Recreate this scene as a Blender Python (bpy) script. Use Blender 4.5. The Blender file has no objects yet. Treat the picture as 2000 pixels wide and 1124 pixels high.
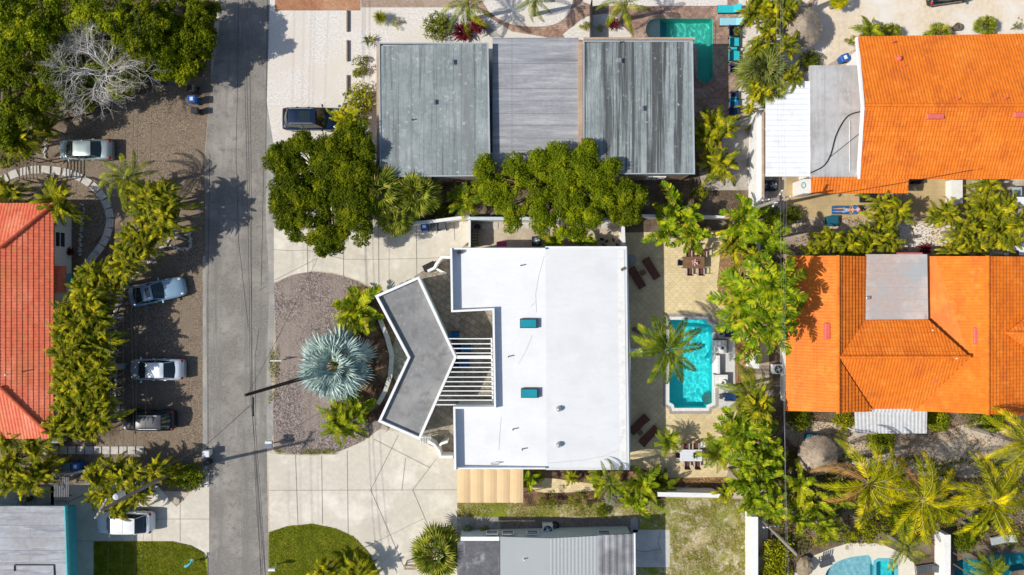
import bpy, bmesh, math, random
import numpy as np
from mathutils import Vector, Matrix
R = math.radians
random.seed(7)
# ---------------------------------------------------------------- camera, sky, sun, exposure
H = 58.0          # flying height of the camera
S = 23.0          # photo pixels per metre on the ground
sc = bpy.context.scene
COL = sc.collection
cam = bpy.data.objects.new('camera', bpy.data.cameras.new('camera'))
COL.objects.link(cam)
cam.location = (0, 0, H)
cam.data.sensor_width = 36
cam.data.lens = 36 * H / (2000 / S)
cam.data.clip_end = 2000
sc.camera = cam
EL, AZ = R(43), R(192)      # sun stands west-south-west (AZ measured from +x, counter-clockwise)
wd = bpy.data.worlds.new('World'); sc.world = wd; wd.use_nodes = True
wn = wd.node_tree
sky = wn.nodes.new('ShaderNodeTexSky'); sky.sky_type = 'NISHITA'; sky.sun_disc = False
sky.sun_elevation = EL; sky.sun_rotation = R(90) - AZ
bg = wn.nodes['Background']; bg.inputs['Strength'].default_value = 0.125
wn.links.new(sky.outputs[0], bg.inputs['Color'])
sl = bpy.data.lights.new('sun', 'SUN'); sl.energy = 4.7; sl.angle = R(0.7); sl.color = (1, .95, .86)
so = bpy.data.objects.new('sun', sl); COL.objects.link(so)
sd = Vector((math.cos(AZ)*math.cos(EL), math.sin(AZ)*math.cos(EL), math.sin(EL)))
sl.cycles.is_caustics_light = True
so.rotation_euler = sd.to_track_quat('Z', 'Y').to_euler()
so.location = sd * 80
sc.view_settings.view_transform = 'Standard'; sc.view_settings.look = 'None'
sc.view_settings.exposure = -0.04; sc.view_settings.gamma = 1

# ---------------------------------------------------------------- helpers
def W(px, py, h=0.0):
    """a photo pixel seen at height h -> world metres"""
    k = (H - h) / H
    return Vector(((px - 1000) / S * k, (562 - py) / S * k, h))
def tag(o, label=None, cat=None, group=None, kind=None):
    if label: o['label'] = label
    if cat: o['category'] = cat
    if group: o['group'] = group
    if kind: o['kind'] = kind
    return o
def T(name, label, cat, loc=(0, 0, 0), rz=0, group=None):
    o = bpy.data.objects.new(name, None); COL.objects.link(o)
    o.location = loc; o.rotation_euler = (0, 0, rz); o.empty_display_size = .3
    return tag(o, label, cat, group)
def link(name, me, parent=None, loc=(0, 0, 0), rot=(0, 0, 0), sca=(1, 1, 1)):
    o = bpy.data.objects.new(name, me); COL.objects.link(o)
    o.parent = parent; o.location = loc; o.rotation_euler = rot; o.scale = sca
    return o
def copy_tree(o, parent=None):
    c = o.copy(); COL.objects.link(c); c.parent = parent
    for ch in list(o.children): copy_tree(ch, c)
    return c
def catmull(pts, n=6, closed=True):
    P_ = [Vector(p) for p in pts]; out = []; m = len(P_)
    for i in range(m if closed else m - 1):
        g = (lambda j: P_[j % m]) if closed else (lambda j: P_[max(0, min(m-1, j))])
        a, b, c, d = g(i-1), g(i), g(i+1), g(i+2)
        for k in range(n):
            t = k / n
            out.append(.5*((2*b)+(c-a)*t+(2*a-5*b+4*c-d)*t*t+(3*b-a-3*c+d)*t*t*t))
    if not closed: out.append(P_[-1])
    return out
class MB:
    def __init__(s): s.v = []; s.f = []
    def add(s, vs, fs):
        n = len(s.v); s.v += [tuple(v) for v in vs]; s.f += [tuple(i+n for i in f) for f in fs]; return s
    def prism(s, poly, z0, z1, top=None):
        n = len(poly); top = top or poly
        zz0 = z0 if hasattr(z0, '__len__') else [z0]*n
        zz1 = z1 if hasattr(z1, '__len__') else [z1]*n
        a = sum(poly[i][0]*poly[(i+1) % n][1]-poly[(i+1) % n][0]*poly[i][1] for i in range(n))
        vs = [(p[0], p[1], zz0[i]) for i, p in enumerate(poly)] + [(p[0], p[1], zz1[i]) for i, p in enumerate(top)]
        fs = [(i, (i+1) % n, n+(i+1) % n, n+i) for i in range(n)] + [tuple(range(n-1, -1, -1)), tuple(range(n, 2*n))]
        if a < 0: fs = [tuple(reversed(f)) for f in fs]
        return s.add(vs, fs)
    def box(s, cx, cy, z0, sx, sy, sz, rz=0, tilt=0, tl=(1, 0)):
        c, q = math.cos(rz), math.sin(rz)
        pts = [(-sx/2, -sy/2), (sx/2, -sy/2), (sx/2, sy/2), (-sx/2, sy/2)]
        return s.prism([(cx+x*c-y*q, cy+x*q+y*c) for x, y in pts], z0, z0+sz)
    def obox(s, c, ax, ay, az):
        """oriented box: centre, three half-axis vectors"""
        c, ax, ay, az = Vector(c), Vector(ax), Vector(ay), Vector(az)
        vs = [c+ax*i+ay*j+az*k for k in (-1, 1) for i, j in ((-1, -1), (1, -1), (1, 1), (-1, 1))]
        return s.add(vs, [(3, 2, 1, 0), (4, 5, 6, 7), (0, 1, 5, 4), (1, 2, 6, 5), (2, 3, 7, 6), (3, 0, 4, 7)])
    def tube(s, pts, r, n=6, r1=None, cap=True):
        pts = [Vector(p) for p in pts]; m = len(pts); vs = []; fs = []
        r1 = r if r1 is None else r1
        for i, p in enumerate(pts):
            t = (pts[min(i+1, m-1)] - pts[max(i-1, 0)]).normalized()
            u = t.cross(Vector((0, 0, 1)) if abs(t.z) < .95 else Vector((1, 0, 0))).normalized(); w = t.cross(u)
            rr = r + (r1-r)*i/max(1, m-1)
            for k in range(n):
                a = 2*math.pi*k/n; vs.append(p+u*rr*math.cos(a)+w*rr*math.sin(a))
        for i in range(m-1):
            for k in range(n):
                fs.append((i*n+k, i*n+(k+1) % n, (i+1)*n+(k+1) % n, (i+1)*n+k))
        if cap: fs += [tuple(range(n-1, -1, -1)), tuple((m-1)*n+k for k in range(n))]
        return s.add(vs, fs)
    def lathe(s, prof, cx=0, cy=0, n=16):
        vs = []; fs = []; m = len(prof)
        for r, z in prof:
            for k in range(n):
                a = 2*math.pi*k/n; vs.append((cx+r*math.cos(a), cy+r*math.sin(a), z))
        for i in range(m-1):
            for k in range(n): fs.append((i*n+k, i*n+(k+1) % n, (i+1)*n+(k+1) % n, (i+1)*n+k))
        fs += [tuple(range(n-1, -1, -1)), tuple((m-1)*n+k for k in range(n))]
        return s.add(vs, fs)
    def blob(s, c, rx, ry, rz, n=10, m=6, jit=0, seed=0):
        rg = random.Random(seed); vs = [(c[0], c[1], c[2]-rz)]; fs = []
        for i in range(1, m):
            t = math.pi*i/m
            for k in range(n):
                a = 2*math.pi*k/n; j = 1+rg.uniform(-jit, jit)
                vs.append((c[0]+rx*math.sin(t)*math.cos(a)*j, c[1]+ry*math.sin(t)*math.sin(a)*j, c[2]-rz*math.cos(t)*j))
        vs.append((c[0], c[1], c[2]+rz)); L = len(vs)-1
        for k in range(n):
            fs.append((0, 1+(k+1) % n, 1+k)); fs.append((L, L-n+k, L-n+(k+1) % n))
            for i in range(m-2): fs.append((1+i*n+k, 1+i*n+(k+1) % n, 1+(i+1)*n+(k+1) % n, 1+(i+1)*n+k))
        return s.add(vs, fs)
    def mesh(s, name, mat, off=(0, 0, 0), bevel=0, smooth=False, seg=1):
        me = bpy.data.meshes.new(name)
        me.from_pydata([(v[0]-off[0], v[1]-off[1], v[2]-off[2]) for v in s.v], [], s.f)
        if bevel:
            bm = bmesh.new(); bm.from_mesh(me)
            bmesh.ops.remove_doubles(bm, verts=bm.verts, dist=1e-5)
            bmesh.ops.bevel(bm, geom=[e for e in bm.edges if len(e.link_faces) == 2 and e.calc_face_angle(0) > .5], offset=bevel, segments=seg, affect='EDGES', clamp_overlap=True)
            bm.to_mesh(me); bm.free()
        if smooth: me.polygons.foreach_set('use_smooth', [True]*len(me.polygons))
        me.materials.append(mat); me.update()
        return me
def P(mb, name, mat, parent, bevel=0, smooth=False, label=None, world=False, seg=1):
    off = parent.location if (world and parent) else (0, 0, 0)
    o = link(name, mb.mesh(name, mat, off, bevel, smooth, seg), parent)
    return tag(o, label)
def fill(loops, z):
    """flat sheet from an outer loop and hole loops"""
    bm = bmesh.new(); es = []
    for lp in loops:
        vs = [bm.verts.new((p[0], p[1], z)) for p in lp]
        es += [bm.edges.new((vs[i], vs[(i+1) % len(vs)])) for i in range(len(vs))]
    bmesh.ops.triangle_fill(bm, use_beauty=True, use_dissolve=False, edges=es, normal=(0, 0, 1))
    bmesh.ops.recalc_face_normals(bm, faces=bm.faces)
    for f in bm.faces:
        if f.normal.z < 0: f.normal_flip()
    return bm
def sheet(name, px, mat, lay, curve=0, holes=(), kind='structure', h=0, label=None, cat=None):
    pts = [W(a, b, h) for a, b in px]
    if curve: pts = catmull(pts, curve)
    bm = fill([pts]+[list(q) for q in holes], h + .004*lay)
    me = bpy.data.meshes.new(name); bm.to_mesh(me); bm.free(); me.materials.append(mat)
    o = link(name, me); tag(o, label, cat, None, kind); return o

# ---------------------------------------------------------------- materials
def rgb(c): return (c[0], c[1], c[2], 1) if hasattr(c, '__len__') else (c, c, c, 1)
class NB:
    def __init__(s, name):
        s.m = bpy.data.materials.new(name); s.m.use_nodes = True; s.t = s.m.node_tree
        s.b = s.t.nodes['Principled BSDF']
    def n(s, ty, **k):
        x = s.t.nodes.new('ShaderNode'+ty)
        for a, b in k.items(): setattr(x, a, b)
        return x
    def l(s, a, b): s.t.links.new(a, b)
    def coord(s, space='W', sc_=(1, 1, 1), rot=0):
        o = s.n('NewGeometry').outputs['Position'] if space == 'W' else s.n('TexCoord').outputs['Object']
        if sc_ != (1, 1, 1) or rot:
            mp = s.n('Mapping'); mp.inputs['Scale'].default_value = sc_; mp.inputs['Rotation'].default_value = (0, 0, rot)
            s.l(o, mp.inputs['Vector']); o = mp.outputs[0]
        return o
    def noise(s, co, scale, detail=4, rough=.6):
        x = s.n('TexNoise'); x.inputs['Scale'].default_value = scale; x.inputs['Detail'].default_value = detail
        x.inputs['Roughness'].default_value = rough; s.l(co, x.inputs['Vector']); return x.outputs['Fac']
    def ramp(s, f, lo, hi):
        x = s.n('MapRange'); x.inputs['From Min'].default_value = lo; x.inputs['From Max'].default_value = hi
        s.l(f, x.inputs['Value']); return x.outputs[0]
    def mul(s, f, k):
        x = s.n('Math', operation='MULTIPLY'); s.l(f, x.inputs[0]); x.inputs[1].default_value = k; return x.outputs[0]
    def mix(s, f, a, b, mode='MIX'):
        x = s.n('MixRGB', blend_type=mode)
        if hasattr(f, 'is_linked'): s.l(f, x.inputs[0])
        else: x.inputs[0].default_value = f
        for i, q in ((1, a), (2, b)):
            if hasattr(q, 'is_linked'): s.l(q, x.inputs[i])
            else: x.inputs[i].default_value = rgb(q)
        return x.outputs[0]
def M(name, c1, c2=None, s=3, c3=None, s3=.3, k3=(.45, .65), rough=.8, bump=0, bs=None, brick=None, streak=None,
      metal=0, voro=0, space='W', spec=.3, coat=0, emis=None):
    b = NB(name); co = b.coord(space); col = None
    if c2 is None: c2 = tuple(x*.82 for x in rgb(c1)[:3])
    if voro:
        v = b.n('TexVoronoi'); v.inputs['Scale'].default_value = voro; b.l(co, v.inputs['Vector'])
        sp = b.n('SeparateColor'); b.l(v.outputs['Color'], sp.inputs[0])
        col = b.mix(sp.outputs[0], c1, c2)
        ed = b.ramp(v.outputs['Distance'], .25, .75)
        col = b.mix(b.mul(ed, .55), col, tuple(x*.35 for x in rgb(c2)[:3]))
        n2 = b.noise(co, s, 3); col = b.mix(b.mul(b.ramp(n2, .35, .7), .35), col, c2)
        bsrc = v.outputs['Distance']
    else:
        bsrc = b.noise(co, s, 6, .65); col = b.mix(b.ramp(bsrc, .33, .67), c1, c2)
    if c3 is not None:
        col = b.mix(b.ramp(b.noise(co, s3, 5, .6), *k3), col, c3)
    if streak:
        for (sx, sy, cs, lo, hi) in streak:
            col = b.mix(b.ramp(b.noise(b.coord(space, (sx, sy, 1)), 1, 5, .7), lo, hi), col, cs)
    if brick:
        for q in (brick if isinstance(brick, list) else [brick]):
            w, h, mo, cj, rot = q[:5]
            bt = b.n('TexBrick'); b.l(b.coord(space, (1, 1, 1), rot), bt.inputs['Vector'])
            bt.inputs['Scale'].default_value = 1; bt.inputs['Brick Width'].default_value = w; bt.inputs['Row Height'].default_value = h
            bt.inputs['Mortar Size'].default_value = mo; bt.inputs['Mortar Smooth'].default_value = .1
            bt.offset = q[5] if len(q) > 5 else .5
            bt.inputs['Color1'].default_value = rgb(1.0); bt.inputs['Color2'].default_value = rgb(q[6] if len(q) > 6 else .8)
            bt.inputs['Mortar'].default_value = rgb(1.0)
            col = b.mix(1.0, col, bt.outputs['Color'], 'MULTIPLY'); col = b.mix(bt.outputs['Fac'], col, cj)
    b.l(col, b.b.inputs['Base Color'])
    b.b.inputs['Roughness'].default_value = rough; b.b.inputs['Metallic'].default_value = metal
    b.b.inputs['Specular IOR Level'].default_value = spec; b.b.inputs['Coat Weight'].default_value = coat
    b.b.inputs['Coat Roughness'].default_value = .04
    if bump:
        bp = b.n('Bump'); bp.inputs['Strength'].default_value = bump; bp.inputs['Distance'].default_value = .03
        b.l(b.noise(co, bs, 4) if bs else bsrc, bp.inputs['Height']); b.l(bp.outputs[0], b.b.inputs['Normal'])
    return b.m
def leafM(name, dark, mid, light, trans=.3, old=None, sc_=.8, rough=.45):
    """leaf colour varies leaf by leaf, clump by clump and plant by plant"""
    b = NB(name); g = b.n('NewGeometry'); oi = b.n('ObjectInfo')
    col = b.mix(b.ramp(g.outputs['Random Per Island'], 0, 1), dark, mid)
    col = b.mix(b.ramp(b.noise(g.outputs['Position'], sc_, 3), .48, .68), col, light)  # dark leaves and light clumps also paint foliage shade and highlights into the colour
    col = b.mix(b.mul(oi.outputs['Random'], .35), col, mid)
    if old: col = b.mix(b.ramp(g.outputs['Random Per Island'], .93, .95), col, old)
    b.l(col, b.b.inputs['Base Color']); b.b.inputs['Roughness'].default_value = rough
    b.b.inputs['Specular IOR Level'].default_value = .04
    tr = b.n('BsdfTranslucent'); b.l(b.mix(1, col, (1.0, 1.0, .35), 'MULTIPLY'), tr.inputs['Color'])
    mx = b.n('MixShader'); mx.inputs[0].default_value = trans*.6
    b.l(b.b.outputs[0], mx.inputs[1]); b.l(tr.outputs[0], mx.inputs[2])
    b.l(mx.outputs[0], b.t.nodes['Material Output'].inputs['Surface'])
    return b.m
# ---------------------------------------------------------------- surface materials
m_asphalt = M('asphalt', (.29, .265, .235), (.165, .15, .132), 7, (.33, .305, .27), .35, rough=.9, bump=.4, bs=60,
              streak=[(.9, .05, (.19, .18, .165), .5, .68), (2.5, .15, (.35, .33, .30), .58, .76), (1.6, 1.6, (.20, .185, .165), .52, .66), (9, 9, (.12, .11, .10), .56, .7)])
m_shoulder = M('asphalt_edge', (.34, .33, .31), (.25, .24, .23), 8, (.42, .39, .33), .6, rough=.95, bump=.4, bs=50)
m_crack = M('crack', (.06, .06, .06))
m_brown = M('brown_gravel', (.46, .355, .25), (.12, .09, .065), 1.2, (.22, .17, .125), .25, rough=.95, voro=17, bump=.5)
m_pebble = M('pebble_gravel', (.50, .41, .36), (.13, .105, .095), 1.2, (.30, .245, .21), .25, rough=.95, voro=10, bump=.6)
m_shell = M('shell_gravel', (.80, .76, .70), (.55, .51, .46), 6, (.66, .60, .52), .35, rough=.95, bump=.5, bs=40,
            streak=[(14, 14, (.30, .26, .2), .68, .74)])
m_sand = M('sand', (.62, .53, .41), (.45, .37, .28), 5, (.30, .24, .18), .22, rough=.95, bump=.5, bs=30)
m_sandy = M('pale_sand', (.78, .66, .50), (.62, .52, .39), 3, (.74, .70, .64), .3, rough=.95, bump=.5, bs=22)
m_dirt = M('soil', (.16, .115, .075), (.07, .05, .035), 5, (.24, .19, .14), .4, rough=.95, bump=.6, bs=20)
m_mulch = M('mulch', (.17, .085, .05), (.06, .035, .025), 9, (.30, .19, .10), .8, rough=.95, voro=9, bump=.6)
m_litter = M('leaf_litter', (.58, .38, .18), (.30, .17, .08), 8, (.20, .12, .07), .9, rough=.95, voro=7, bump=.7)
m_conc = M('driveway_concrete', (.64, .59, .495), (.56, .51, .42), 2.5, (.50, .45, .37), .28, k3=(.5, .8), rough=.85, bump=.15, bs=40,
           streak=[(.35, .35, (.76, .71, .61), .5, .7)])
m_conc_old = M('old_concrete', (.42, .405, .37), (.30, .29, .27), 3, (.22, .21, .20), .5, rough=.9, bump=.2, bs=30)
m_joint = M('joint', (.33, .30, .25))
m_patio = M('patio_paver', (.86, .70, .40), (.76, .61, .34), 2, (.68, .54, .30), .35, rough=.85,
            brick=[(.42, .42, .012, (.50, .40, .25), R(45), 0, .86), (.42, .21, .008, (.46, .39, .26), R(0), .5, .92)], bump=.15, bs=20)
m_court = M('courtyard_paver', (.44, .38, .29), (.30, .26, .2), 2, (.22, .2, .16), .5, rough=.85,
            brick=(.5, .5, .022, (.14, .12, .1), R(32), .5, .75))
m_pave_or = M('orange_paver', (.55, .235, .105), (.38, .16, .08), 3, (.62, .36, .2), .4, brick=(.2, .1, .012, (.3, .16, .1), R(45), .5, .7))
m_pave_bg = M('beige_paver', (.50, .37, .27), (.36, .25, .18), 3, (.58, .48, .38), .4, brick=(.2, .1, .012, (.3, .22, .17), R(0), .5, .7))
m_pave_rd = M('terracotta_paver', (.50, .31, .22), (.27, .155, .11), 2.4, (.60, .44, .34), .5, brick=(.24, .16, .014, (.22, .16, .13), 0, .5, .62))
m_tan_deck = M('tan_deck', (.56, .42, .22), (.47, .35, .18), 1.5, (.40, .30, .17), .4, brick=(3, .14, .007, (.33, .25, .13), 0, .5, .93))
m_grass = M('lawn', (.28, .32, .024), (.17, .21, .016), 7, (.40, .37, .05), .7, rough=.95, bump=.8, bs=18)
m_dry = M('dry_lawn', (.32, .28, .06), (.14, .15, .02), 5, (.52, .42, .24), .6, k3=(.46, .58), rough=.95, bump=.8, bs=18,
          streak=[(1.6, 1.6, (.58, .50, .38), .50, .60), (.3, .3, (.20, .24, .02), .48, .58), (5, 5, (.16, .12, .06), .55, .65)])
m_white = M('white_paint', (.82, .82, .80), (.76, .76, .75), 1.5, (.66, .66, .64), .8, k3=(.55, .85), rough=.6)
m_whitewall = M('white_stucco', (.80, .79, .76), (.72, .71, .68), 3, (.55, .53, .5), 1.2, k3=(.55, .8), rough=.9, bump=.3, bs=30)
m_deck = M('white_deck', (.66, .65, .64), (.58, .57, .56), 2, rough=.7, brick=(.6, .14, .006, (.42, .42, .42), 0, .5, .93))
m_coping = M('pool_coping', (.80, .79, .76), (.74, .73, .70), 5, rough=.6, brick=(.3, .3, .008, (.5, .5, .48), 0, 0, .93))
m_border = M('grey_coping_border', (.46, .42, .37), (.36, .33, .30), 6, rough=.8, brick=(.2, .2, .01, (.28, .25, .22), 0, .5, .8))
m_stone = M('stone_slab', (.62, .59, .53), (.50, .47, .42), 5, (.42, .4, .36), 1.1, rough=.9, bump=.3, bs=25, space='W')
m_rock = M('white_rock', (.62, .59, .54), (.38, .35, .31), 6, rough=.95, bump=.7, bs=12)

# ---------------------------------------------------------------- pools: holes in the ground, basins, water
def poolmat(name, a, b_):
    return M(name, a, b_, 5, tuple(x*.85 for x in a), 1.0, rough=.6, voro=0)
m_basin_a = poolmat('turquoise_plaster', (.06, .92, .95), (.04, .84, .90))
m_basin_b = poolmat('green_plaster', (.08, .66, .54), (.06, .58, .48))
m_basin_c = poolmat('pale_blue_plaster', (.36, .66, .72), (.30, .60, .68))
m_basin_d = poolmat('deep_teal_plaster', (.02, .34, .40), (.02, .27, .34))
m_ledge = M('pale_pool_ledge', (.62, .72, .62), (.52, .62, .54), 5, rough=.7)
def water():
    b = NB('pool_water'); b.b.inputs['Base Color'].default_value = (.90, 1, 1, 1); b.b.inputs['Roughness'].default_value = 0
    b.b.inputs['IOR'].default_value = 1.33; b.b.inputs['Transmission Weight'].default_value = 1; return b.m
m_water = water()
from mathutils import noise as mn
def ripples(w, z, st=.07):
    """water surface with real ripples, cut to the pool outline"""
    xs = [p.x for p in w]; ys = [p.y for p in w]; x0, y0 = min(xs), min(ys); nx = int((max(xs)-x0)/st)+2; ny = int((max(ys)-y0)/st)+2; bm = bmesh.new(); G = []
    for j in range(ny):
        for i in range(nx):
            x, y = x0+i*st, y0+j*st; h_ = mn.noise(Vector((x*1.2, y*1.2, 3)))*.018+mn.noise(Vector((x*2.6, y*2.4, 7)))*.014+mn.noise(Vector((x*4.3, y*4.3, 9)))*.006
            G.append(bm.verts.new((x, y, z+h_)))
    def ins(x, y):
        c = False; n = len(w)
        for i in range(n):
            a, b_ = w[i], w[(i+1) % n]
            if (a.y > y) != (b_.y > y) and x < (b_.x-a.x)*(y-a.y)/(b_.y-a.y)+a.x: c = not c
        return c
    for j in range(ny-1):
        for i in range(nx-1):
            x, y = x0+(i+.5)*st, y0+(j+.5)*st
            if any(ins(x+a, y+b_) for a in (-.15, .15) for b_ in (-.15, .15)): bm.faces.new((G[j*nx+i], G[j*nx+i+1], G[(j+1)*nx+i+1], G[(j+1)*nx+i]))
    for v in [v for v in bm.verts if not v.link_faces]: bm.verts.remove(v)
    me = bpy.data.meshes.new('water'); bm.to_mesh(me); bm.free(); me.polygons.foreach_set('use_smooth', [True]*len(me.polygons)); return me
def arc(cx, cy, r, a0, a1, n=8): return [(cx+r*math.cos(R(a0+(a1-a0)*i/n)), cy-r*math.sin(R(a0+(a1-a0)*i/n))) for i in range(n+1)]
pool_main = [(1307, 625), (1379, 625), (1381, 632), (1391, 637), (1391, 787), (1381, 791), (1379, 797), (1317, 797), (1315, 790), (1307, 786)]
pool_ne = arc(1276, 57, 17, 90, 270, 8)[0:0] + [(1290, 37), (1390, 37), (1392, 40), (1392, 148)] + arc(1377, 148, 15, 0, -180, 8)[1:] + [(1362, 95), (1355, 84), (1290, 80)] + arc(1283, 58.5, 22, 270, 90, 10)[1:-1]
pool_shelf = catmull([(1618, 1150), (1612, 1122), (1628, 1102), (1652, 1091), (1680, 1086), (1701, 1090), (1703, 1150)], 4)
pool_spa = [(1706, 1096), (1714, 1091), (1736, 1091), (1748, 1098), (1753, 1110), (1753, 1150), (1706, 1150)]
pool_far = [(1864, 1098), (1885, 1090), (1920, 1094), (1948, 1082), (2010, 1078), (2010, 1112), (1975, 1116), (1960, 1150), (1864, 1150)]
pools = [(pool_main, m_basin_a, 1.5, 'rectangular turquoise swimming pool with notched corners beside the white-roofed house'),
         (pool_ne, m_basin_b, 1.4, 'L-shaped green-blue swimming pool with rounded ends behind the grey-roofed brick house'),
         (pool_shelf, m_basin_c, .7, 'pale blue shallow curved pool at the bottom right with a cream deck'),
         (pool_spa, m_basin_a, .8, 'small rounded turquoise spa beside the pale blue curved pool'),
         (pool_far, m_basin_d, 1.4, 'dark teal winding pool in the bottom right corner under the palms')]
m_tealrim = M('teal_spa_rim', (.12, .52, .58), (.09, .42, .5), 3, rough=.5)
holes = []
def wpool(px): return [Vector((p[0], p[1])) if isinstance(p, Vector) and False else W(p[0], p[1]).xy for p in px]
PW = []
for px, mt, dp, lab in pools:
    w = wpool(px)
    a = sum(w[i].x*w[(i+1) % len(w)].y-w[(i+1) % len(w)].x*w[i].y for i in range(len(w)))
    if a < 0: w = w[::-1]
    PW.append(w); holes.append(w)
    c = sum(w, Vector((0, 0)))/len(w)
    t = T('swimming_pool', lab, 'pool', (c.x, c.y, 0))
    mb = MB(); n = len(w)
    vs = [(p.x, p.y, .03) for p in w] + [(p.x, p.y, -dp) for p in w]
    mb.add(vs, [(n+i, n+(i+1) % n, (i+1) % n, i)[::-1] for i in range(n)] + [tuple(range(n, 2*n))])
    P(mb, 'basin', mt, t, world=True)
    me = ripples(w, -.10); me.transform(Matrix.Translation((-c.x, -c.y, 0)))
    me.materials.append(m_water); wo_ = link('pool_water', me, t); wo_.cycles.is_caustics_caster = True; t.children[0].cycles.is_caustics_receiver = True
    if mt is m_basin_a and dp > 1:
        def ring(o0, o1, z1, mat, name):
            b2 = MB(); k = 1
            def off(d):
                out = []
                for i in range(n):
                    a_, b_, c_ = w[i-1], w[i], w[(i+1) % n]
                    d1 = (b_-a_).normalized(); d2 = (c_-b_).normalized()
                    nn = Vector((d1.y+d2.y, -d1.x-d2.x)); nn = nn/max(.3, nn.dot(Vector((d1.y, -d1.x))))
                    out.append(b_+nn*d)
                return out
            A, B = off(o0), off(o1)
            for i in range(n):
                j = (i+1) % n
                b2.add([(*A[i], .012), (*B[i], .012), (*B[j], .012), (*A[j], .012), (*A[i], z1), (*B[i], z1), (*B[j], z1), (*A[j], z1)],
                       [(4, 5, 6, 7), (1, 2, 6, 5), (3, 0, 4, 7)])
            P(b2, name, mat, t, world=True)
        ring(0, .26, .06, m_coping, 'coping'); ring(.27, .52, .045, m_border, 'paver_border')
        mb = MB(); mb.prism([W(a, b).xy for a, b in arc(1391, 782, 15, 100, 190, 8)] + [W(1381, 790).xy, W(1390.5, 786).xy], -1.2, -.35)
        P(mb, 'corner_step', m_ledge, t, world=True)
    if mt is m_basin_b:
        mb = MB(); mb.prism([W(a, b).xy for a, b in [(1290, 37.5), (1290, 79.5)] + arc(1283, 58.5, 21.6, 270, 90, 10)], -1.3, -.25)
        P(mb, 'sun_ledge', m_ledge, t, world=True)
        for k in range(3):
            mb = MB(); mb.prism([W(a, b).xy for a, b in [(1290.2+5*k, 38), (1294.8+5*k, 38), (1294.8+5*k, 79), (1290.2+5*k, 79)]], -1.3, -.5-.25*k)
            P(mb, 'step', m_basin_d, t, world=True)
        b2 = MB(); N2 = len(w)
        for i in range(N2):
            j = (i+1) % N2; a_, b_ = w[i], w[j]; d = (b_-a_).normalized(); nn = Vector((d.y, -d.x))*.22
            b2.prism([a_, a_+nn, b_+nn, b_], .012, .05+.0006*(i % 3))
        P(b2, 'coping', m_pave_rd, t, world=True)
    if px is pool_spa:
        mb = MB()
        for i in range(n):
            j = (i+1) % n; a_, b_ = w[i], w[j]; d = (b_-a_).normalized(); nn = Vector((-d.y, d.x))*.22
            mb.prism([a_-nn*.1, a_+nn, b_+nn, b_-nn*.1], -.7, .05+.001*(i % 3))
        P(mb, 'spa_rim', m_tealrim, t, world=True)
B = 300
bm = fill([[Vector((-B, -B)), Vector((B, -B)), Vector((B, B)), Vector((-B, B))]] + [list(x) for x in holes], 0)
me = bpy.data.meshes.new('ground'); bm.to_mesh(me); bm.free(); me.materials.append(m_sand)
tag(link('ground', me), kind='structure')
bm = bmesh.new(); bmesh.ops.create_grid(bm, x_segments=1, y_segments=1, size=B); me = bpy.data.meshes.new('subsoil'); bm.to_mesh(me); bm.free()
me.materials.append(m_dirt); tag(link('subsoil', me, loc=(0, 0, -2.2)), kind='structure')

# ---------------------------------------------------------------- ground sheets (photo outlines laid on the ground, each 4 mm above the one below)
def rect(x0, y0, x1, y1): return [(x0, y1), (x1, y1), (x1, y0), (x0, y0)]
sheet('road', [(398, 1400), (407, 1124), (405, 900), (402, 560), (401, 300), (412, 160), (428, 60), (430, -250), (527, -250), (527, 0), (521, 200), (519, 420), (526, 560), (521, 700), (521, 900), (525, 1124), (528, 1400)], m_asphalt, 2)
sheet('road_edge', rect(396, 500, 413, 1400), m_shoulder, 1.3)
sheet('road_edge', [(515, 180), (521, 200), (537, 300), (536, 440), (540, 560), (534, 640), (530, 760), (536, 840), (524, 880), (516, 880)], m_shoulder, 1.6)
sheet('gravel_yard', [(60, 180), (280, 120), (412, 90), (412, 160), (400, 300), (402, 560), (404, 900), (390, 960), (0, 960), (0, 330), (90, 330)], m_brown, 1)
sheet('shell_gravel_yard', [(519, -250), (1560, -250), (1560, 150), (1490, 420), (515, 420)], m_shell, 1, holes=[PW[1]])
sheet('sand_yard', [(1560, -250), (2200, -250), (2200, 90), (1680, 90), (1560, 160)], m_sandy, 1)
sheet('woodland_soil', [(-300, -250), (425, -250), (418, 80), (395, 150), (300, 170), (240, 215), (130, 240), (95, 330), (-300, 330)], m_dirt, 3)
sheet('woodland_soil', [(90, 560), (120, 520), (250, 420), (320, 365), (344, 400), (340, 450), (300, 505), (250, 560), (222, 616), (226, 770), (236, 860), (100, 870)], m_dirt, 3)
sheet('paver_path', rect(537, -250, 704, 21), m_pave_or, 3)
sheet('paver_path', rect(705, -250, 905, 15), m_pave_bg, 3)
sheet('paver_path', [(905, -250), (905, 15), (930, 18), (1000, 62), (1060, 72), (1120, 85), (1160, 140), (1340, 260), (1442, 260), (1442, 8), (1426, -250)], m_pave_rd, 3, holes=[PW[1]])
sheet('gravel_bed', [(948, 12), (975, 38), (1010, 50), (1060, 52), (1095, 42), (1116, 12), (1118, -60), (930, -60)], m_shell, 5, curve=4)
sheet('gravel_bed', [(1138, -100), (1138, 4), (1160, 12), (1420, 12), (1428, -100)], m_shell, 5)
sheet('gravel_bed', [(1104, 75), (1122, 50), (1150, 32), (1196, 29), (1215, 50), (1228, 78)], m_shell, 5, curve=3)
sheet('concrete_path', [(900, 0), (940, 40), (980, 72), (960, 74), (925, 40)], m_conc_old, 5)
sheet('back_yard', [(1340, 225), (1492, 220), (1492, 480), (1225, 480), (900, 480), (740, 440), (740, 340), (1350, 340)], m_dirt, 2)
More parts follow.
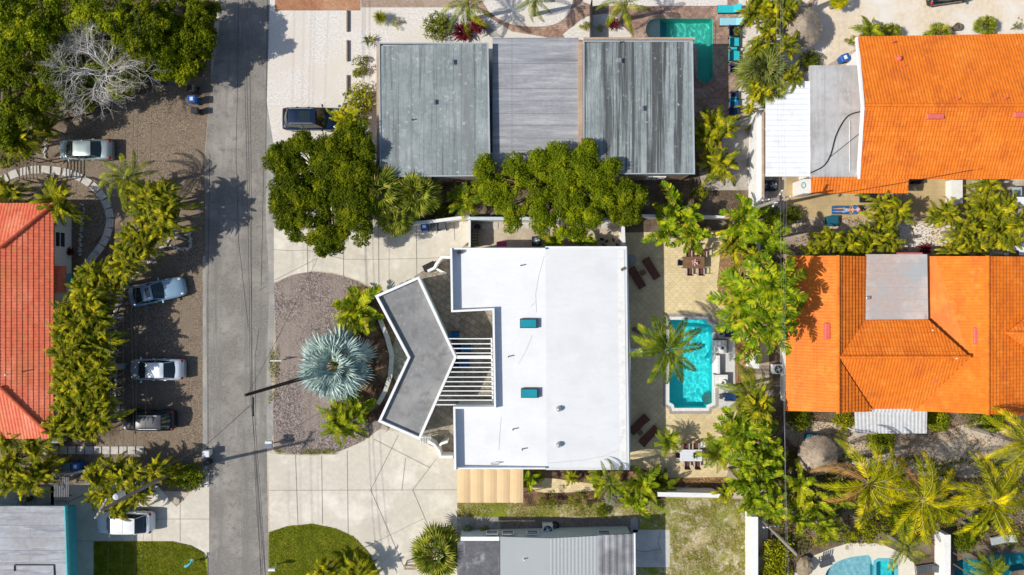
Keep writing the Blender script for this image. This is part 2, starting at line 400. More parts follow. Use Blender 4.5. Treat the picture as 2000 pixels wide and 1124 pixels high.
sheet('gravel_bed', [(1425, 215), (1480, 210), (1478, 372), (1372, 372), (1365, 330), (1425, 235)], M('grey_sand', (.50, .46, .40), (.36, .33, .29), 3, (.28, .26, .23), .5, rough=.95, bump=.5, bs=20), 4)
sheet('driveway', [(535, 552), (535, 445), (740, 440), (800, 439), (918, 432), (918, 470), (884, 500), (884, 520), (830, 560), (745, 570), (700, 548), (650, 532), (610, 530), (575, 536)], m_conc, 4)
sheet('driveway', [(524, 884), (560, 889), (620, 890), (665, 882), (710, 862), (742, 838), (830, 850), (860, 880), (893, 900), (893, 1300), (748, 1300), (727, 1085), (700, 1055), (665, 1036), (620, 1025), (570, 1026), (527, 1038)], m_conc, 4)
sheet('gravel_island', [(535, 556), (560, 541), (585, 534), (612, 531), (650, 535), (700, 550), (748, 580), (800, 700), (742, 838), (710, 862), (665, 881), (620, 888), (575, 888), (535, 882), (533, 800), (540, 700)], m_pebble, 3)
sheet('mulch_bed', [(700, 560), (742, 580), (800, 695), (740, 820), (700, 800), (690, 700), (665, 600)], m_mulch, 5, curve=3)
sheet('lawn', [(525, 1040), (560, 1028), (610, 1023), (655, 1032), (690, 1048), (718, 1078), (736, 1110), (748, 1300), (525, 1300)], m_grass, 5)
sheet('driveway', [(100, 948), (300, 940), (345, 990), (400, 935), (409, 925), (409, 1090), (398, 1078), (375, 1065), (340, 1057), (184, 1057), (184, 1300), (100, 1300)], m_conc, 6)
sheet('lawn', [(184, 1058), (335, 1058), (372, 1066), (398, 1080), (405, 1092), (405, 1300), (184, 1300)], m_grass, 7)
sheet('side_yard', [(0, 950), (106, 950), (106, 992), (0, 992)], m_conc_old, 6)
sheet('courtyard', [(810, 540), (840, 520), (884, 505), (884, 500), (975, 600), (975, 800), (890, 800), (893, 900), (860, 880), (800, 850), (760, 700)], m_court, 6)
sheet('patio', [(1200, 482), (1220, 455), (1420, 450), (1440, 640), (1440, 800), (1420, 930), (1400, 935), (1200, 935), (1190, 900)], m_patio, 3, holes=[PW[0]])
sheet('pool_deck', [(1391, 632), (1436, 632), (1434, 796), (1391, 796)], m_deck, 6)
sheet('mulch_bed', [(1408, 480), (1440, 470), (1475, 480), (1475, 850), (1440, 850), (1432, 640), (1400, 560)], m_litter, 5, curve=0)
sheet('mulch_bed', [(1290, 934), (1420, 932), (1440, 950), (1290, 958)], m_litter, 5)
sheet('back_lawn', [(893, 978), (1100, 975), (1310, 972), (1466, 975), (1462, 1300), (1240, 1300), (893, 1300)], m_dry, 3)
sheet('side_garden', [(1020, 910), (1240, 910), (1290, 930), (1300, 975), (1020, 990)], m_mulch, 4)
sheet('garden_path', [(1045, 938), (1080, 935), (1180, 950), (1160, 958), (1110, 962), (1045, 960)], m_patio, 6, curve=3)
sheet('side_path', rect(894, 1010, 976, 1048), m_conc_old, 6)
sheet('side_path', rect(977, 1012, 1250, 1040), M('grit_path', (.36, .31, .25), (.2, .17, .14), 8, (.16, .14, .12), .6, voro=10, rough=.95), 5)
sheet('side_path', rect(1232, 1012, 1246, 1040), m_conc_old, 6)
sheet('concrete_slab', rect(1236, 1035, 1308, 1108), M('slab_concrete', (.60, .58, .53), (.50, .48, .44), 3, (.40, .39, .36), .5, rough=.85), 6)
sheet('side_yard', [(916, 428), (1220, 428), (1220, 490), (916, 490)], m_sand, 4)
sheet('tan_terrace', [(1535, 340), (1800, 345), (1900, 345), (1880, 420), (1740, 430), (1535, 425)], m_tan_deck, 4)
sheet('sandy_garden', [(1500, 425), (2100, 425), (2100, 520), (1500, 520)], m_sand, 3)
sheet('sandy_garden', [(1700, 442), (1860, 440), (1850, 478), (1745, 485), (1700, 470)], m_sandy, 5, curve=3)
sheet('garden_soil', [(1500, 800), (2100, 800), (2150, 1320), (1500, 1320)], m_dirt, 3, holes=[PW[2], PW[3], PW[4]])
sheet('sandy_garden', [(1540, 822), (1700, 835), (1810, 850), (1900, 825), (2060, 815), (2060, 920), (1800, 930), (1640, 900), (1550, 870)], m_sand, 5, curve=3)
sheet('pool_deck', [(1560, 1160), (1568, 1110), (1590, 1085), (1628, 1070), (1660, 1060), (1720, 1062), (1760, 1080), (1785, 1100), (1792, 1160)], M('cream_deck', (.74, .68, .56), (.66, .6, .5), 3, rough=.85), 6, holes=[PW[2], PW[3]])
sheet('mulch_bed', [(1470, 500), (1500, 500), (1505, 1000), (1495, 1300), (1560, 1300), (1560, 850), (1530, 500), (1530, 420), (1490, 420)], m_dirt, 4)

# joints cut in the concrete, cracks and tar lines
def strips(name, lines, w, mat, lay):
    mb = MB()
    for ln in lines:
        for a, b in zip(ln[:-1], ln[1:]):
            a, b = W(*a).xy, W(*b).xy; d = (b-a).normalized(); n_ = Vector((-d.y, d.x))*w/2
            z = .004*lay
            mb.add([(*(a-n_), z), (*(b-n_), z), (*(b+n_), z), (*(a+n_), z)], [(0, 1, 2, 3)])
    o = link(name, mb.mesh(name, mat)); tag(o, kind='structure')
strips('driveway_joints', [[(525, 958), (893, 957)], [(577, 889), (582, 1026)], [(628, 890), (630, 1024)], [(678, 880), (680, 1042)], [(778, 850), (724, 957), (790, 1110)],
    [(852, 897), (806, 957), (838, 1032)], [(730, 858), (840, 914)], [(792, 895), (785, 957)], [(715, 1068), (828, 1013)],
    [(535, 488), (560, 490), (600, 489), (672, 507), (740, 507), (840, 505), (884, 500)], [(600, 480), (601, 533)], [(671, 470), (671, 545)], [(739, 442), (740, 565)], [(813, 440), (814, 555)], [(887, 436), (888, 470)], [(535, 548), (620, 505)],
    [(275, 1014), (409, 1014)], [(352, 975), (352, 1058)], [(297, 1014), (297, 1057)], [(184, 1057), (105, 1057)], [(840, 600), (830, 600)]], .04, m_joint, 9)
strips('road_cracks', [[(466, -100), (465, 120), (461, 300), (466, 470), (485, 640)], [(522, 0), (519, 330)], [(515, 330), (510, 560)], [(410, 300), (406, 560), (407, 1124)], [(506, 640), (498, 700), (500, 830)], [(505, 568), (520, 560)],
    [(500, 880), (508, 1000), (518, 1124)], [(496, 880), (502, 1000), (511, 1124)]], .035, m_crack, 4)
strips('road_cracks', [[(1290, 1038), (1285, 1060), (1292, 1080)], [(1240, 1075), (1262, 1078), (1290, 1072)]], .03, m_crack, 8)
# ---------------------------------------------------------------- buildings
def tilemat(name, a, b_, c_, tint):
    return M(name, a, b_, 2.5, c_, .35, k3=(.5, .75), rough=.55, streak=[(.6, .25, tint, .5, .64), (6, 6, b_, .56, .66), (1.5, 1.5, c_, .54, .68), (.9, .9, (.50, .16, .03), .62, .78)], brick=[(.26, .36, 0, (.5, .2, .1), 0, 0, .87), (.31, .29, 0, (.5, .2, .1), 0, .5, .93)], bump=.15, bs=12)
m_orange = tilemat('orange_tile', (.86, .215, .014), (.77, .18, .012), (.90, .26, .03), (.68, .155, .016))
m_red = tilemat('red_tile', (.86, .185, .085), (.68, .125, .055), (.68, .22, .07), (.90, .26, .14))
m_pink = M('pink_vent', (.72, .16, .12), (.6, .12, .1), 4)
m_grey_l = M('grey_membrane', (.27, .31, .31), (.20, .235, .235), 3, (.36, .40, .40), .4, rough=.75,
             streak=[(2.2, .05, (.11, .12, .12), .52, .64), (.8, .04, (.20, .215, .215), .50, .66), (3, 3, (.5, .53, .53), .58, .72), (14, 1.2, (.17, .18, .18), .54, .7)], brick=(60, 1, .013, (.14, .15, .15), R(90), 0, 1))
m_grey_r = M('streaked_grey_membrane', (.27, .31, .31), (.21, .245, .245), 3, (.36, .40, .40), .4, rough=.75,
             streak=[(1.5, .03, (.075, .08, .08), .50, .57), (4, .1, (.15, .16, .16), .53, .64), (3, 3, (.45, .48, .48), .6, .74), (14, 1.2, (.10, .11, .11), .54, .7)], brick=(60, 1, .013, (.10, .11, .11), R(90), 0, 1))
m_grey_m = M('grey_membrane_light', (.34, .345, .36), (.26, .265, .28), 3, (.30, .31, .33), .25, rough=.8,
             streak=[(.2, 2.2, (.42, .42, .43), .48, .62), (.12, 1.6, (.20, .20, .22), .53, .66), (2, 9, (.26, .26, .28), .54, .7)], brick=(60, 1, .013, (.12, .12, .13), 0, 0, 1))
m_grey_c = M('canopy_membrane', (.25, .25, .245), (.20, .20, .195), 2, (.31, .305, .295), .4, rough=.85, streak=[(.8, .8, (.17, .17, .165), .5, .66), (2.5, 2.5, (.33, .325, .31), .56, .7)], brick=(60, 1.0, .012, (.2, .2, .2), R(-62), 0, 1))
m_grey_f = M('flat_roof_grey', (.47, .46, .45), (.40, .395, .39), 2.5, (.53, .52, .51), .3, rough=.85, streak=[(.4, .4, (.34, .33, .32), .5, .66), (3, .6, (.54, .53, .52), .54, .68)], brick=(60, 1.05, .012, (.28, .28, .28), R(90), 0, 1))
m_grey_b = M('roll_roof_blue_grey', (.38, .38, .39), (.30, .30, .31), 3, (.42, .44, .47), .4, rough=.8, streak=[(.2, 1.4, (.24, .25, .28), .5, .62), (.3, 3, (.46, .48, .51), .54, .66)], brick=(7, 1, .015, (.16, .17, .19), 0, .5, .9))
m_dark_r = M('dark_stained_roof', (.16, .155, .165), (.10, .10, .11), 3, (.34, .34, .35), .8, k3=(.58, .7), rough=.85, streak=[(3, .25, (.25, .25, .26), .58, .74)])
m_shingle = M('grey_granule_roof', (.44, .46, .46), (.35, .37, .37), 12, (.38, .4, .4), .5, rough=.9, bump=.3, bs=30)
m_pinkroof = M('pinkish_flat_roof', (.52, .41, .36), (.44, .35, .31), 2.5, (.40, .42, .42), .35, rough=.85,
               streak=[(.25, .25, (.60, .53, .48), .5, .68), (.8, .3, (.38, .24, .2), .62, .76)], brick=(60, .95, .01, (.38, .32, .3), 0, 0, 1))
m_roofwhite = M('white_membrane', (.76, .765, .76), (.72, .725, .72), .6, (.66, .665, .66), .3, k3=(.5, .75), rough=.6, streak=[(.5, 3, (.72, .72, .73), .5, .66), (4, 4, (.68, .68, .66), .58, .7), (.35, .35, (.70, .70, .69), .58, .70)], brick=(30, 1.9, .006, (.72, .72, .72), R(90), 0, .99))
m_brickw = M('tan_brick', (.46, .29, .18), (.33, .2, .13), 4, (.52, .38, .26), 1, brick=(.22, .08, .012, (.5, .42, .33), 0, .5, .75))
m_metalw = M('white_metal_sheet', (.80, .81, .82), (.72, .74, .76), 2, (.62, .62, .60), .8, k3=(.58, .8), rough=.4)
m_alum = M('aged_aluminium', (.62, .63, .64), (.5, .5, .5), 3, (.50, .36, .30), .7, k3=(.58, .75), rough=.45)
m_teal = M('teal_paint', (.10, .50, .55), (.08, .42, .47), 2)
m_tealg = M('skylight_glass', (.02, .30, .37), (.015, .24, .31), .7, rough=.08, spec=.8)
m_glass = M('dark_glass', (.02, .035, .04), (.015, .025, .03), 1, rough=.05, spec=.9)
m_canvas = M('beige_canvas', (.74, .53, .29), (.68, .48, .26), 1, rough=.8)
m_wood = M('weathered_wood', (.22, .17, .12), (.12, .09, .07), 9, rough=.85)
m_metal = M('galvanised_metal', (.5, .51, .52), (.4, .41, .42), 5, rough=.4, metal=.6)
m_dark = M('black_plastic', (.022, .023, .026), (.014, .015, .018), 5, rough=.5, space='O')
m_bluegrey = M('blue_grey_wall', (.36, .50, .54), (.32, .45, .49), 2, rough=.8)

def tiled(pts, mat, name='roof_slope', parent=None, rib=.26, course=.36, thick=.10, dirv=None, step=.035):
    """a real pan-tile slope: ribs run down the slope, courses step; clipped to the photo outline"""
    V = [W(*p) for p in pts]
    A = np.array([[v.x, v.y, 1] for v in V]); z = np.array([v.z for v in V]); (a, b_, c_), *_ = np.linalg.lstsq(A, z, rcond=None)
    a, b_, c_ = float(a), float(b_), float(c_)
    g = Vector((a, b_)); g = g.normalized() if dirv is None else Vector(dirv).normalized()       # uphill
    u = Vector((g.y, -g.x))
    area = sum(V[i].x*V[(i+1) % len(V)].y-V[(i+1) % len(V)].x*V[i].y for i in range(len(V)))
    if area < 0: V = V[::-1]
    us = [v.xy.dot(u) for v in V]; vv = [v.xy.dot(g) for v in V]
    u0, u1, v0, v1 = min(us)-.1, max(us)+.1, min(vv)-.1, max(vv)+.1
    nu = int((u1-u0)/(rib/4))+2; nv = int((v1-v0)/course)+2
    prof = [0, .022, .03, .022]
    verts = []; faces = []; rows = []
    for j in range(nv):
        for k, up in ((0, step), (1, 0)):
            y = v0+j*course+(k*(course-.012)); rows.append((y, up))
    for y, up in rows:
        for i in range(nu):
            x = u0+i*rib/4; p = u*x+g*y
            verts.append((p.x, p.y, a*p.x+b_*p.y+c_+prof[i % 4]+up))
    for j in range(len(rows)-1):
        for i in range(nu-1): faces.append((j*nu+i, j*nu+i+1, (j+1)*nu+i+1, (j+1)*nu+i))
    bm = bmesh.new(); me = bpy.data.meshes.new(name); me.from_pydata(verts, [], faces); bm.from_mesh(me)
    for i in range(len(V)):
        p, q = V[i], V[(i+1) % len(V)]; d = (q-p).xy
        if d.length < 1e-3: continue
        n_ = Vector((d.y, -d.x, 0)).normalized()
        bmesh.ops.bisect_plane(bm, geom=bm.verts[:]+bm.edges[:]+bm.faces[:], plane_co=(p.x, p.y, 0), plane_no=n_, clear_outer=True)
    bmesh.ops.recalc_face_normals(bm, faces=bm.faces)
    if sum(f.normal.z for f in bm.faces) < 0: bmesh.ops.reverse_faces(bm, faces=bm.faces)
    # slab under the tiles
    n = len(V); zt = [a*v.x+b_*v.y+c_-.01 for v in V]
    top = [bm.verts.new((v.x, v.y, zt[i])) for i, v in enumerate(V)]; bot = [bm.verts.new((v.x, v.y, zt[i]-thick)) for i, v in enumerate(V)]
    bm.faces.new(top); bm.faces.new(bot[::-1])
    for i in range(n): bm.faces.new((bot[i], bot[(i+1) % n], top[(i+1) % n], top[i]))
    bm.to_mesh(me); bm.free()
    off = parent.location if parent else Vector()
    me.transform(Matrix.Translation(-off)); me.materials.append(mat)
    return link(name, me, parent)
def cap(pa, pb, mat, parent, r=.13, name='ridge_cap', n=8):
    a, b_ = W(*pa), W(*pb); k = max(2, int((b_-a).length/.4)); mb = MB()
    for i in range(k):
        mb.tube([a.lerp(b_, i/k), a.lerp(b_, (i+1.08)/k)], r*.92, 7, r*1.08)
    return P(mb, name, mat, parent, world=True)
def walls(px, h, inset, mat, parent, name='wall', z0=0):
    """px given at roof height h; walls stand `inset` inside that outline"""
    V = [W(a, b_, h).xy for a, b_ in px]
    ar = sum(V[i].x*V[(i+1) % len(V)].y-V[(i+1) % len(V)].x*V[i].y for i in range(len(V)))
    if ar < 0: V = V[::-1]
    n = len(V); out = []
    for i in range(n):
        a_, b2, c2 = V[i-1], V[i], V[(i+1) % n]; d1 = (b2-a_).normalized(); d2 = (c2-b2).normalized()
        nn = Vector((-d1.y-d2.y, d1.x+d2.x)); nn = nn/max(.3, nn.dot(Vector((-d1.y, d1.x)))); out.append(b2+nn*inset)
    mb = MB(); mb.prism(out, z0, h-.06); P(mb, name, mat, parent, world=True); return out
def slab(px, h, t, mat, parent, name='roof', hs=None, bevel=0):
    V = [W(p[0], p[1], (hs[i] if hs else h)) for i, p in enumerate(px)]
    mb = MB(); mb.prism([v.xy for v in V], [v.z-t for v in V], [v.z for v in V])
    return P(mb, name, mat, parent, world=True, bevel=bevel)
def rail(px, h, w, z0, z1, mat, parent, name='parapet', closed=False):
    """upstand running along px (given at height h)"""
    V = [W(a, b_, h).xy for a, b_ in px]; mb = MB(); n = len(V)
    if closed:
        ar = sum(V[i].x*V[(i+1) % n].y-V[(i+1) % n].x*V[i].y for i in range(n))
        if ar < 0: V = V[::-1]
    def off(i, d):
        if closed: a_, b2, c2 = V[i-1], V[i], V[(i+1) % n]
        else: b2 = V[i]; a_ = V[i-1] if i > 0 else b2-(V[1]-V[0]); c2 = V[i+1] if i < n-1 else b2+(b2-a_)
        d1 = (b2-a_).normalized(); d2 = (c2-b2).normalized(); nn = Vector((-d1.y-d2.y, d1.x+d2.x)); nn = nn/max(.3, nn.dot(Vector((-d1.y, d1.x))))
        return b2+nn*d
    for i in range(n if closed else n-1):
        j = (i+1) % n
        mb.prism([off(i, 0), off(j, 0), off(j, w), off(i, w)], z0, z1)
    return P(mb, name, mat, parent, world=True)
def win(parent, cx, cy, z0, w, hgt, axis, mat=None, name='window'):
    """window standing in a wall; axis 'x' or 'y' is the direction it spans"""
    f = MB(); g = MB(); dx, dy = (w, .08) if axis == 'x' else (.08, w)
    for s_ in (-1, 1):
        if axis == 'x': f.box(cx+s_*(w/2-.035), cy, z0, .07, .12, hgt)
        else: f.box(cx, cy+s_*(w/2-.035), z0, .12, .07, hgt)
    ww = w-.14
    for zz in (z0, z0+hgt-.07, z0+hgt/2-.02):
        if axis == 'x': f.box(cx, cy, zz, ww, .12, .07)
        else: f.box(cx, cy, zz, .12, ww, .07)
    fo = P(f, name, mat or m_white, parent, world=True)
    g.box(cx, cy, z0+.03, (ww if axis == 'x' else .06), (ww if axis == 'y' else .06), hgt-.06)
    o = link('pane', g.mesh('pane', m_glass, parent.location), fo)
def vent(px, py, h, mat, parent, kind='hood', r=.18, name='roof_vent'):
    c = W(px, py, h); mb = MB()
    if kind == 'pipe': mb.lathe([(.05, h-.1), (.05, h+.3), (.035, h+.3)], c.x, c.y, 10)
    elif kind == 'dome': mb.lathe([(r, h-.05), (r*1.02, h+.1), (r*.8, h+.22), (r*.4, h+.3), (.02, h+.32)], c.x, c.y, 12)
    else:
        mb.box(c.x, c.y, h-.05, r*1.6, r*1.6, .25); mb.prism([(c.x-r*1.1, c.y-r), (c.x+r*1.1, c.y-r), (c.x+r*1.1, c.y+r), (c.x-r*1.1, c.y+r)], h+.2, h+.34, top=[(c.x-r*.8, c.y-r*.7), (c.x+r*.5, c.y-r*.7), (c.x+r*.5, c.y+r*.7), (c.x-r*.8, c.y+r*.7)])
    return P(mb, name, mat, parent, world=True, bevel=.0)

# -- red tiled house on the left
t = T('tiled_house', 'house with a salmon-red barrel tile hipped roof at the left edge', 'house', W(60, 640, 0))
w_ = walls([(-150, 398), (105, 398), (105, 857), (-150, 857)], 3.0, .5, m_whitewall, t)
ex = w_[0].x if False else max(p.x for p in w_)
tiled([(105, 397, 3), (105, 857, 3), (0, 757, 4.1), (0, 483, 4.1)], m_red, parent=t)
tiled([(-150, 397, 3), (105, 397, 3), (0, 483, 4.1), (-75, 545, 4.8), (-150, 545, 4.8)], m_red, parent=t, dirv=(0, -1))
tiled([(105, 857, 3), (-150, 857, 3), (-150, 690, 4.8), (-75, 690, 4.8), (0, 757, 4.1)], m_red, parent=t, dirv=(0, 1))
tiled([(0, 483, 4.1), (0, 757, 4.1), (-75, 690, 4.8), (-75, 545, 4.8)], m_red, parent=t, dirv=(-1, 0))
slab([(-75, 545), (-75, 690), (-150, 690), (-150, 545)], 4.82, .1, m_red, t, 'ridge_cap')
cap((105, 397, 3.1), (0, 483, 4.2), m_red, t, .15); cap((105, 857, 3.1), (0, 757, 4.2), m_red, t, .15)
tiled([(104, 520, 2.6), (128, 520, 2.2), (127, 572, 2.2), (104, 572, 2.6)], m_red, 'porch_roof', t)
win(t, ex+.02, W(0, 467).y*.96, .9, 1.3, 1.3, 'y'); win(t, ex+.02, W(0, 625).y, .9, 1.2, 1.3, 'y')
door = MB(); door.box(ex+.04, W(0, 546).y*.96, 0, .08, 1.0, 2.05); P(door, 'door', m_teal, t, world=True)
slab([(92, 850), (123, 850), (123, 866), (92, 866)], 2.4, .12, M('grey_shelf', (.3, .3, .31)), t, 'awning')
vent(15, 732, 4.4, m_white, t, 'pipe', name='vent_pipe')
# -- grey flat roofed house bottom left
t = T('flat_roofed_house', 'house with a blue-grey flat roof and teal side wall in the bottom left corner', 'house', W(40, 1060, 0))
P_ = [(-160, 990), (126, 989), (137, 1290), (-160, 1290)]
walls([(-160, 1010), (100, 1010), (104, 1290), (-160, 1290)], 3.3, .08, m_teal, t)
slab(P_, 3.45, .2, m_grey_b, t); rail([(126, 989), (137, 1290)], 3.45, .09, 3.2, 3.53, m_teal, t, 'fascia')
mb = MB(); mb.tube([W(28, 1116, 3.5), W(28, 1104, 3.5), W(105, 1104, 3.5), W(106, 1125, 3.5)], .05, 6); P(mb, 'roof_conduit', m_dark, t, world=True)
# -- brick house, three grey roofs
t = T('brick_house', 'brick house under three side-by-side flat grey weathered roofs at top centre', 'house', W(1045, 215, 0))
def fascia(px, h, mat=m_white, z=.12): rail(px, h, .10, h-.25, h+z, mat, t, 'fascia', True)
for px, hh, mt, ins in (([(742, 90), (954, 84), (958, 345), (742, 346)], 3.75, m_grey_l, .12), ([(1139, 84), (1352, 80), (1356, 341), (1139, 341)], 3.75, m_grey_r, .12),
                   ([(962, 74), (1130, 74), (1130, 330), (962, 330)], 3.1, m_grey_m, .3)):
    walls(px, hh, ins, m_brickw, t); slab(px, hh, .25, mt, t)
me_edge = M('grey_flashing', (.40, .44, .47), (.34, .38, .41), 2, rough=.5)
fascia([(740, 84), (954, 84), (958, 345), (742, 346)], 3.75, me_edge, .07); fascia([(1139, 80), (1353, 80), (1357, 341), (1139, 341)], 3.75, me_edge, .07)
for x in (735.5, 1129.5):
    mb = MB(); a_, b_ = W(x, 83, 3.4), W(x+.5, 345 if x < 800 else 300, 3.4); mb.prism([(a_.x, a_.y), (b_.x, b_.y), (b_.x+.36, b_.y), (a_.x+.36, a_.y)], 0, 3.45); P(mb, 'brick_pier_wall', m_brickw, t, world=True)
mb = MB(); a_ = W(1140, 79, 3.75); b_ = W(1357, 79, 3.75); mb.prism([(a_.x, a_.y+.02), (b_.x, a_.y+.02), (b_.x, a_.y+.2), (a_.x, a_.y+.2)], 3, 3.84); P(mb, 'brick_coping', m_brickw, t, world=True)
for x, y in ((882, 123), (846, 201), (1209, 120), (1252, 213)):
    vent(x, y, 3.75, m_metal, t, 'hood', .2)
vent(806, 235, 3.75, m_dark, t, 'pipe', name='vent_pipe'); vent(1210, 83, 3.85, m_metal, t, 'pipe', name='vent_pipe')
for x, y in ((1205, 346), (1290, 346), (850, 350)):
    c = W(x, y, 3.6); win(t, c.x, W(0, 341, 3.75).y+.1, .9, 1.6, 1.2, 'x')
# -- main white-roofed house
t = T('white_roofed_house', 'large house with a bright white notched roof, two skylights and a low ridge', 'house', W(1065, 700, 0))
ol = [(880, 486), (1224, 484), (1229, 915), (887, 915), (886, 793), (966, 793), (962, 605), (882, 609)]
V = walls(ol, 3.7, .18, m_whitewall, t)
hh = {0: 3.7, 1: 3.45}
slab([(880, 486), (1065, 484), (1068, 915), (887, 915), (886, 793), (966, 793), (962, 605), (882, 609)], 0, .3, m_roofwhite, t, hs=[3.7, 3.95, 3.95, 3.7, 3.7, 3.82, 3.82, 3.7])
slab([(1065, 484), (1224, 484), (1229, 915), (1068, 915)], 0, .3, m_roofwhite, t, hs=[3.95, 3.6, 3.6, 3.95])
rail([(880, 486), (882, 610), (962, 606), (965, 793), (886, 793), (888, 915)], 3.9, .16, 3.5, 4.35, m_white, t)
rail([(1065, 915), (887, 915)][::-1], 3.9, .12, 3.6, 4.22, m_white, t, 'gable_trim'); rail([(1065, 485), (881, 485)], 3.9, .12, 3.6, 4.22, m_white, t, 'gable_trim')
mb = MB()
for (p, q) in (((1065, 484.5, 4.0), (1224, 484.5, 3.65)), ((1229, 915, 3.65), (1066, 915, 4.0))):
    a_, b_ = W(*p), W(*q); d = Vector((0, .12 if p[1] < 600 else -.12, 0)); mb.add([a_-Vector((0, 0, .3)), b_-Vector((0, 0, .3)), b_, a_, a_+d-Vector((0, 0, .3)), b_+d-Vector((0, 0, .3)), b_+d+Vector((0, 0, .03)), a_+d+Vector((0, 0, .03))],
      [(0, 1, 2, 3), (7, 6, 5, 4), (3, 2, 6, 7), (0, 4, 5, 1), (1, 5, 6, 2), (0, 3, 7, 4)])
P(mb, 'gable_trim', m_white, t, world=True)
rail([(1226, 484), (1231, 700), (1231, 915)], 3.45, -.14, 3.25, 3.42, m_white, t, 'gutter')
for x, y in ((1033, 632), (1035, 768)):
    c = W(x, y, 4.1); f = MB(); f.box(c.x, c.y, 3.9, 1.42, .74, .34); fo = P(f, 'skylight', M('skylight_frame', (.05, .07, .08), (.03, .05, .06), 2, rough=.3), t, world=True, bevel=.02)
    g = MB(); g.box(c.x-.05, c.y, 4.24, 1.22, .6, .03); link('glass_pane', g.mesh('glass_pane', m_tealg, t.location, bevel=.01), fo)
for x, y, k in ((1091, 799, 'dome'), (1091, 869, 'dome'), (1017, 519, 'pipe'), (993, 697, 'pipe'), (1002, 839, 'pipe'), (1020, 878, 'pipe')): vent(x, y, 4.0, m_metal if k == 'dome' else m_wood, t, k, .22 if k == 'dome' else .1, name='roof_vent' if k == 'dome' else 'vent_pipe')
c = W(967, 905, 3.9); mb = MB(); mb.tube([c+Vector((-.3, 0, 0)), c+Vector((-.3, 0, .3)), c+Vector((.3, 0, .3)), c+Vector((.3, 0, 0))], .03); P(mb, 'roof_bracket', m_dark, t, world=True)
for x, y in ((897, 493), (1216, 526)):
    c = W(x, y, 3.9 if x < 1000 else 3.5); mb = MB(); mb.box(c.x, c.y, c.z-.1, .35, .22, .32, R(30)); P(mb, 'junction_box', m_dark if x < 1000 else m_wood, t, world=True)
win(t, W(1145, 0).x, W(0, 484, 3.7).y-.18, .9, 1.6, 1.1, 'x'); win(t, W(1100, 0).x, W(0, 915, 3.7).y+.18, .9, 1.6, 1.1, 'x')
for y in (520, 590, 700, 760, 860): win(t, V and max(p.x for p in V), W(0, y).y*.95, .3, 2.0, 2.0, 'y')
for y in (640, 690, 740): win(t, W(962, 0, 3.7).x+.18, W(0, y).y*.95, .2, 1.6, 2.1, 'y')
mb = MB(); c = W(1229, 685, 2.6); mb.box(c.x+.45, c.y, 2.5, 1.2, .28, .1); P(mb, 'door_canopy', m_white, t, world=True)
# canvas awning south of it
t = T('canvas_awning', 'beige canvas carport awning in five panels below the white-roofed house', 'awning', W(957, 950, 0))
for k in range(5):
    x0 = 893+25.8*k; mb = MB(); z = 2.55; a_, b_, c_, d_ = W(x0, 917, z), W(x0+25.6, 917, z), W(x0+25.6, 982, z-.2), W(x0, 982, z-.2)
    mm = (a_+b_)/2+Vector((0, 0, .07)); nn = (c_+d_)/2+Vector((0, 0, .07)); dz = Vector((0, 0, -.03))
    vs = [a_, a_.lerp(b_, .25)+Vector((0, 0, .05)), mm, a_.lerp(b_, .75)+Vector((0, 0, .05)), b_, c_, d_.lerp(c_, .75)+Vector((0, 0, .05)), nn, d_.lerp(c_, .25)+Vector((0, 0, .05)), d_]
    mb.add(vs+[v+dz for v in vs], [(0, 9, 8, 1), (1, 8, 7, 2), (2, 7, 6, 3), (3, 6, 5, 4), (11, 18, 19, 10), (12, 17, 18, 11), (13, 16, 17, 12), (14, 15, 16, 13), (9, 19, 18, 8), (8, 18, 17, 7), (7, 17, 16, 6), (6, 16, 15, 5), (0, 10, 19, 9), (4, 5, 15, 14)])
    P(mb, 'canvas_panel', m_canvas, t, world=True)
for x, y in ((896, 980), (1018, 980), (958, 980)):
    c = W(x, y, 2.3); mb = MB(); mb.tube([(c.x, c.y, 0), (c.x, c.y, 2.33)], .04, 8); P(mb, 'post', m_white, t, world=True)
# -- chevron canopy and pergola
t = T('chevron_carport', 'chevron-shaped grey flat roof with a white rim in front of the white-roofed house', 'carport', W(810, 700, 0))
ch = [(732, 578), (818, 540), (892, 698), (820, 860), (738, 824), (796, 699)]
slab(ch, 3.0, .3, m_grey_c, t); walls(ch, 2.8, .12, m_bluegrey, t)
rail(ch, 3.3, .2, 2.7, 3.32, m_white, t, closed=True)
t = T('pergola', 'white slatted pergola joining the chevron roof to the white-roofed house', 'pergola', W(925, 725, 0))
ys = [662, 672, 681, 690, 698, 709, 718, 727, 737, 746, 755, 764, 773, 782, 791]
for y in ys:
    xl = 892-(698-y)*.47 if y < 698 else 892-(y-698)*.445
    a_, b_ = W(xl, y, 3.25), W(961, y, 3.25); wd_ = .075 if y != 698 else .26
    mb = MB(); mb.prism([(a_.x, a_.y-wd_/2), (b_.x, b_.y-wd_/2), (b_.x, b_.y+wd_/2), (a_.x, a_.y+wd_/2)], 3.1, 3.27); P(mb, 'ridge_beam' if y == 698 else 'rafter', m_white, t, world=True)
mb = MB(); a_, b_ = W(958.5, 660, 3.1), W(961, 793, 3.1); mb.prism([(a_.x, a_.y), (a_.x+.12, a_.y), (b_.x+.12, b_.y), (b_.x, b_.y)], 2.9, 3.095); P(mb, 'wall_plate', m_white, t, world=True)
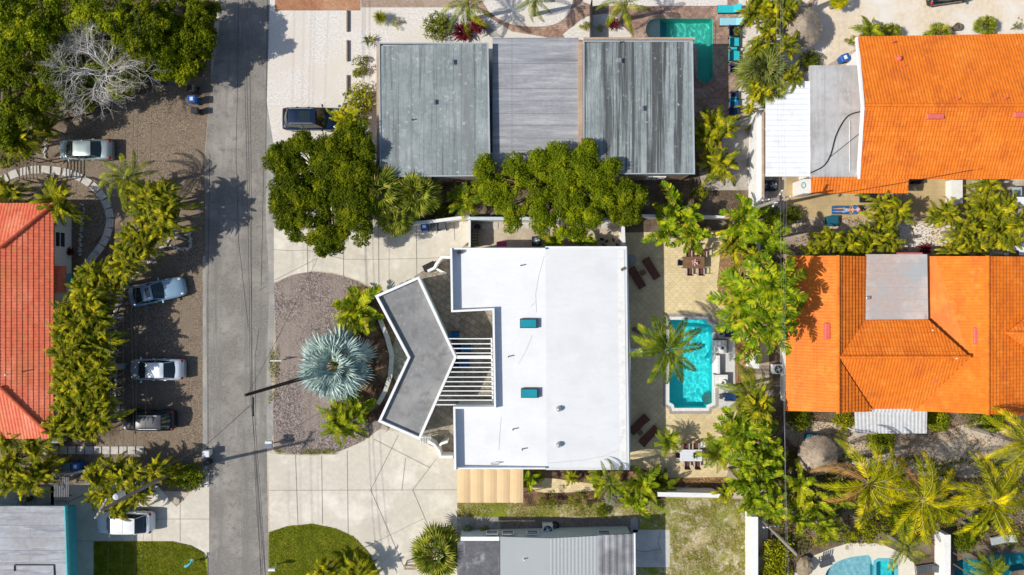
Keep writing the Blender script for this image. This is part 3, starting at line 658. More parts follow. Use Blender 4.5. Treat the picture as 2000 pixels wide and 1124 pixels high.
# -- low house bottom centre
t = T('low_grey_house', 'low house with grey patchwork flat and ribbed roofs at bottom centre', 'house', W(1065, 1090, 0))
walls([(893, 1057), (1238, 1048), (1240, 1290), (893, 1290)], 2.8, .12, M('pale_blue_wall', (.55, .66, .70), (.5, .6, .64), 2), t)
slab([(893, 1058), (976, 1058), (976, 1290), (893, 1290)], 2.9, .18, m_dark_r, t); slab([(977, 1049), (1075, 1052), (1075, 1290), (977, 1290)], 3.0, .2, m_shingle, t)
def ribbed(px, hs, mat, pitch=.28, name='ribbed_roof', amp=1):
    V = [W(p[0], p[1], h_) for p, h_ in zip(px, hs)]; n = max(3, int((V[1]-V[0]).length/pitch)); mb = MB(); a_, b_, c_, d_ = V; fs = []; vs = []
    for i in range(n*4+1):
        f = i/(n*4); zz = Vector((0, 0, (0, .05, .05, 0)[i % 4]*amp)); vs += [a_.lerp(b_, f)+zz, d_.lerp(c_, f)+zz]
    k = len(vs)//2
    for i in range(k-1): fs.append((2*i, 2*i+1, 2*i+3, 2*i+2))
    vs2 = [v-Vector((0, 0, .06)) for v in (a_, b_, c_, d_)]; mb.add(vs, fs); mb.add(vs2, [(0, 1, 2, 3)])
    mb.prism([v.xy for v in V], [v.z-.12 for v in V], [v.z-.02 for v in V])
    return P(mb, name, mat, t, world=True)
ribbed([(1075, 1052), (1168, 1047), (1168, 1290), (1075, 1290)], [3.05, 3.0, 3.0, 3.05], m_shingle, .28, 'ribbed_roof', .35)
ribbed([(1168, 1046), (1238, 1043), (1240, 1290), (1168, 1290)], [3.0, 2.9, 2.9, 3.0], M('dark_ribbed_roof', (.25, .245, .25), (.17, .17, .18), 4, (.36, .36, .37), .5, rough=.8, streak=[(2.5, .1, (.11, .11, .12), .5, .7)]), .5)
slab([(900, 1049), (975, 1049), (975, 1057), (900, 1057)], 2.95, .1, m_white, t, 'eave_board')
slab([(1238, 1042), (1241, 1042), (1243, 1290), (1240, 1290)], 2.95, .1, m_white, t, 'gutter')
vent(1023, 1092, 3.0, m_white, t, 'pipe', name='vent_pipe')
yy = W(0, 1052, 2.8).y+.12
for x in (961, 992, 1040, 1180): win(t, W(x, 0, 1.5).x, yy-.15, 1.0, 1.0, .9, 'x')
# -- orange house north
t = T('orange_tiled_house', 'gabled house with an orange tile roof and small flat annex at upper right', 'house', W(1840, 210, 0))
walls([(1678, 76), (2080, 70), (2080, 349), (1680, 350)], 3.1, .5, m_whitewall, t)
walls([(1586, 345), (1775, 345), (1775, 378), (1586, 378)], 2.7, .35, m_whitewall, t)
tiled([(1675, 72, 3), (2080, 65, 3), (2080, 206, 5.2), (1687, 206, 5.2)], m_orange, parent=t, rib=.25)
tiled([(1687, 206, 5.2), (2080, 206, 5.2), (2080, 350, 3.1), (1678, 350, 3.1)], m_orange, parent=t, rib=.25)
tiled([(1585, 346, 3.1), (1775, 346, 3.1), (1773, 378, 2.72), (1585, 378, 2.72)], m_orange, parent=t, rib=.25, dirv=(0, 1))
cap((1687, 206, 5.22), (2080, 206, 5.22), m_orange, t, .15)
mb = MB()
for p, q in (((1673, 72, 3.05), (1685, 206, 5.3)), ((1685, 206, 5.3), (1676, 350, 3.15))):
    a_, b_ = W(*p), W(*q); e = Vector((.16, 0, 0)); dz = Vector((0, 0, .3)); mb.add([a_-dz, a_-dz+e, a_+e, a_, b_-dz, b_-dz+e, b_+e, b_], [(0, 1, 2, 3), (7, 6, 5, 4), (3, 2, 6, 7), (0, 3, 7, 4), (1, 5, 6, 2)])
P(mb, 'verge_board', m_white, t, world=True)
for x, y in ((1826, 228), (1996, 225)):
    c = W(x, y, 4.95); mb = MB(); mb.box(c.x, c.y, 4.7, 1.35, .42, .4); P(mb, 'ridge_vent', m_pink, t, world=True, bevel=.06)
c = W(1756, 115, 3.9); mb = MB(); mb.lathe([(.2, 3.6), (.2, 4.0), (.1, 4.1)], c.x, c.y, 12); P(mb, 'vent_pipe', m_pink, t, world=True)
for x, y, h_ in ((1868, 195, 5.1), (1962, 193, 5.1), (1743, 83, 3.4), (1764, 130, 3.9)): vent(x, y, h_, m_pink, t, 'pipe', name='vent_pipe')
slab([(1582, 128), (1676, 128), (1687, 206), (1678, 348), (1583, 348)], 3.0, .25, m_grey_f, t, 'flat_roof')
walls([(1584, 131), (1674, 131), (1676, 344), (1586, 344)], 2.8, .1, m_whitewall, t)
slab([(1672, 341), (1684, 341), (1684, 347), (1672, 347)], 3.15, .15, m_grey_f, t, 'roof_edging')
mb = MB(); pts = catmull([W(1583, 338, 3.06), W(1608, 325, 3.06), (W(1622, 303, 3.06)), W(1634, 262, 3.06), W(1655, 228, 3.06), W(1682, 218, 3.06)], 8, False); mb.tube(pts, .045, 6)
mb.tube(catmull([W(1621, 307, 3.06), W(1645, 288, 3.06), W(1680, 260, 3.06)], 6, False), .02, 5); P(mb, 'roof_cable', m_dark, t, world=True)
mb = MB(); mb.tube([W(1660, 237, 3.05), W(1660, 336, 3.05)], .025, 5); P(mb, 'roof_conduit', m_white, t, world=True)
for x in (1660, 1720, 1850, 1950): win(t, W(x, 0, 2).x, W(0, 350 if x > 1775 else 378, 2.9).y+.45, 1, 1.4, 1.1, 'x')
# white ribbed metal patio roof
t = T('metal_patio_cover', 'white ribbed metal patio cover left of the flat annex of the orange-roofed house', 'patio cover', W(1540, 250, 0))
V = [W(1496, 159, 2.7), W(1496, 345, 2.7), W(1582, 345, 2.9), W(1582, 159, 2.9)]
ribbed([(1496, 345), (1496, 159), (1582, 159), (1582, 345)], [2.7, 2.7, 2.9, 2.9], m_metalw, .42, 'metal_sheet')
for p in ((1499, 163), (1499, 340), (1499, 250)): c = W(*p, 2.6); mb = MB(); mb.tube([(c.x, c.y, 0), (c.x, c.y, 2.6)], .05, 6); P(mb, 'post', m_white, t, world=True)
# -- orange house south
t = T('orange_tiled_house', 'hip-and-gable orange tile house with a pinkish flat roof at middle right', 'house', W(1760, 660, 0))
walls([(1540, 503), (2080, 503), (2080, 803), (1540, 803)], 2.9, .45, m_whitewall, t)
tiled([(1537, 500, 3), (1637, 500, 5.0), (1637, 805, 5.0), (1535, 803, 3)], m_orange, parent=t, rib=.25)
tiled([(1637, 500, 5), (1692, 501, 3.55), (1688, 626, 3.55), (1640, 696, 4.95), (1699, 790, 3.4), (1702, 806, 3.4), (1637, 806, 5)][0:4]+[(1637, 697, 5)], m_orange, parent=t, rib=.3, dirv=(-1, 0), step=.10, course=.34)
tiled([(1637, 700, 5), (1704, 804, 3.3), (1637, 806, 5)], m_orange, parent=t, rib=.3, dirv=(-1, 0), step=.10, course=.34)
tiled([(1690, 626, 3.7), (1813, 625, 3.7), (1893, 697, 5), (1640, 697, 5)], m_orange, parent=t, rib=.25, dirv=(0, -1))
tiled([(1640, 699, 5), (1893, 699, 5), (1790, 799, 3.2), (1702, 799, 3.2)], m_orange, parent=t, rib=.25, dirv=(0, 1))
tiled([(1812, 501, 3.1), (1929, 501, 5.05), (1929, 808, 5.05), (1786, 803, 3.0), (1895, 698, 4.7), (1813, 624, 3.3)][0:3]+[(1895, 699, 4.6), (1812, 625, 3.1)], m_orange, parent=t, rib=.25, dirv=(1, 0))
tiled([(1929, 700, 5.05), (1929, 809, 5.05), (1783, 803, 3.0), (1893, 699, 4.6)], m_orange, parent=t, rib=.25, dirv=(1, 0))
tiled([(1929, 501, 5.05), (2080, 503, 2.4), (2080, 812, 2.4), (1929, 809, 5.05)], m_orange, parent=t, rib=.3, dirv=(-1, 0), step=.10, course=.34)
tiled([(1966, 650, 4.9), (2080, 560, 3.9), (2080, 650, 5.4)], m_orange, parent=t, rib=.25, dirv=(0, -1))
tiled([(1966, 652, 4.9), (2080, 652, 5.4), (2080, 740, 3.9)], m_orange, parent=t, rib=.25, dirv=(0, 1))
for a_, b_ in (((1637, 499, 5.05), (1637, 807, 5.05)), ((1638, 698, 5.05), (1893, 698, 5.05)), ((1929, 500, 5.1), (1929, 810, 5.1)), ((1967, 651, 4.95), (2080, 651, 5.45))): cap(a_, b_, m_orange, t, .15)
slab([(1693, 497), (1811, 497), (1813, 626), (1688, 627)], 3.6, .2, m_pinkroof, t, 'flat_roof')
slab([(1753, 494), (1802, 494), (1802, 498), (1753, 498)], 3.5, .15, m_pink, t, 'roof_edging')
for x, y in ((1615, 647), (1905, 656)):
    c = W(x, y, 4.6); mb = MB(); mb.box(c.x, c.y, 4.35, .42, 1.3, .45); P(mb, 'ridge_vent', m_pink, t, world=True, bevel=.06)
for x, y, h_ in ((1645, 760, 4.6), (1825, 741, 4.1), (1694, 582, 3.6)):
    c = W(x, y, h_); mb = MB(); mb.box(c.x, c.y, h_-.1, .35, .25, .3); P(mb, 'roof_vent', m_pink if x != 1694 else m_metal, t, world=True, bevel=.04)
for x, y, h_ in ((1818, 645, 3.9), (1864, 700, 4.9), (1562, 562, 3.5)): vent(x, y, h_, m_white, t, 'pipe', name='vent_pipe')
# aluminium canopy
t = T('metal_canopy', 'aged white aluminium canopy on the south side of the middle orange house', 'canopy', W(1740, 820, 0))
ribbed([(1702, 790), (1783, 790), (1783, 806), (1702, 806)], [3.0, 3.0, 2.85, 2.85], m_alum, .3, 'metal_sheet', .5); ribbed([(1670, 803), (1811, 803), (1810, 847), (1672, 847)], [2.75, 2.75, 2.5, 2.5], m_alum, .3, 'metal_sheet', .5)
for x in (1675, 1740, 1806): c = W(x, 844, 2.4); mb = MB(); mb.tube([(c.x, c.y, 0), (c.x, c.y, 2.45)], .04, 6); P(mb, 'post', m_white, t, world=True)
# -- white house fragments at the right edge
t = T('glazed_porch', 'white framed glazed porch at the right edge between the orange houses', 'porch', W(1985, 390, 0))
slab([(1972, 385), (2050, 385), (2050, 405), (1974, 402)], 2.4, .12, m_metalw, t); walls([(1980, 385), (2050, 385), (2050, 402), (1980, 402)], 2.3, .1, m_white, t); slab([(1976, 366), (1996, 366), (1996, 382), (1978, 382)], 1.6, .1, M('pale_glass', (.4, .5, .52), rough=.1), t, 'pane')
t = T('glazed_porch', 'white lean-to with a pale glass top against the middle orange house', 'porch', W(1980, 490, 0))
slab([(1962, 478), (2040, 474), (2040, 499), (1962, 499)], 2.2, .1, m_metalw, t); walls([(1964, 480), (2040, 478), (2040, 498), (1964, 498)], 2.1, .1, m_white, t); slab([(1972, 490), (1990, 490), (1990, 500), (1972, 500)], 2.28, .06, m_glass, t, 'pane')

# ---------------------------------------------------------------- garden walls, fences
def wall(label, px, h, w, mat=m_whitewall, name='garden_wall', cat='wall', cap_m=None, capz=.06):
    V = [W(a, b_, h).xy for a, b_ in px]; c = sum(V, Vector((0, 0)))/len(V)
    t = T(name, label, cat, (c.x, c.y, 0)); n = len(V)
    for nm, ww, z0, z1, mt in (('wall_body', w, 0, h-capz, mat), ('coping', w+.06, h-capz, h, cap_m or mat)):
        mb = MB()
        def off(i, d):
            b2 = V[i]; a_ = V[i-1] if i > 0 else b2-(V[1]-V[0]); c2 = V[i+1] if i < n-1 else b2+(b2-a_)
            d1 = (b2-a_).normalized(); d2 = (c2-b2).normalized(); nn = Vector((-d1.y-d2.y, d1.x+d2.x)); nn = nn/max(.4, nn.dot(Vector((-d1.y, d1.x))))
            return b2+nn*d
        for i in range(n-1): mb.prism([off(i, -ww/2), off(i+1, -ww/2), off(i+1, ww/2), off(i, ww/2)], z0, z1)
        P(mb, nm, mt, t, world=True)
    return t
wall('white garden wall beside the brick pool yard and metal patio cover', [(1485, 215), (1483, 405)], 1.9, .5, cap_m=m_white)
wall('low red-capped brick wall against the white metal patio cover', [(1491, 215), (1491, 405)], 2.2, .1, m_brickw)
wall('white garden wall behind the main pool and palms', [(1479, 470), (1477, 720)], 1.9, .45, cap_m=m_white)
wall('white garden wall along the right of the dry lawn', [(1474, 1010), (1474, 1290)], 1.6, .5, cap_m=m_white)
wall('white wall between the brown mulch strip and the dry lawn', [(1285, 966), (1400, 968), (1418, 974)], 1.7, .3)
wall('white slanting wall behind the blue and grey bins', [(796, 437), (850, 432), (896, 426), (917, 424)], 1.6, .2, cap_m=m_white)
wall('white wall north of the stepping-stone side yard', [(917, 427), (1225, 428)], 1.8, .2, cap_m=M('pale_blue_cap', (.55, .66, .7)))
wall('thin white wall at the left end of the side yard', [(917, 429), (917, 483)], 1.8, .12)
wall('white wall at the right end of the side yard', [(1217, 431), (1219, 484)], 1.8, .18)
wall('pale fence wall behind banana plants near the north patio', [(1235, 421), (1415, 424), (1430, 424)], 1.6, .14)
wall('white wall between the two bottom right pools', [(1851, 1045), (1850, 1290)], 1.4, .45)
wall('curved pale planter wall in the mulch by the chevron carport', [(742, 625), (756, 660), (765, 695), (762, 735), (752, 765), (738, 790)], .45, .3, m_stone, 'planter_wall')
wall('dark metal fence line crossing the white gravel at top', [(1156, 0), (1156, 78)], 1.5, .05, m_dark, 'metal_fence', 'fence')
wall('white wall strip beside the tan terrace and orange annex', [(1578, 350), (1578, 378)], 2.2, .7)
wall('white wall between the tan terrace and palms', [(1869, 352), (1869, 398)], .8, .9)
wall('grey-white retaining wall below the road-side bins on the left', [(112, 928), (140, 926), (165, 920)], 1.0, .12)
wall('curved white scalloped wall at the north entry of the courtyard', [(884, 503), (862, 503), (852, 516), (848, 524), (835, 530)], 1.5, .16)
wall('curved white scalloped wall at the south entry of the courtyard', [(836, 862), (848, 870), (857, 882), (860, 893), (884, 893)], 1.5, .16)
wall('short curved white wall inside the south courtyard entry', [(853, 877), (862, 867), (874, 863)], 1.3, .14)
wall('short white wall inside the north courtyard entry', [(850, 524), (862, 531), (870, 534)], 1.3, .12)
for i, (y0, y1) in enumerate(((22, 63), (80, 121), (148, 186))):
    c = W(679.5, (y0+y1)/2); t = T('timber_beam', ['northernmost', 'middle', 'southernmost'][i]+' of three dark timber beams edging the white gravel parking', 'timber', c)
    mb = MB(); mb.box(0, 0, 0, .16, (y1-y0)/S, .2); P(mb, 'beam', m_wood, t, bevel=.02)
def slats(name, label, cat, x0, y0, x1, y1, h, n, mat, axis='y', w=.06, posts=True):
    c = W((x0+x1)/2, (y0+y1)/2, h); t = T(name, label, cat, (c.x, c.y, 0)); a_, b_ = W(x0, y0, h), W(x1, y1, h)
    mb = MB()
    for i in range(n):
        f = i/(n-1)
        if axis == 'y': mb.box(a_.x+(b_.x-a_.x)*f, (a_.y+b_.y)/2, h, w, abs(b_.y-a_.y), .06)
        else: mb.box((a_.x+b_.x)/2, a_.y+(b_.y-a_.y)*f, h, abs(b_.x-a_.x), w, .06)
    P(mb, 'slats', mat, t, world=True); mb = MB()
    for f in (.08, .92):
        if axis == 'y': mb.box((a_.x+b_.x)/2, a_.y+(b_.y-a_.y)*f, h-.1, abs(b_.x-a_.x), .08, .095)
        else: mb.box(a_.x+(b_.x-a_.x)*f, (a_.y+b_.y)/2, h-.1, .08, abs(b_.y-a_.y), .095)
    P(mb, 'crossbeams', mat, t, world=True)
    for x in (a_.x+.05, b_.x-.05):
        for y in (a_.y-.1, b_.y+.1):
            mb = MB(); mb.box(x, y, 0, .08, .08, h-.1); P(mb, 'post', mat, t, world=True)
slats('garden_arbor', 'weathered wooden arbor over the curved stone path at left', 'arbor', 38, 306, 72, 352, 2.3, 6, m_wood)
slats('slatted_gate', 'dark slatted screen beside the blue-grey flat roof at bottom left', 'screen', 107, 932, 134, 984, 2.0, 9, M('grey_slat', (.25, .25, .26)))
slats('metal_gate', 'open slatted white gate at the south end of the chevron carport', 'gate', 822, 853, 841, 868, 1.3, 7, m_white, w=.04)
slats('timber_gate', 'brown timber fence panel beside the fan palm at the bottom', 'fence', 790, 1104, 812, 1113, 1.2, 8, m_brickw)
slats('wooden_rack', 'weathered wooden slat rack in the left part of the side yard', 'rack', 920, 448, 934, 482, 1.0, 7, m_wood, 'x', .12)
# ---------------------------------------------------------------- plants
m_leaf_d = leafM('dark_tree_leaves', (.026, .044, .003), (.13, .165, .005), (.30, .32, .010), .25)
m_leaf_m = leafM('tree_leaves', (.035, .060, .004), (.20, .255, .007), (.46, .48, .012), .28)
m_leaf_y = leafM('yellow_green_leaves', (.08, .10, .010), (.20, .22, .02), (.38, .36, .03), .3)
m_areca = leafM('areca_leaflets', (.028, .050, .003), (.24, .275, .006), (.80, .68, .012), .3, old=(.42, .25, .05), sc_=1.4)
m_palm = leafM('palm_leaflets', (.030, .062, .004), (.20, .275, .007), (.62, .60, .015), .3, old=(.40, .27, .06), sc_=1.2)
m_gold = leafM('golden_palm_leaflets', (.05, .085, .003), (.42, .42, .004), (1.0, .80, .006), .35, sc_=.9)
m_fan = leafM('fan_palm_leaves', (.04, .065, .008), (.22, .27, .025), (.52, .50, .06), .25, old=(.45, .32, .12), sc_=1.5)
m_silver = leafM('silver_palm_leaves', (.22, .33, .32), (.44, .56, .52), (.66, .74, .68), .15, sc_=1.5, rough=.5)
m_banana = leafM('banana_leaves', (.030, .072, .004), (.17, .27, .007), (.60, .62, .015), .3, old=(.55, .33, .05), sc_=1.6)
m_redleaf = leafM('red_leaves', (.09, .012, .02), (.20, .02, .035), (.26, .05, .04), .2)
m_shrub = leafM('shrub_leaves', (.05, .07, .005), (.28, .29, .008), (.62, .56, .012), .25, sc_=2)
m_bare = M('bleached_bark', (.72, .68, .63), (.58, .54, .5), 4)
m_bark = M('bark', (.17, .13, .095), (.09, .07, .05), 7, rough=.95, bump=.6, bs=15, space='O')
m_ptrunk = M('palm_trunk', (.30, .26, .21), (.19, .16, .13), 6, rough=.9, bump=.4, bs=18, space='O')
m_rib = M('leaf_rib', (.26, .27, .06), (.20, .22, .05), 3)
m_ribd = M('brown_frond', (.40, .22, .07), (.26, .14, .05), 3)
m_deadl = leafM('dead_leaflets', (.25, .12, .03), (.42, .23, .06), (.5, .3, .1), .2)
m_thatch = M('thatch', (.42, .34, .26), (.24, .19, .14), 5, rough=.95)

def qmesh(name, Q, mat, Q2=None, mat2=None):
    """many separate quads (n,4,3) as one mesh"""
    A = Q if Q2 is None else np.concatenate([Q, Q2]); n = len(A)
    me = bpy.data.meshes.new(name); me.vertices.add(n*4); me.loops.add(n*4); me.polygons.add(n)
    me.vertices.foreach_set('co', A.astype(np.float32).ravel()); me.loops.foreach_set('vertex_index', np.arange(n*4, dtype=np.int32))
    me.polygons.foreach_set('loop_start', np.arange(0, n*4, 4, dtype=np.int32))
    try: me.polygons.foreach_set('loop_total', np.full(n, 4, dtype=np.int32))
    except Exception: pass
    me.materials.append(mat)
    if Q2 is not None:
        me.materials.append(mat2); mi = np.zeros(n, dtype=np.int32); mi[len(Q):] = 1; me.polygons.foreach_set('material_index', mi)
    me.update(calc_edges=True); return me
def unit(v): return v/np.maximum(1e-9, np.linalg.norm(v, axis=-1, keepdims=True))
def frond(L, wid, n, lw, ang, elev, drop, prof='feather', seed=0, ldroop=.35, sway=.15, rr=.025):
    """one feather leaf: (leaflet quads, rachis quads); it starts at the origin and runs along +x"""
    g = np.random.default_rng(seed); K = 24; t = np.linspace(0, 1, K+1)
    a = elev-(elev+drop)*t**1.15; y_ = sway*g.normal()*t
    P0 = np.zeros((K+1, 3))
    for i in range(K):
        P0[i+1] = P0[i]+np.array([math.cos(a[i])*math.cos(y_[i]*2), math.cos(a[i])*math.sin(y_[i]*2), math.sin(a[i])])*L/K
    ts = np.linspace(.10, .995, n)+g.normal(0, .15/n, n)
    ts = np.clip(ts, 0.05, .995); idx = ts*K; i0 = np.minimum(idx.astype(int), K-1); f = (idx-i0)[:, None]
    C = P0[i0]*(1-f)+P0[i0+1]*f; Tn = unit(P0[i0+1]-P0[i0])
    Sd = unit(np.cross(Tn, np.array([0, 0, 1.]))); Up = np.cross(Sd, Tn)
    out = []
    if prof == 'feather': pr = np.minimum(1, .35+ts*3.2)*(1-np.maximum(0, ts-.35)**1.7*1.7).clip(.22, 1)
    elif prof == 'leaf': pr = np.sin(np.pi*np.clip(ts*.93+.04, 0, 1))**.55
    else: pr = np.minimum(1, .5+ts*2)*(1-ts**3*.7)
    for s_ in (-1, 1):
        j = g.normal(0, .10, (n, 1)); an = ang*(1-.45*ts)[:, None]+j
        D = unit(Tn*np.cos(an)+Sd*s_*np.sin(an)+Up*(.25+g.normal(0, .08, (n, 1))))
        ll = (wid*pr*(1+g.normal(0, .07, n)))[:, None]
        mid = C+D*ll*.5; dz = np.array([0, 0, -1.])*ll*ldroop*(1+g.normal(0, .3, (n, 1)))
        tip = C+D*ll+dz; w = Tn*lw/2
        if prof == 'leaf':
            e0 = C+D*ll*.97+dz*.6; out += [np.stack([C-w, C+w, mid+w*1.0+dz*.1, mid-w*1.0+dz*.1], 1), np.stack([mid-w+dz*.1, mid+w+dz*.1, e0+w*.8, e0-w*.9], 1)]
        else: out.append(np.stack([C-w*.3, mid-w, tip, mid+w], 1))
    Tn2 = unit(np.gradient(P0, axis=0)); S2 = unit(np.cross(Tn2, np.array([0, 0, 1.]))); r = (rr*(1-.8*t))[:, None]; U2 = np.cross(S2, Tn2)
    a_, b_, c_ = P0-S2*r, P0+S2*r, P0+U2*r*.9
    rq = np.concatenate([np.stack([a_[:-1], c_[:-1], c_[1:], a_[1:]], 1), np.stack([c_[:-1], b_[:-1], b_[1:], c_[1:]], 1)])
    return np.concatenate(out), rq
def xf(Q, az=0, pit=0, roll=0, loc=(0, 0, 0), s_=1):
    M_ = (Matrix.Rotation(az, 3, 'Z') @ Matrix.Rotation(-pit, 3, 'Y') @ Matrix.Rotation(roll, 3, 'X'))
    return (Q*s_) @ np.array(M_).T + np.array(loc)
def fan(Rr, n, spread, pet, seed, fold=.2, droop=.25):
    g = np.random.default_rng(seed); out = []; c = np.array([pet, 0, 0])
    an = np.linspace(-spread, spread, n)+g.normal(0, .02, n); ca, sa = np.cos(an), np.sin(an)
    D = np.stack([ca, sa, np.full(n, .0)+fold*np.abs(sa)*.5+g.normal(0, .05, n)], 1); N = np.stack([-sa, ca, 0*sa], 1)
    ll = Rr*(.78+.22*ca)*(1+g.normal(0, .05, n)); w = (Rr*spread/n*1.05)
    zz = np.array([0, 0, 1.]); p1 = c+D*(ll*.55)[:, None]; tip = c+D*ll[:, None]-zz*(ll*droop*(1+g.normal(0, .3, n)))[:, None]
    k = np.where(np.arange(n) % 2 == 0, 1, -1)[:, None]*.03*Rr*zz
    q = np.stack([c+0*D, p1-N*w*.62+k, tip, p1+N*w*.62-k], 1)
    r = .018*Rr+.008; pq = np.array([[[0, -r, 0], [0, r, 0], [pet, r, 0], [pet, -r, 0]]])
    return q, pq
def norm_crown(Q, Q2=None):
    """scale so the crown's radius is 1; returns top height too"""
    A = Q.reshape(-1, 3); r = np.percentile(np.hypot(A[:, 0], A[:, 1]), 97); top = A[:, 2].max()/r
    return Q/r, (Q2/r if Q2 is not None else None), top
def crown_fronds(nf, mk, elev, spread, seed, base=.1):
    g = np.random.default_rng(seed); A = []; B_ = []
    for i in range(nf):
        f = (i+.5)/nf; az = i*2.39996+g.normal(0, .2); q, r = mk(f, seed*100+i); pit = elev(f)+g.normal(0, .12)
        bl = (g.normal(0, base), g.normal(0, base), g.normal(0, base*.6)); ro = g.normal(0, .25); s_ = 1+g.normal(0, .09)
        A.append(xf(q, az, pit, ro, bl, s_)); B_.append(xf(r, az, pit, ro, bl, s_))
    return np.concatenate(A), np.concatenate(B_)
CR = {}
def reg(kind, q, r, m1, m2):
    q, r, top = norm_crown(q, r); me = qmesh(kind, q, m1, r, m2); CR.setdefault(kind, []).append((me, top))
for sd_ in range(4):
    q, r = crown_fronds(40, lambda f, s_: frond(1.9-.5*f, .30, 44, .085, 1.0, .2, 1.3+.5*(1-f), seed=s_, ldroop=.5), lambda f: .1+1.15*f, 0, 11+sd_, .34); reg('areca', q, r, m_areca, m_rib)
    q, r = crown_fronds(26, lambda f, s_: frond(2.1-.5*f, .42, 46, .065, .95, .15, 1.1, seed=s_, ldroop=.35), lambda f: -.15+1.2*f, 0, 31+sd_, .05); reg('feather', q, r, m_palm, m_rib)
    q, r = crown_fronds(14, lambda f, s_: frond(2.4-.5*f, .46+.07*(s_ % 3), 18, .15, 1.3, .2, .9, 'leaf', seed=s_, ldroop=.18, rr=.03), lambda f: .05+1.15*f, 0, 51+sd_, .25); reg('banana', q, r, m_banana, m_rib)
def fanc(nf, Rr, n, pet, m, kind, seed, e0=-.5, spread=2.0):
    g = np.random.default_rng(seed); A = []; B_ = []
    for i in range(nf):
        f = (i+.5)/nf; az = i*2.39996+g.normal(0, .15); pit = e0+(1.45-e0)*f+g.normal(0, .1); q, r = fan(Rr*(1-.35*f), n, spread, pet*(1-.3*f), seed*50+i)
        ro = g.normal(0, .3); A.append(xf(q, az, pit, ro)); B_.append(xf(r, az, pit, ro))
    reg(kind, np.concatenate(A), np.concatenate(B_), m, m_rib)
for sd_ in range(3): fanc(34, .95, 26, 1.0, m_fan, 'fan', 70+sd_)
fanc(25, 1.4, 26, 1.25, m_silver, 'silver', 83, -.2, 1.7)
def spike(kind, n, L, w, m, seed, e0=.1):
    g = np.random.default_rng(seed); az = np.arange(n)*2.39996; el = e0+(1.4-e0)*(np.arange(n)/n)+g.normal(0, .1, n); ll = L*(1+g.normal(0, .15, n))
    D = np.stack([np.cos(az)*np.cos(el), np.sin(az)*np.cos(el), np.sin(el)], 1); N = np.stack([-np.sin(az), np.cos(az), 0*az], 1)*w/2
    o = g.normal(0, .12*L, (n, 3)); o[:, 2] = abs(o[:, 2]); p1 = o+D*(ll*.5)[:, None]; tip = o+D*ll[:, None]-np.array([0, 0, .3])*ll[:, None]
    q = np.stack([o, p1-N, tip, p1+N], 1); reg(kind, q, q[:1], m, m)
spike('cordyline', 110, 1.0, .13, m_redleaf, 5); spike('agave', 34, 1.0, .14, m_fan, 6); spike('tuft', 420, 1.0, .035, m_shrub, 7, .3)
def clump_leaves(blobs, dens, size, seed, flat=.8):
    """leaves scattered through and over a set of leafy clumps (x,y,z,r)"""
    g = np.random.default_rng(seed); out = []
    for (x, y, z, r) in blobs:
        n = int(dens*r*r*12); d = unit(g.normal(0, 1, (n, 3))); d[:, 2] = np.abs(d[:, 2])*1.0-(g.random(n) < .3)*.6; d = unit(d)
        lump = 1+.16*np.sin(d[:, 0]*7+x*3)+.16*np.sin(d[:, 1]*8+y*5)+.1*np.sin(d[:, 2]*9+x)
        rad = r*lump*(1-.42*g.random(n)**1.8)+g.normal(0, .05*r, n)
        c = np.array([x, y, z])+d*rad[:, None]*np.array([1, 1, flat])
        nm = unit(d*.75+g.normal(0, .55, (n, 3))+np.array([0, 0, .45])); a = unit(np.cross(nm, g.normal(0, 1, (n, 3)))); b_ = np.cross(nm, a)
        s_ = size*(1+g.normal(0, .22, n))[:, None]; a = a*s_; b_ = b_*s_*.55
        out.append(np.stack([c-a, c-b_, c+a, c+b_], 1))
    return np.concatenate(out)
for sd_ in range(4):
    g_ = np.random.default_rng(sd_+90); bl = [(0, 0, .1, .6)]+[(.55*math.cos(a), .55*math.sin(a), g_.normal(0, .08), .38+.1*g_.random()) for a in np.arange(6)*1.05+g_.random()]
    q = clump_leaves(bl, 95, .062, sd_+5); reg('bush', q, q[:1], m_shrub, m_shrub)
    bl = [(g_.normal(0, .38), g_.normal(0, .38), g_.random()*.4, .16+.13*g_.random()) for k in range(13)]
    q = clump_leaves(bl, 110, .05, sd_+15); reg('loose', q, q[:1], m_leaf_y, m_leaf_y)
FR = []
for sd_ in range(4):
    q, r = frond(3.4, .58, 100, .05, .85, .35, 1.0, seed=200+sd_, ldroop=.55, sway=.3, rr=.03); FR.append((q, r))
FRM = {}
FRD = [frond(3.4, .80, 115, .065, .85, .35, .9, seed=400+i, ldroop=.35, sway=.12, rr=.035) for i in range(3)]
for nm, m1, m2 in (('green', m_palm, m_rib), ('dark', leafM('dark_palm_leaflets', (.02, .055, .004), (.12, .20, .006), (.50, .50, .010), .2, old=(.40, .30, .04), sc_=1.0), m_rib), ('gold', m_gold, M('gold_rib', (.5, .4, .06))), ('dead', m_deadl, m_ribd)):
    FRM[nm] = [qmesh('frond', q, m1, r, m2) for q, r in (FRD if nm == 'dark' else FR)]
BL = [qmesh('frond', *(lambda z: (z[0], m_banana, z[1], m_rib))(frond(2.6, .58, 24, .125, 1.3, .5, .7, 'leaf', seed=300+i, ldroop=.15, rr=.035))) for i in range(3)]
def trunk_mesh(name, pts, r0, r1, mat, n=8):
    mb = MB(); mb.tube(pts, r0, n, r1); return mb.mesh(name, mat, smooth=True)
TM = {'palm': trunk_mesh('trunk', [(0, 0, 0), (.01, 0, .3), (0, .01, .7), (0, 0, 1)], 1.15, .85, m_ptrunk, 10), 'bark': trunk_mesh('trunk', [(0, 0, 0), (0, 0, 1)], 1.2, .8, m_bark)}
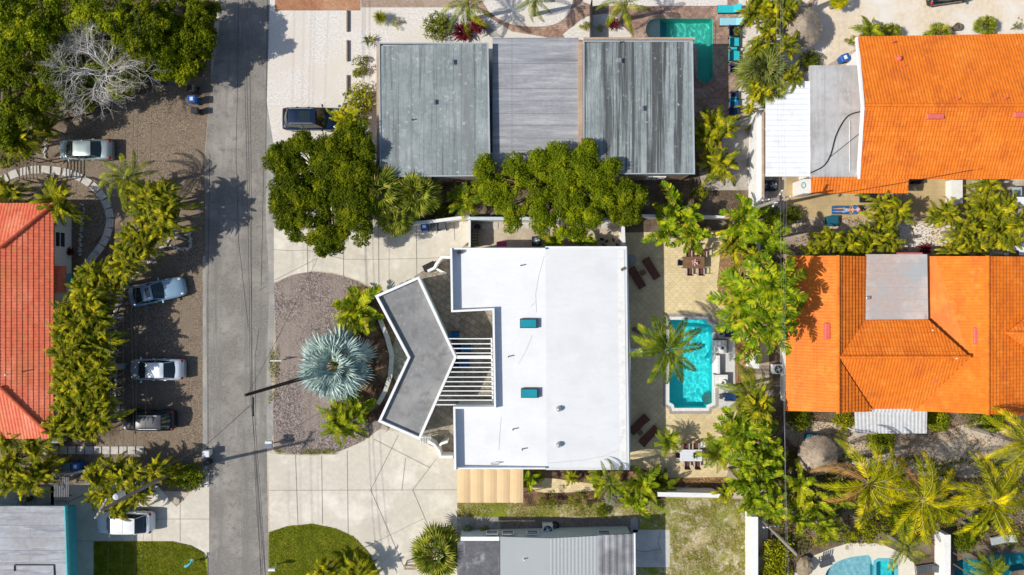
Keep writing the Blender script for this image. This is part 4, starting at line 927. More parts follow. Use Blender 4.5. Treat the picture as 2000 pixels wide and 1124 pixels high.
KN = {'areca': ('areca_palm', 'palm', 'palm', .09, 'cane_stems'), 'feather': ('feather_palm', 'palm', 'palm', .11, 'trunk'), 'banana': ('banana_plant', 'plant', 'palm', .13, 'stem'), 'fan': ('fan_palm', 'palm', 'palm', .17, 'trunk'),
      'silver': ('silver_fan_palm', 'palm', 'palm', .25, 'trunk'), 'cordyline': ('red_cordyline', 'plant', 'bark', .04, 'stem'), 'agave': ('agave', 'plant', 'bark', .04, 'stem'), 'tuft': ('grass_tuft', 'plant', 'bark', .03, 'stem'),
      'bush': ('shrub', 'shrub', 'bark', .05, 'stem'), 'loose': ('shrub', 'shrub', 'bark', .03, 'stem')}
rgp = random.Random(3)
MATV = {}
def K(kind, px, py, rpx, top, label, group=None, mat=None, var=None):
    """a plant whose crown is seen at px,py with radius rpx; top = height of the crown's top"""
    nm, cat, tk, tr, tn = KN[kind]; v = rgp.randrange(len(CR[kind])) if var is None else var
    me, ctop = CR[kind][v]
    if mat is not None:
        key = (kind, v, mat.name)
        if key not in MATV: m2 = me.copy(); m2.materials[0] = mat; MATV[key] = m2
        me = MATV[key]
    r = rpx/S*(H-top*.8)/H; z = max(.12, top-ctop*r); c = W(px, py, max(z, top*.6))
    t = T(nm, label, cat, (c.x, c.y, 0), 0, group); rz = rgp.uniform(0, 6.28)
    link('crown', me, t, (0, 0, z), (0, 0, rz), (r, r, r*min(1.0, (top/max(.2, ctop*r)))))
    link(tn, TM[tk], t, (0, 0, 0), (0, 0, 0), (tr, tr, z+.05)); return t
def coco(px, py, L, h, label, angs=None, kind='green', n=14, dead=(), lean=(0, 0), name='coconut_palm'):
    """palm with every frond a part; px,py = crown centre in the photo, angs = frond directions (degrees, counter-clockwise from right)"""
    c = W(px, py, h); t = T(name, label, 'palm', (c.x-lean[0], c.y-lean[1], 0)); b_ = Vector((lean[0], lean[1], 0))
    mb = MB(); mb.tube(catmull([(0, 0, 0), (b_.x*.2, b_.y*.2, h*.35), (b_.x*.6, b_.y*.6, h*.7), (b_.x, b_.y, h)], 4, False), .2, 10, .13); P(mb, 'trunk', m_ptrunk, t, smooth=True)
    g = random.Random(int(px*7+py)); base = BL if kind == 'leaf' else FRM[kind]; L0 = 2.3 if kind == 'leaf' else 3.0
    angs = angs or [i*360/n+g.uniform(-10, 10) for i in range(n)]
    for i, a in enumerate(angs):
        d = i in dead; s_ = L/L0*(H-h)/H*g.uniform(.93, 1.05); wf = 1.0
        link('frond', (FRM['dead'] if d else base)[g.randrange(3)], t, (b_.x, b_.y, h-.05*(i % 3)), (g.uniform(-.4, .4), -R(g.uniform(-12, 14) if not d else -22), R(a)), (s_, s_*wf, s_))
    for k in range(3): link('young_frond', base[k % len(base)], t, (b_.x, b_.y, h), (0, -R(42+8*k), R(g.uniform(0, 360))), (L/L0*.5,)*3)
    mb = MB(); mb.blob((b_.x, b_.y, h-.05), .2, .2, .28); P(mb, 'crown_shaft', m_rib, t, smooth=True); return t
def tree(px, py, blobs, h, label, mat, name='broadleaf_tree', dens=170, size=.075, seed=0, tr=.25, sub=9, flat=.7, group=None):
    """broad-leaved tree: blobs = (px, py, radius px, height of blob top offset) of its crown"""
    c = W(px, py, h*.5); t = T(name, label, 'tree', (c.x, c.y, 0), 0, group); g = random.Random(seed+int(px)); B3 = []
    for b in blobs:
        x, y, r = b[:3]; zt = h+(b[3] if len(b) > 3 else 0); k = (H-zt)/H; rm = r/S*k; q = W(x, y, zt-rm*.5)
        for i in range(sub*max(1, int(rm))+3):
            a = g.uniform(0, 6.283); d = rm*math.sqrt(g.random())*.78; rr = min(rm*.5, g.uniform(.30, .72))
            B3.append((q.x-c.x+d*math.cos(a), q.y-c.y+d*math.sin(a), zt-rr*flat-.55*(d*d)/max(rm, .1)+g.uniform(-.5, .15), rr))
    crown = qmesh('crown', clump_leaves(B3, dens, size, seed+1, flat), mat); link('crown', crown, t)
    mb = MB(); zf = h*.35; mb.tube([(0, 0, 0), (.1, 0, zf*.5), (0, .05, zf)], tr*1.2, 9, tr*.8); P(mb, 'trunk', m_bark, t, smooth=True)
    mb = MB()
    for i in range(0, len(B3), 3):
        x, y, z, r = B3[i]; mb.tube([(0, 0, zf*g.uniform(.7, 1)), (x*.35+g.uniform(-.2, .2), y*.35, zf+(z-zf)*.5), (x*.75, y*.75+g.uniform(-.2, .2), zf+(z-zf)*.8), (x, y, z+r*.2)], tr*.35, 5, .02)
    P(mb, 'limbs', m_bark, t); return t
ORD = 'first second third fourth fifth sixth seventh eighth ninth tenth eleventh twelfth thirteenth fourteenth fifteenth sixteenth seventeenth eighteenth nineteenth twentieth'.split()
# ---------------------------------------------------------------- vehicles
def paint(name, c, metal=.5): return M(name, c, tuple(x*.92 for x in c), 3, space='O', rough=.35, metal=metal, spec=.4, coat=.4)
m_tyre = M('tyre_rubber', (.02, .02, .02), space='O', rough=.9); m_rim = M('rim', (.45, .46, .47), space='O', rough=.35, metal=.7)
m_head = M('headlamp_glass', (.62, .65, .68), (.4, .43, .46), 9, space='O', rough=.1); m_tail = M('tail_lamp', (.45, .02, .02), (.25, .01, .01), 9, space='O', rough=.15)
m_cglass = M('car_glass', (.015, .03, .032), (.01, .02, .022), 2, space='O', rough=.06, spec=.9); m_trim = M('black_trim', (.03, .03, .032), space='O', rough=.6)
def car(label, px, py, rz, Lc, Wc, zr, zb, xs, pt, group='cars parked beside the road', rails=False, glassroof=False, name='parked_car', cat='car', roofmat=None, grp=True):
    """xs = windscreen foot, windscreen top, rear-window top, rear-window foot (metres from the centre, + is forward)"""
    c = W(px, py, .7); t = T(name, label, cat, (c.x, c.y, 0), R(rz), group); w2 = Wc/2; hood = zb-.08
    st = [(-1, .60, .62), (-.985, .80, zb*.80), (-.94, .92, zb*.93), (-.84, .985, zb*.985), (-.6, 1, zb), (-.3, 1, zb), (0, 1, zb), (.3, .995, zb-.01), (.5, .99, hood), (.68, .97, hood-.05), (.83, .93, hood-.12), (.93, .83, hood-.2), (.98, .66, hood-.3), (1, .45, hood-.42)]
    prof = [(0, 1), (.45, .995), (.78, .975), (.93, .93), (.99, .84), (1, .68), (.985, .48), (.95, .30)]
    vs = []; fs = []; m = len(prof)*2-1
    for x, wf, tz in st:
        sec = [(w2*wf*a, tz*b_ if b_ > .5 else tz*b_) for a, b_ in prof]
        for a, z in [(-a, z) for a, z in reversed(sec)]+sec[1:]: vs.append((x*Lc/2, a, max(z, .24)))
    for i in range(len(st)-1):
        for k in range(m-1): fs.append((i*m+k, (i+1)*m+k, (i+1)*m+k+1, i*m+k+1))
    fs += [tuple(range(m)), tuple((len(st)-1)*m+k for k in range(m))[::-1]]
    fs += [(i*m, i*m+m-1, (i+1)*m+m-1, (i+1)*m) for i in range(len(st)-1)]
    P(MB().add(vs, fs), 'body', pt, t, smooth=True)
    mb = MB(); mb.box(0, 0, .2, Lc*.86, Wc*.9, .25); P(mb, 'underbody', m_trim, t)
    xf_, xt, xrt, xr = xs; wb, wt = w2*.90, w2*.72; z0, z1 = zb-.03, zr-.03
    A = {'fb': (xf_, wb*.93, z0), 'ft': (xt, wt*.95, z1), 'rt': (xrt, wt*.92, z1), 'rb': (xr, wb*.88, z0)}
    def q(n_, pts, mat, th=.0, nm=None): return P(MB().add(pts, [tuple(range(len(pts)))]), n_, mat, t, smooth=False)
    fb, ft, rt, rb = A['fb'], A['ft'], A['rt'], A['rb']; xm = (xt+xrt)/2; bm_ = (xm, wb*1.0, z0); tm = (xm, wt, z1+.01)
    def grid(a, b_, c_, d_, bow, n=6):       # curved glass: a-b bottom edge, d-c top edge
        vs = []; 
        for j in range(4):
            f = j/3
            for i in range(n+1):
                e = i/n; p = Vector(a).lerp(Vector(b_), e).lerp(Vector(d_).lerp(Vector(c_), e), f); vs.append(p+Vector(bow)*(1-(2*e-1)**2))
        return MB().add(vs, [(j*(n+1)+i, j*(n+1)+i+1, (j+1)*(n+1)+i+1, (j+1)*(n+1)+i) for j in range(3) for i in range(n)])
    neg = lambda p: (p[0], -p[1], p[2])
    P(grid(neg(fb), fb, ft, neg(ft), (.14, 0, .02)), 'windscreen', m_cglass, t, smooth=True); P(grid(rb, neg(rb), neg(rt), rt, (-.12, 0, .02)), 'rear_window', m_cglass, t, smooth=True)
    for s_ in (1, -1):
        g = lambda p: (p[0], p[1]*s_, p[2])
        mb = MB(); mb.add([g(fb), g(bm_), g(rb), g(rt), g(tm), g(ft)], [(0, 1, 4, 5), (1, 2, 3, 4)]); P(mb, 'side_window', m_cglass, t)
        for nm_, a, b_ in (('pillar', fb, ft), ('pillar', bm_, tm), ('pillar', rb, rt)):
            mb = MB(); mb.tube([g(a), g(b_)], .035, 5); P(mb, nm_, pt if nm_ else pt, t)
        mb = MB(); mb.obox((xf_-.12, s_*(w2+.08), zb+.02), (.06, 0, 0), (0, .11, 0), (0, 0, .07)); P(mb, 'mirror', pt, t, bevel=.02)
        mb = MB(); mb.blob((Lc/2*.87, s_*w2*.70, hood-.22), .20, .13, .10, 10, 6); P(mb, 'headlight', m_head, t, smooth=True)
        mb = MB(); mb.blob((-Lc/2*.93, s_*w2*.78, zb*.80), .13, .15, .12, 10, 6); P(mb, 'taillight', m_tail, t, smooth=True)
        for x in (Lc*.31, -Lc*.30):
            mb = MB(); ring_ = [(s_*(w2-.13)+d_, r_) for d_, r_ in ((-.1, .2), (-.1, .33), (.1, .33), (.1, .2))]
            vs = [(x+r_*math.cos(a*math.pi/9), yv, .33+r_*math.sin(a*math.pi/9)) for yv, r_ in ring_ for a in range(18)]
            mb.add(vs, [(k*18+i, k*18+(i+1) % 18, ((k+1) % 4)*18+(i+1) % 18, ((k+1) % 4)*18+i) for k in range(4) for i in range(18)])
            wo = link('wheel', mb.mesh('tyre', m_tyre), t); m2 = MB(); m2.tube([(x, s_*(w2-.22), .33), (x, s_*(w2-.05), .33)], .2, 14); link('rim', m2.mesh('rim', m_rim), wo)
        if rails: mb = MB(); mb.tube([(xt-.15, s_*wt*.88, zr+.0), (xt-.25, s_*wt*.88, zr+.07), (xrt+.25, s_*wt*.88, zr+.07), (xrt+.1, s_*wt*.88, zr)], .028, 6); P(mb, 'roof_rail', m_rim, t)
        for x in (xm+.35, xm-.6): mb = MB(); mb.obox((x, s_*(w2+.005), zb*.84), (.1, 0, 0), (0, .02, 0), (0, 0, .018)); P(mb, 'door_handle', pt, t)
    # roof panel, domed
    vs = []; n = 8
    for j in range(n+1):
        f = j/n; x = xt+.03+(xrt-xt-.06)*f; ww = wt*(.97+.03*math.sin(math.pi*f))-(.02 if j in (0, n) else 0)
        for i in range(n+1):
            e = 2*i/n-1; vs.append((x, ww*e, zr-.035+.055*(1-e**4)*(1-(2*f-1)**4)))
    mb = MB().add(vs, [(j*(n+1)+i, j*(n+1)+i+1, (j+1)*(n+1)+i+1, (j+1)*(n+1)+i) for j in range(n) for i in range(n)]); P(mb, 'roof', roofmat or pt, t, smooth=True)
    if glassroof: mb = MB(); mb.obox(((xt*.62+xrt*.38), 0, zr+.018), (abs(xt-xrt)*.2, 0, 0), (0, wt*.62, 0), (0, 0, .012)); P(mb, 'sunroof', m_cglass, t, bevel=.008)
    for s_ in (1, -1): mb = MB(); mb.tube([(xf_+.08, s_*.1, zb+.02), (xf_+.02+.15, s_*.55, zb+.01)], .012, 4); P(mb, 'wiper', m_trim, t)
    mb = MB(); mb.obox((-Lc/2*.985, 0, .55), (.03, 0, 0), (0, .26, 0), (0, 0, .07)); P(mb, 'number_plate', m_rim, t)
    return t
p_sil = paint('silver_paint', (.32, .38, .38)); p_blu = paint('pale_blue_paint', (.28, .43, .56)); p_grb = paint('grey_blue_paint', (.58, .64, .70)); p_blk = paint('black_paint', (.018, .022, .028)); p_nav = paint('navy_paint', (.010, .025, .06)); p_wht = paint('white_paint_car', (.78, .80, .81), 0)
car('silver sedan parked beside the single feather palm on brown gravel', 166, 293, 180, 4.5, 1.75, 1.45, .98, (1.25, .55, -.85, -1.45), p_sil)
car('pale blue coupe parked at an angle with its glass roof panel showing', 306, 570, 13, 4.75, 1.78, 1.38, .96, (.62, -.1, -.95, -1.75), p_blu, glassroof=True)
car('silver-blue car with straight parking below the pale blue coupe', 306, 722, 180, 4.6, 1.80, 1.46, 1.0, (1.25, .55, -.9, -1.6), p_grb)
car('black four-wheel drive with pale roof rails parked on brown gravel', 291, 821, 180, 4.35, 1.75, 1.72, 1.10, (1.05, .55, -1.45, -1.85), p_blk, rails=True, roofmat=paint('grey_roof_paint', (.035, .04, .05), 0))
car('white sport utility car half under the palm clump on the lower left driveway', 243, 1021, 180, 4.75, 1.85, 1.70, 1.08, (1.15, .6, -1.35, -1.95), p_wht)
car('dark navy sport utility car on the white gravel by the big dark tree', 607, 233, 0, 4.75, 1.9, 1.72, 1.08, (1.2, .65, -1.6, -2.0), p_nav, group=None, rails=True, glassroof=True)
car('dark vehicle cut off by the top edge on pale sand', 1856, -12, 8, 3.6, 1.5, 1.7, .95, (.9, .5, -1.1, -1.5), p_blk, group=None, name='parked_cart')
# ---------------------------------------------------------------- bins, boxes
m_bblue = M('blue_bin_plastic', (.015, .11, .42), (.012, .09, .34), 4, space='O', rough=.45); m_bgrey = M('grey_bin_plastic', (.085, .09, .10), (.06, .065, .07), 4, space='O', rough=.55); m_blk2 = M('black_bin_plastic', (.03, .03, .035), space='O', rough=.5)
m_label = M('white_sticker', (.8, .82, .84), space='O'); m_bwht = M('white_bin_plastic', (.75, .76, .76), space='O')
def bin_(px, py, rz, mat, label, sticker=False, s_=1, group=None):
    c = W(px, py, .9); t = T('wheelie_bin', label, 'bin', (c.x, c.y, 0), R(rz), group); t.scale = (s_,)*3
    mb = MB(); mb.prism([(-.24, -.23), (.24, -.23), (.24, .23), (-.24, .23)], .06, .98, top=[(-.31, -.29), (.31, -.29), (.31, .29), (-.31, .29)]); P(mb, 'body', mat, t, bevel=.03)
    mb = MB(); mb.prism([(-.33, -.31), (.36, -.31), (.36, .31), (-.33, .31)], .985, 1.04, top=[(-.29, -.27), (.3, -.27), (.3, .27), (-.29, .27)]); lid = P(mb, 'lid', mat, t, bevel=.02)
    if sticker: mb = MB(); mb.box(.0, .0, 1.041, .26, .3, .006); link('sticker', mb.mesh('sticker', m_label), lid)
    mb = MB(); mb.tube([(-.37, -.24, .96), (-.37, .24, .96)], .025, 8); P(mb, 'handle', mat, t)
    for s2 in (-1, 1): mb = MB(); mb.tube([(-.26, s2*.29, .11), (-.26, s2*.23, .11)], .11, 12); P(mb, 'wheel', m_tyre, t)
bin_(374, 173, 180, m_blk2, 'black bin, uppermost of the three bins by the road'); bin_(375, 194, 180, m_bblue, 'blue recycling bin between two black bins by the road', True); bin_(379, 215, 180, m_blk2, 'small black bin, lowest of the three bins by the road', s_=.85)
bin_(829, 443, 90, m_bblue, 'blue recycling bin left of the two grey bins on the upper driveway', True); bin_(848, 442, 90, m_bgrey, 'grey bin next to the blue bin on the upper driveway'); bin_(864, 441, 90, m_bgrey, 'grey bin at the right end of the row on the upper driveway')
bin_(130, 912, 0, M('teal_grey_bin', (.15, .22, .23), space='O'), 'grey-green bin in the shade below the straight stepping stones'); bin_(149, 911, 0, m_bblue, 'blue recycling bin in the shade below the straight stepping stones', True)
bin_(402, 887, 0, m_bwht, 'white-lidded bin at the road corner', s_=.9); bin_(402, 906, 20, m_blk2, 'black round-topped bin beside the white-lidded bin', s_=.8)
bin_(1650, 113, 200, m_bblue, 'blue recycling bin in the corner of the flat grey annex', True)
def mailbox(px, py, label, mat, kind='box', rz=0):
    c = W(px, py, 1.1); t = T('mailbox', label, 'mailbox', (c.x, c.y, 0), R(rz)); mb = MB(); mb.box(0, 0, 0, .1, .1, 1.05); P(mb, 'post', mat, t)
    mb = MB(); mb.prism([(-.28, -.12), (.28, -.12), (.28, .12), (-.28, .12)], 1.06, 1.26); mb.tube([(-.28, 0, 1.24), (.28, 0, 1.24)], .118, 12); P(mb, 'box', mat, t)
    mb = MB(); mb.box(-.285, 0, 1.07, .012, .2, .2); P(mb, 'flap', m_metal, t)
    if kind == 'double': mb = MB(); mb.prism([(-.28, .2), (.28, .2), (.28, .44), (-.28, .44)], 1.06, 1.26); mb.tube([(-.28, .32, 1.24), (.28, .32, 1.24)], .118, 12); mb.box(0, .16, .98, .2, .7, .07); P(mb, 'second_box', mat, t)
mailbox(526, 871, 'white double mailbox at the lower corner of the gravel island', m_white, 'double'); mailbox(532, 1112, 'white mailbox at the left edge of the bottom lawn', m_white)
c = W(540, 705, .9); t = T('crossbar_post', 'white T-shaped post with a crossbar by the upper road edge of the gravel island', 'post', (c.x, c.y, 0)); mb = MB(); mb.tube([(.3, 0, 0), (.3, 0, .95)], .05, 8); P(mb, 'post', m_white, t); mb = MB(); mb.tube([(-.5, 0, .95), (.45, 0, .95)], .05, 8); P(mb, 'crossbar', m_white, t)
c = W(370, 1103, .9); t = T('fish_mailbox', 'small teal dolphin-like mailbox on the lower left lawn', 'mailbox', (c.x, c.y, 0)); mb = MB(); mb.tube([(0, 0, 0), (0, 0, .9)], .04, 8); P(mb, 'post', m_white, t); mb = MB()
mb.tube(catmull([(-.35, -.12, .95), (-.1, -.05, 1.0), (.1, .12, 1.0), (.2, .32, .95)], 4, False), .13, 8, .04); mb.prism([(.1, .3), (.2, .26), (.34, .44), (.12, .48)], .93, .97); P(mb, 'body', m_teal, t, smooth=False)
c = W(378, 106, .8); t = T('white_bag', 'white crumpled bag hanging by the road-side thicket at top left', 'bag', (c.x, c.y, 0)); mb = MB(); mb.blob((0, 0, .65), .3, .22, .3, 9, 6, .25, 3); P(mb, 'sack', m_bwht, t); mb = MB(); mb.blob((.2, -.35, .5), .22, .2, .25, 8, 6, .3, 5); P(mb, 'flap', m_bwht, t); mb = MB(); mb.tube([(0, 0, 0), (0, 0, .7)], .04); P(mb, 'post', m_wood, t)
c = W(301, 150, .5); t = T('white_boat_board', 'pale upturned board leaning by the thicket above the gravel yard', 'board', (c.x, c.y, 0), R(0)); mb = MB(); mb.prism([(-.35, 1.0), (-.2, 1.05), (-.18, .1), (.55, -.62), (.45, -.72), (-.3, -.1)], .35, .5); P(mb, 'board', M('pale_board', (.5, .58, .6), space='O'), t, bevel=.03)
for x_ in (-.25, .35):
    mb = MB(); mb.box(x_, .2 if x_ < 0 else -.55, 0, .08, .08, .35); P(mb, 'leg', m_wood, t)
for nm, px, py, sx, sy, hz, mat, lab in (('meter_box', 228, 717, .5, .45, 1.0, M('blue_grey_box', (.35, .5, .6), space='O'), 'small pale blue box beside the palm hedge and silver-blue car'),
        ('utility_box', 225, 620, .4, .2, .9, m_bwht, 'small white box at the corner of the palm hedge above the gravel'), ('planter_box', 108, 858, 1.3, .5, .6, M('grey_planter', (.28, .28, .29), space='O'), 'grey box planter at the lower corner of the red roof')):
    c = W(px, py, hz); t = T(nm, lab, 'box', (c.x, c.y, 0)); mb = MB(); mb.box(0, 0, 0, sx, sy, hz*.9); P(mb, 'case', mat, t, bevel=.02); mb = MB(); mb.box(0, 0, hz*.9, sx+.05, sy+.05, .05); P(mb, 'lid', mat, t, bevel=.01)
# ---------------------------------------------------------------- stepping stones and rocks (each its own)
def stone(px, py, sx, sy, rz, label, group, h=.06, mat=None):
    c = W(px, py); o = link('stepping_stone', MB().box(0, 0, 0, sx, sy, h).mesh('stepping_stone', mat or m_stone, bevel=.012), None, (c.x, c.y, .006), (0, 0, R(rz))); tag(o, label, 'stepping stone', group)
pth = [(8, 350), (27, 341), (48, 335), (69, 332), (90, 332), (111, 334), (132, 338), (152, 345), (170, 355), (186, 367), (199, 382), (208, 399), (214, 417), (215, 436), (211, 454), (204, 471), (194, 487), (183, 501), (173, 516)]
for i, p in enumerate(pth):
    a, b_ = pth[max(0, i-1)], pth[min(len(pth)-1, i+1)]; stone(p[0], p[1], .74, .66, math.degrees(math.atan2(-(b_[1]-a[1]), b_[0]-a[0])), ORD[i]+' stepping stone from the left end of the curved path beside the silver car', 'stones of the curved path')
for i in range(12): stone(274-16.6*i, 879.5, .64, .66, 0, ORD[i]+' stepping stone from the right in the straight path below the black car', 'stones of the straight path')
for x in (947.5, 966.5): stone(x, 441, .56, .56, 0, ('shaded' if x < 950 else 'sunlit')+' stepping stone at the left end of the side yard', 'stones of the side yard')
for i, x in enumerate((1010, 1027, 1042, 1060, 1076, 1165, 1182, 1198)): stone(x, 441, .56, .56, 0, ORD[i+2]+' stepping stone from the left in the side yard behind the white roof', 'stones of the side yard behind the roof')
rk = []
for i in range(5): mb = MB(); mb.blob((0, 0, .5), 1, .9, .8, 7, 5, .22, i+3); rk.append(mb.mesh('border_rock', m_rock))
def rocks(path, n, label, group, r=.13, jit=2, mat=None):
    P2 = catmull([Vector((a, b_, 0)) for a, b_ in path], 8, False); L = [0]
    for a, b_ in zip(P2[:-1], P2[1:]): L.append(L[-1]+(b_-a).length)
    g = random.Random(n); j = 0
    for i in range(n):
        s_ = L[-1]*(i+.5)/n
        while j < len(L)-2 and L[j+1] < s_: j += 1
        p = P2[j].lerp(P2[j+1], (s_-L[j])/max(1e-6, L[j+1]-L[j])); c = W(p.x+g.uniform(-jit, jit), p.y+g.uniform(-jit, jit)); q = r*g.uniform(.65, 1.3)
        o = link('border_rock', rk[g.randrange(5)], None, (c.x, c.y, 0), (0, 0, g.uniform(0, 6)), (q*1.2, q*.9, q)); tag(o, label, 'rock', group)
rocks([(318, 364), (338, 378), (345, 400), (345, 430), (338, 455), (322, 482), (300, 508), (275, 528), (252, 556), (238, 585), (222, 616)], 85, 'white edging rock bordering the palm hedge above the parked cars', 'rocks along the upper hedge edge')
rocks([(221, 620), (227, 650), (224, 690), (228, 730), (226, 770), (234, 800)], 48, 'white edging rock bordering the palm hedge beside the parked cars', 'rocks along the lower hedge edge')
rocks([(345, 447), (360, 447), (370, 457), (372, 474), (368, 486), (350, 486), (333, 480)], 34, 'white rock in the small ring next to the palm hedge', 'rocks of the small ring', .12)
rocks([(160, 398), (164, 415), (160, 440), (158, 470), (156, 500)], 32, 'white edging rock between the red-roofed house and the curved path', 'rocks between house and path', .11)
rocks([(98, 236), (92, 260), (90, 290), (88, 308)], 20, 'white edging rock left of the silver car', 'rocks left of the silver car', .11)
rocks([(1600, 888), (1580, 895)], 3, 'grey rock beside the lower thatched umbrella', 'rocks by the thatched umbrella', .16)
for k, (dx, dy) in enumerate(((345, 461), (352, 466))):
    c = W(dx, dy); o = T('driftwood', ('upper' if k == 0 else 'lower')+' of two pale smooth driftwood pieces in the small stone ring', 'driftwood', c); mb = MB(); mb.tube(catmull([(-.5, 0, .1), (-.15, .07, .16), (.25, .03, .16), (.55, -.12, .1)], 4, False), .075, 8, .04); P(mb, 'log', m_stone, o, smooth=True)
# ---------------------------------------------------------------- utility poles and overhead lines
m_pole = M('tarred_pole', (.05, .032, .024), (.03, .02, .015), 5, rough=.9); m_gpole = M('grey_pole_wood', (.30, .26, .22), (.22, .19, .16), 5, rough=.9); m_wire = M('cable', (.035, .035, .04), rough=.6); m_porc = M('transformer_paint', (.62, .64, .65), space='O')
def pole(base, top, h, label, mat, arms=(), cans=()):
    b_, p_ = W(*base), W(top[0], top[1], h); t = T('utility_pole', label, 'utility pole', (b_.x, b_.y, 0)); d = p_-b_
    mb = MB(); mb.tube([(0, 0, 0), d*.5, d], .17, 10, .11); P(mb, 'shaft', mat, t, smooth=True)
    for f, ln, a in arms:
        c = d*f; u = Vector((math.cos(R(a)), math.sin(R(a)), 0)); w_ = Vector((-u.y, u.x, 0)); mb = MB(); mb.obox(c+w_*.15, u*ln/2, w_*.06, (0, 0, .06)); ao = P(mb, 'crossarm', m_gpole, t)
        for s_ in (-.92, -.5, .5, .92): mb = MB(); q = c+w_*.15+u*ln/2*s_; mb.lathe([(.04, q.z+.06), (.06, q.z+.14), (.03, q.z+.2)], q.x, q.y, 8); link('insulator', mb.mesh('insulator', m_white), ao)
    for f, ox, oy, r in cans: c = d*f; mb = MB(); mb.lathe([(r*.9, c.z-.45), (r, c.z-.4), (r, c.z+.35), (r*.85, c.z+.45), (.05, c.z+.5)], c.x+ox, c.y+oy, 14); P(mb, 'transformer', m_porc, t)
    return t
pole((585, 741), (480, 772), 11.4, 'tall dark leaning utility pole standing on the gravel island', m_pole, cans=())
pole((345, 918), (196, 998), 11.0, 'grey utility pole with a transformer above the palm clump and white car', m_gpole, [(.965, 1.6, 60)], [(.80, .05, .42, .24)])
pole((1448, 416), (1522, 390), 8.6, 'utility pole with crossarms among the plants by the tan terrace', m_gpole, [(.93, 2.2, 8), (.99, 1.4, 60)])
pole((1482, 1008), (1556, 1084), 7.8, 'grey utility pole behind the white wall of the dry lawn', m_gpole, [(.35, 1.3, 5)])
def wire(pts, label, r=.014, sag=.35, group=None, mat=None):
    V = [W(*p) for p in pts]; out = []
    for a, b_ in zip(V[:-1], V[1:]):
        for i in range(10): f = i/10; q = a.lerp(b_, f); q.z -= sag*4*f*(1-f); out.append(q)
    out.append(V[-1]); mb = MB(); mb.tube(out, r, 5); o = link('overhead_cable', mb.mesh('overhead_cable', mat or m_wire)); tag(o, label, 'cable', group)
for i, (x0, x1, x2) in enumerate(((303, 286, 275), (262, 254, 262), (244, 240, 235), (270, 264, 262), (222, 216, 207))): wire([(x0, -120, 9.5), (x1, 500, 9.5), (x2, 1240, 9.5)], 'overhead cable running down the left side past the parked cars, %s from the road' % ('nearest', 'third', 'fourth', 'second', 'furthest')[i], .008, .2)
for i, (x0, x1, x2, hh) in enumerate(((470, 489, 519, 7.2), (474, 493, 524, 7.5), (484, 491, 512, 7.0))): wire([(x0, -100, hh), (x1, 772, hh), (x2, 1240, hh)], 'dark cable over the road carried by the tall leaning pole, %s of three' % ('left', 'right', 'middle')[i], .015, .3)
wire([(491, 790, 7.6), (402, 870, 7.0), (300, 925, 7.4), (245, 962, 9.0)], 'slanting cable from the tall leaning pole to the transformer pole', .02, .1)
wire([(484, 770, 9), (620, 505, 4.6)], 'service cable from the tall leaning pole over the upper driveway', .012, .3)
for i, (x0, x1, h_) in enumerate(((1524, 1545, 8.2), (1531, 1541, 8.4), (1536, 1536, 8.4))): wire([(x0-6, -100, h_), (x0, 395, h_), (x1, 1240, h_)], 'thin cable along the plants left of the orange houses, %s of three' % ('left', 'middle', 'right')[i], .005, .3, mat=M('pale_cable', (.35, .35, .36)))
wire([(1522, 395, 8.2), (1700, 368, 6.4), (1900, 332, 5.6)], 'service cable from the crossarm pole to the upper orange roof', .018, .2)
wire([(1556, 1084, 7.4), (1700, 1010, 7), (2100, 950, 7)], 'thin cable from the lower right pole over the coconut palms', .012, .3)
c = W(494, 795, 7.2); t = T('cable_splice', 'dark cable splice case hanging under the road cables by the tall leaning pole', 'cable box', (c.x, c.y, c.z)); mb = MB(); mb.tube([(0, .7, 0), (0, -.7, 0)], .09, 8); P(mb, 'case', m_dark, t); mb = MB(); mb.tube([(0, .75, 0), (0, .75, .3)], .015, 4); P(mb, 'hanger', m_metal, t)
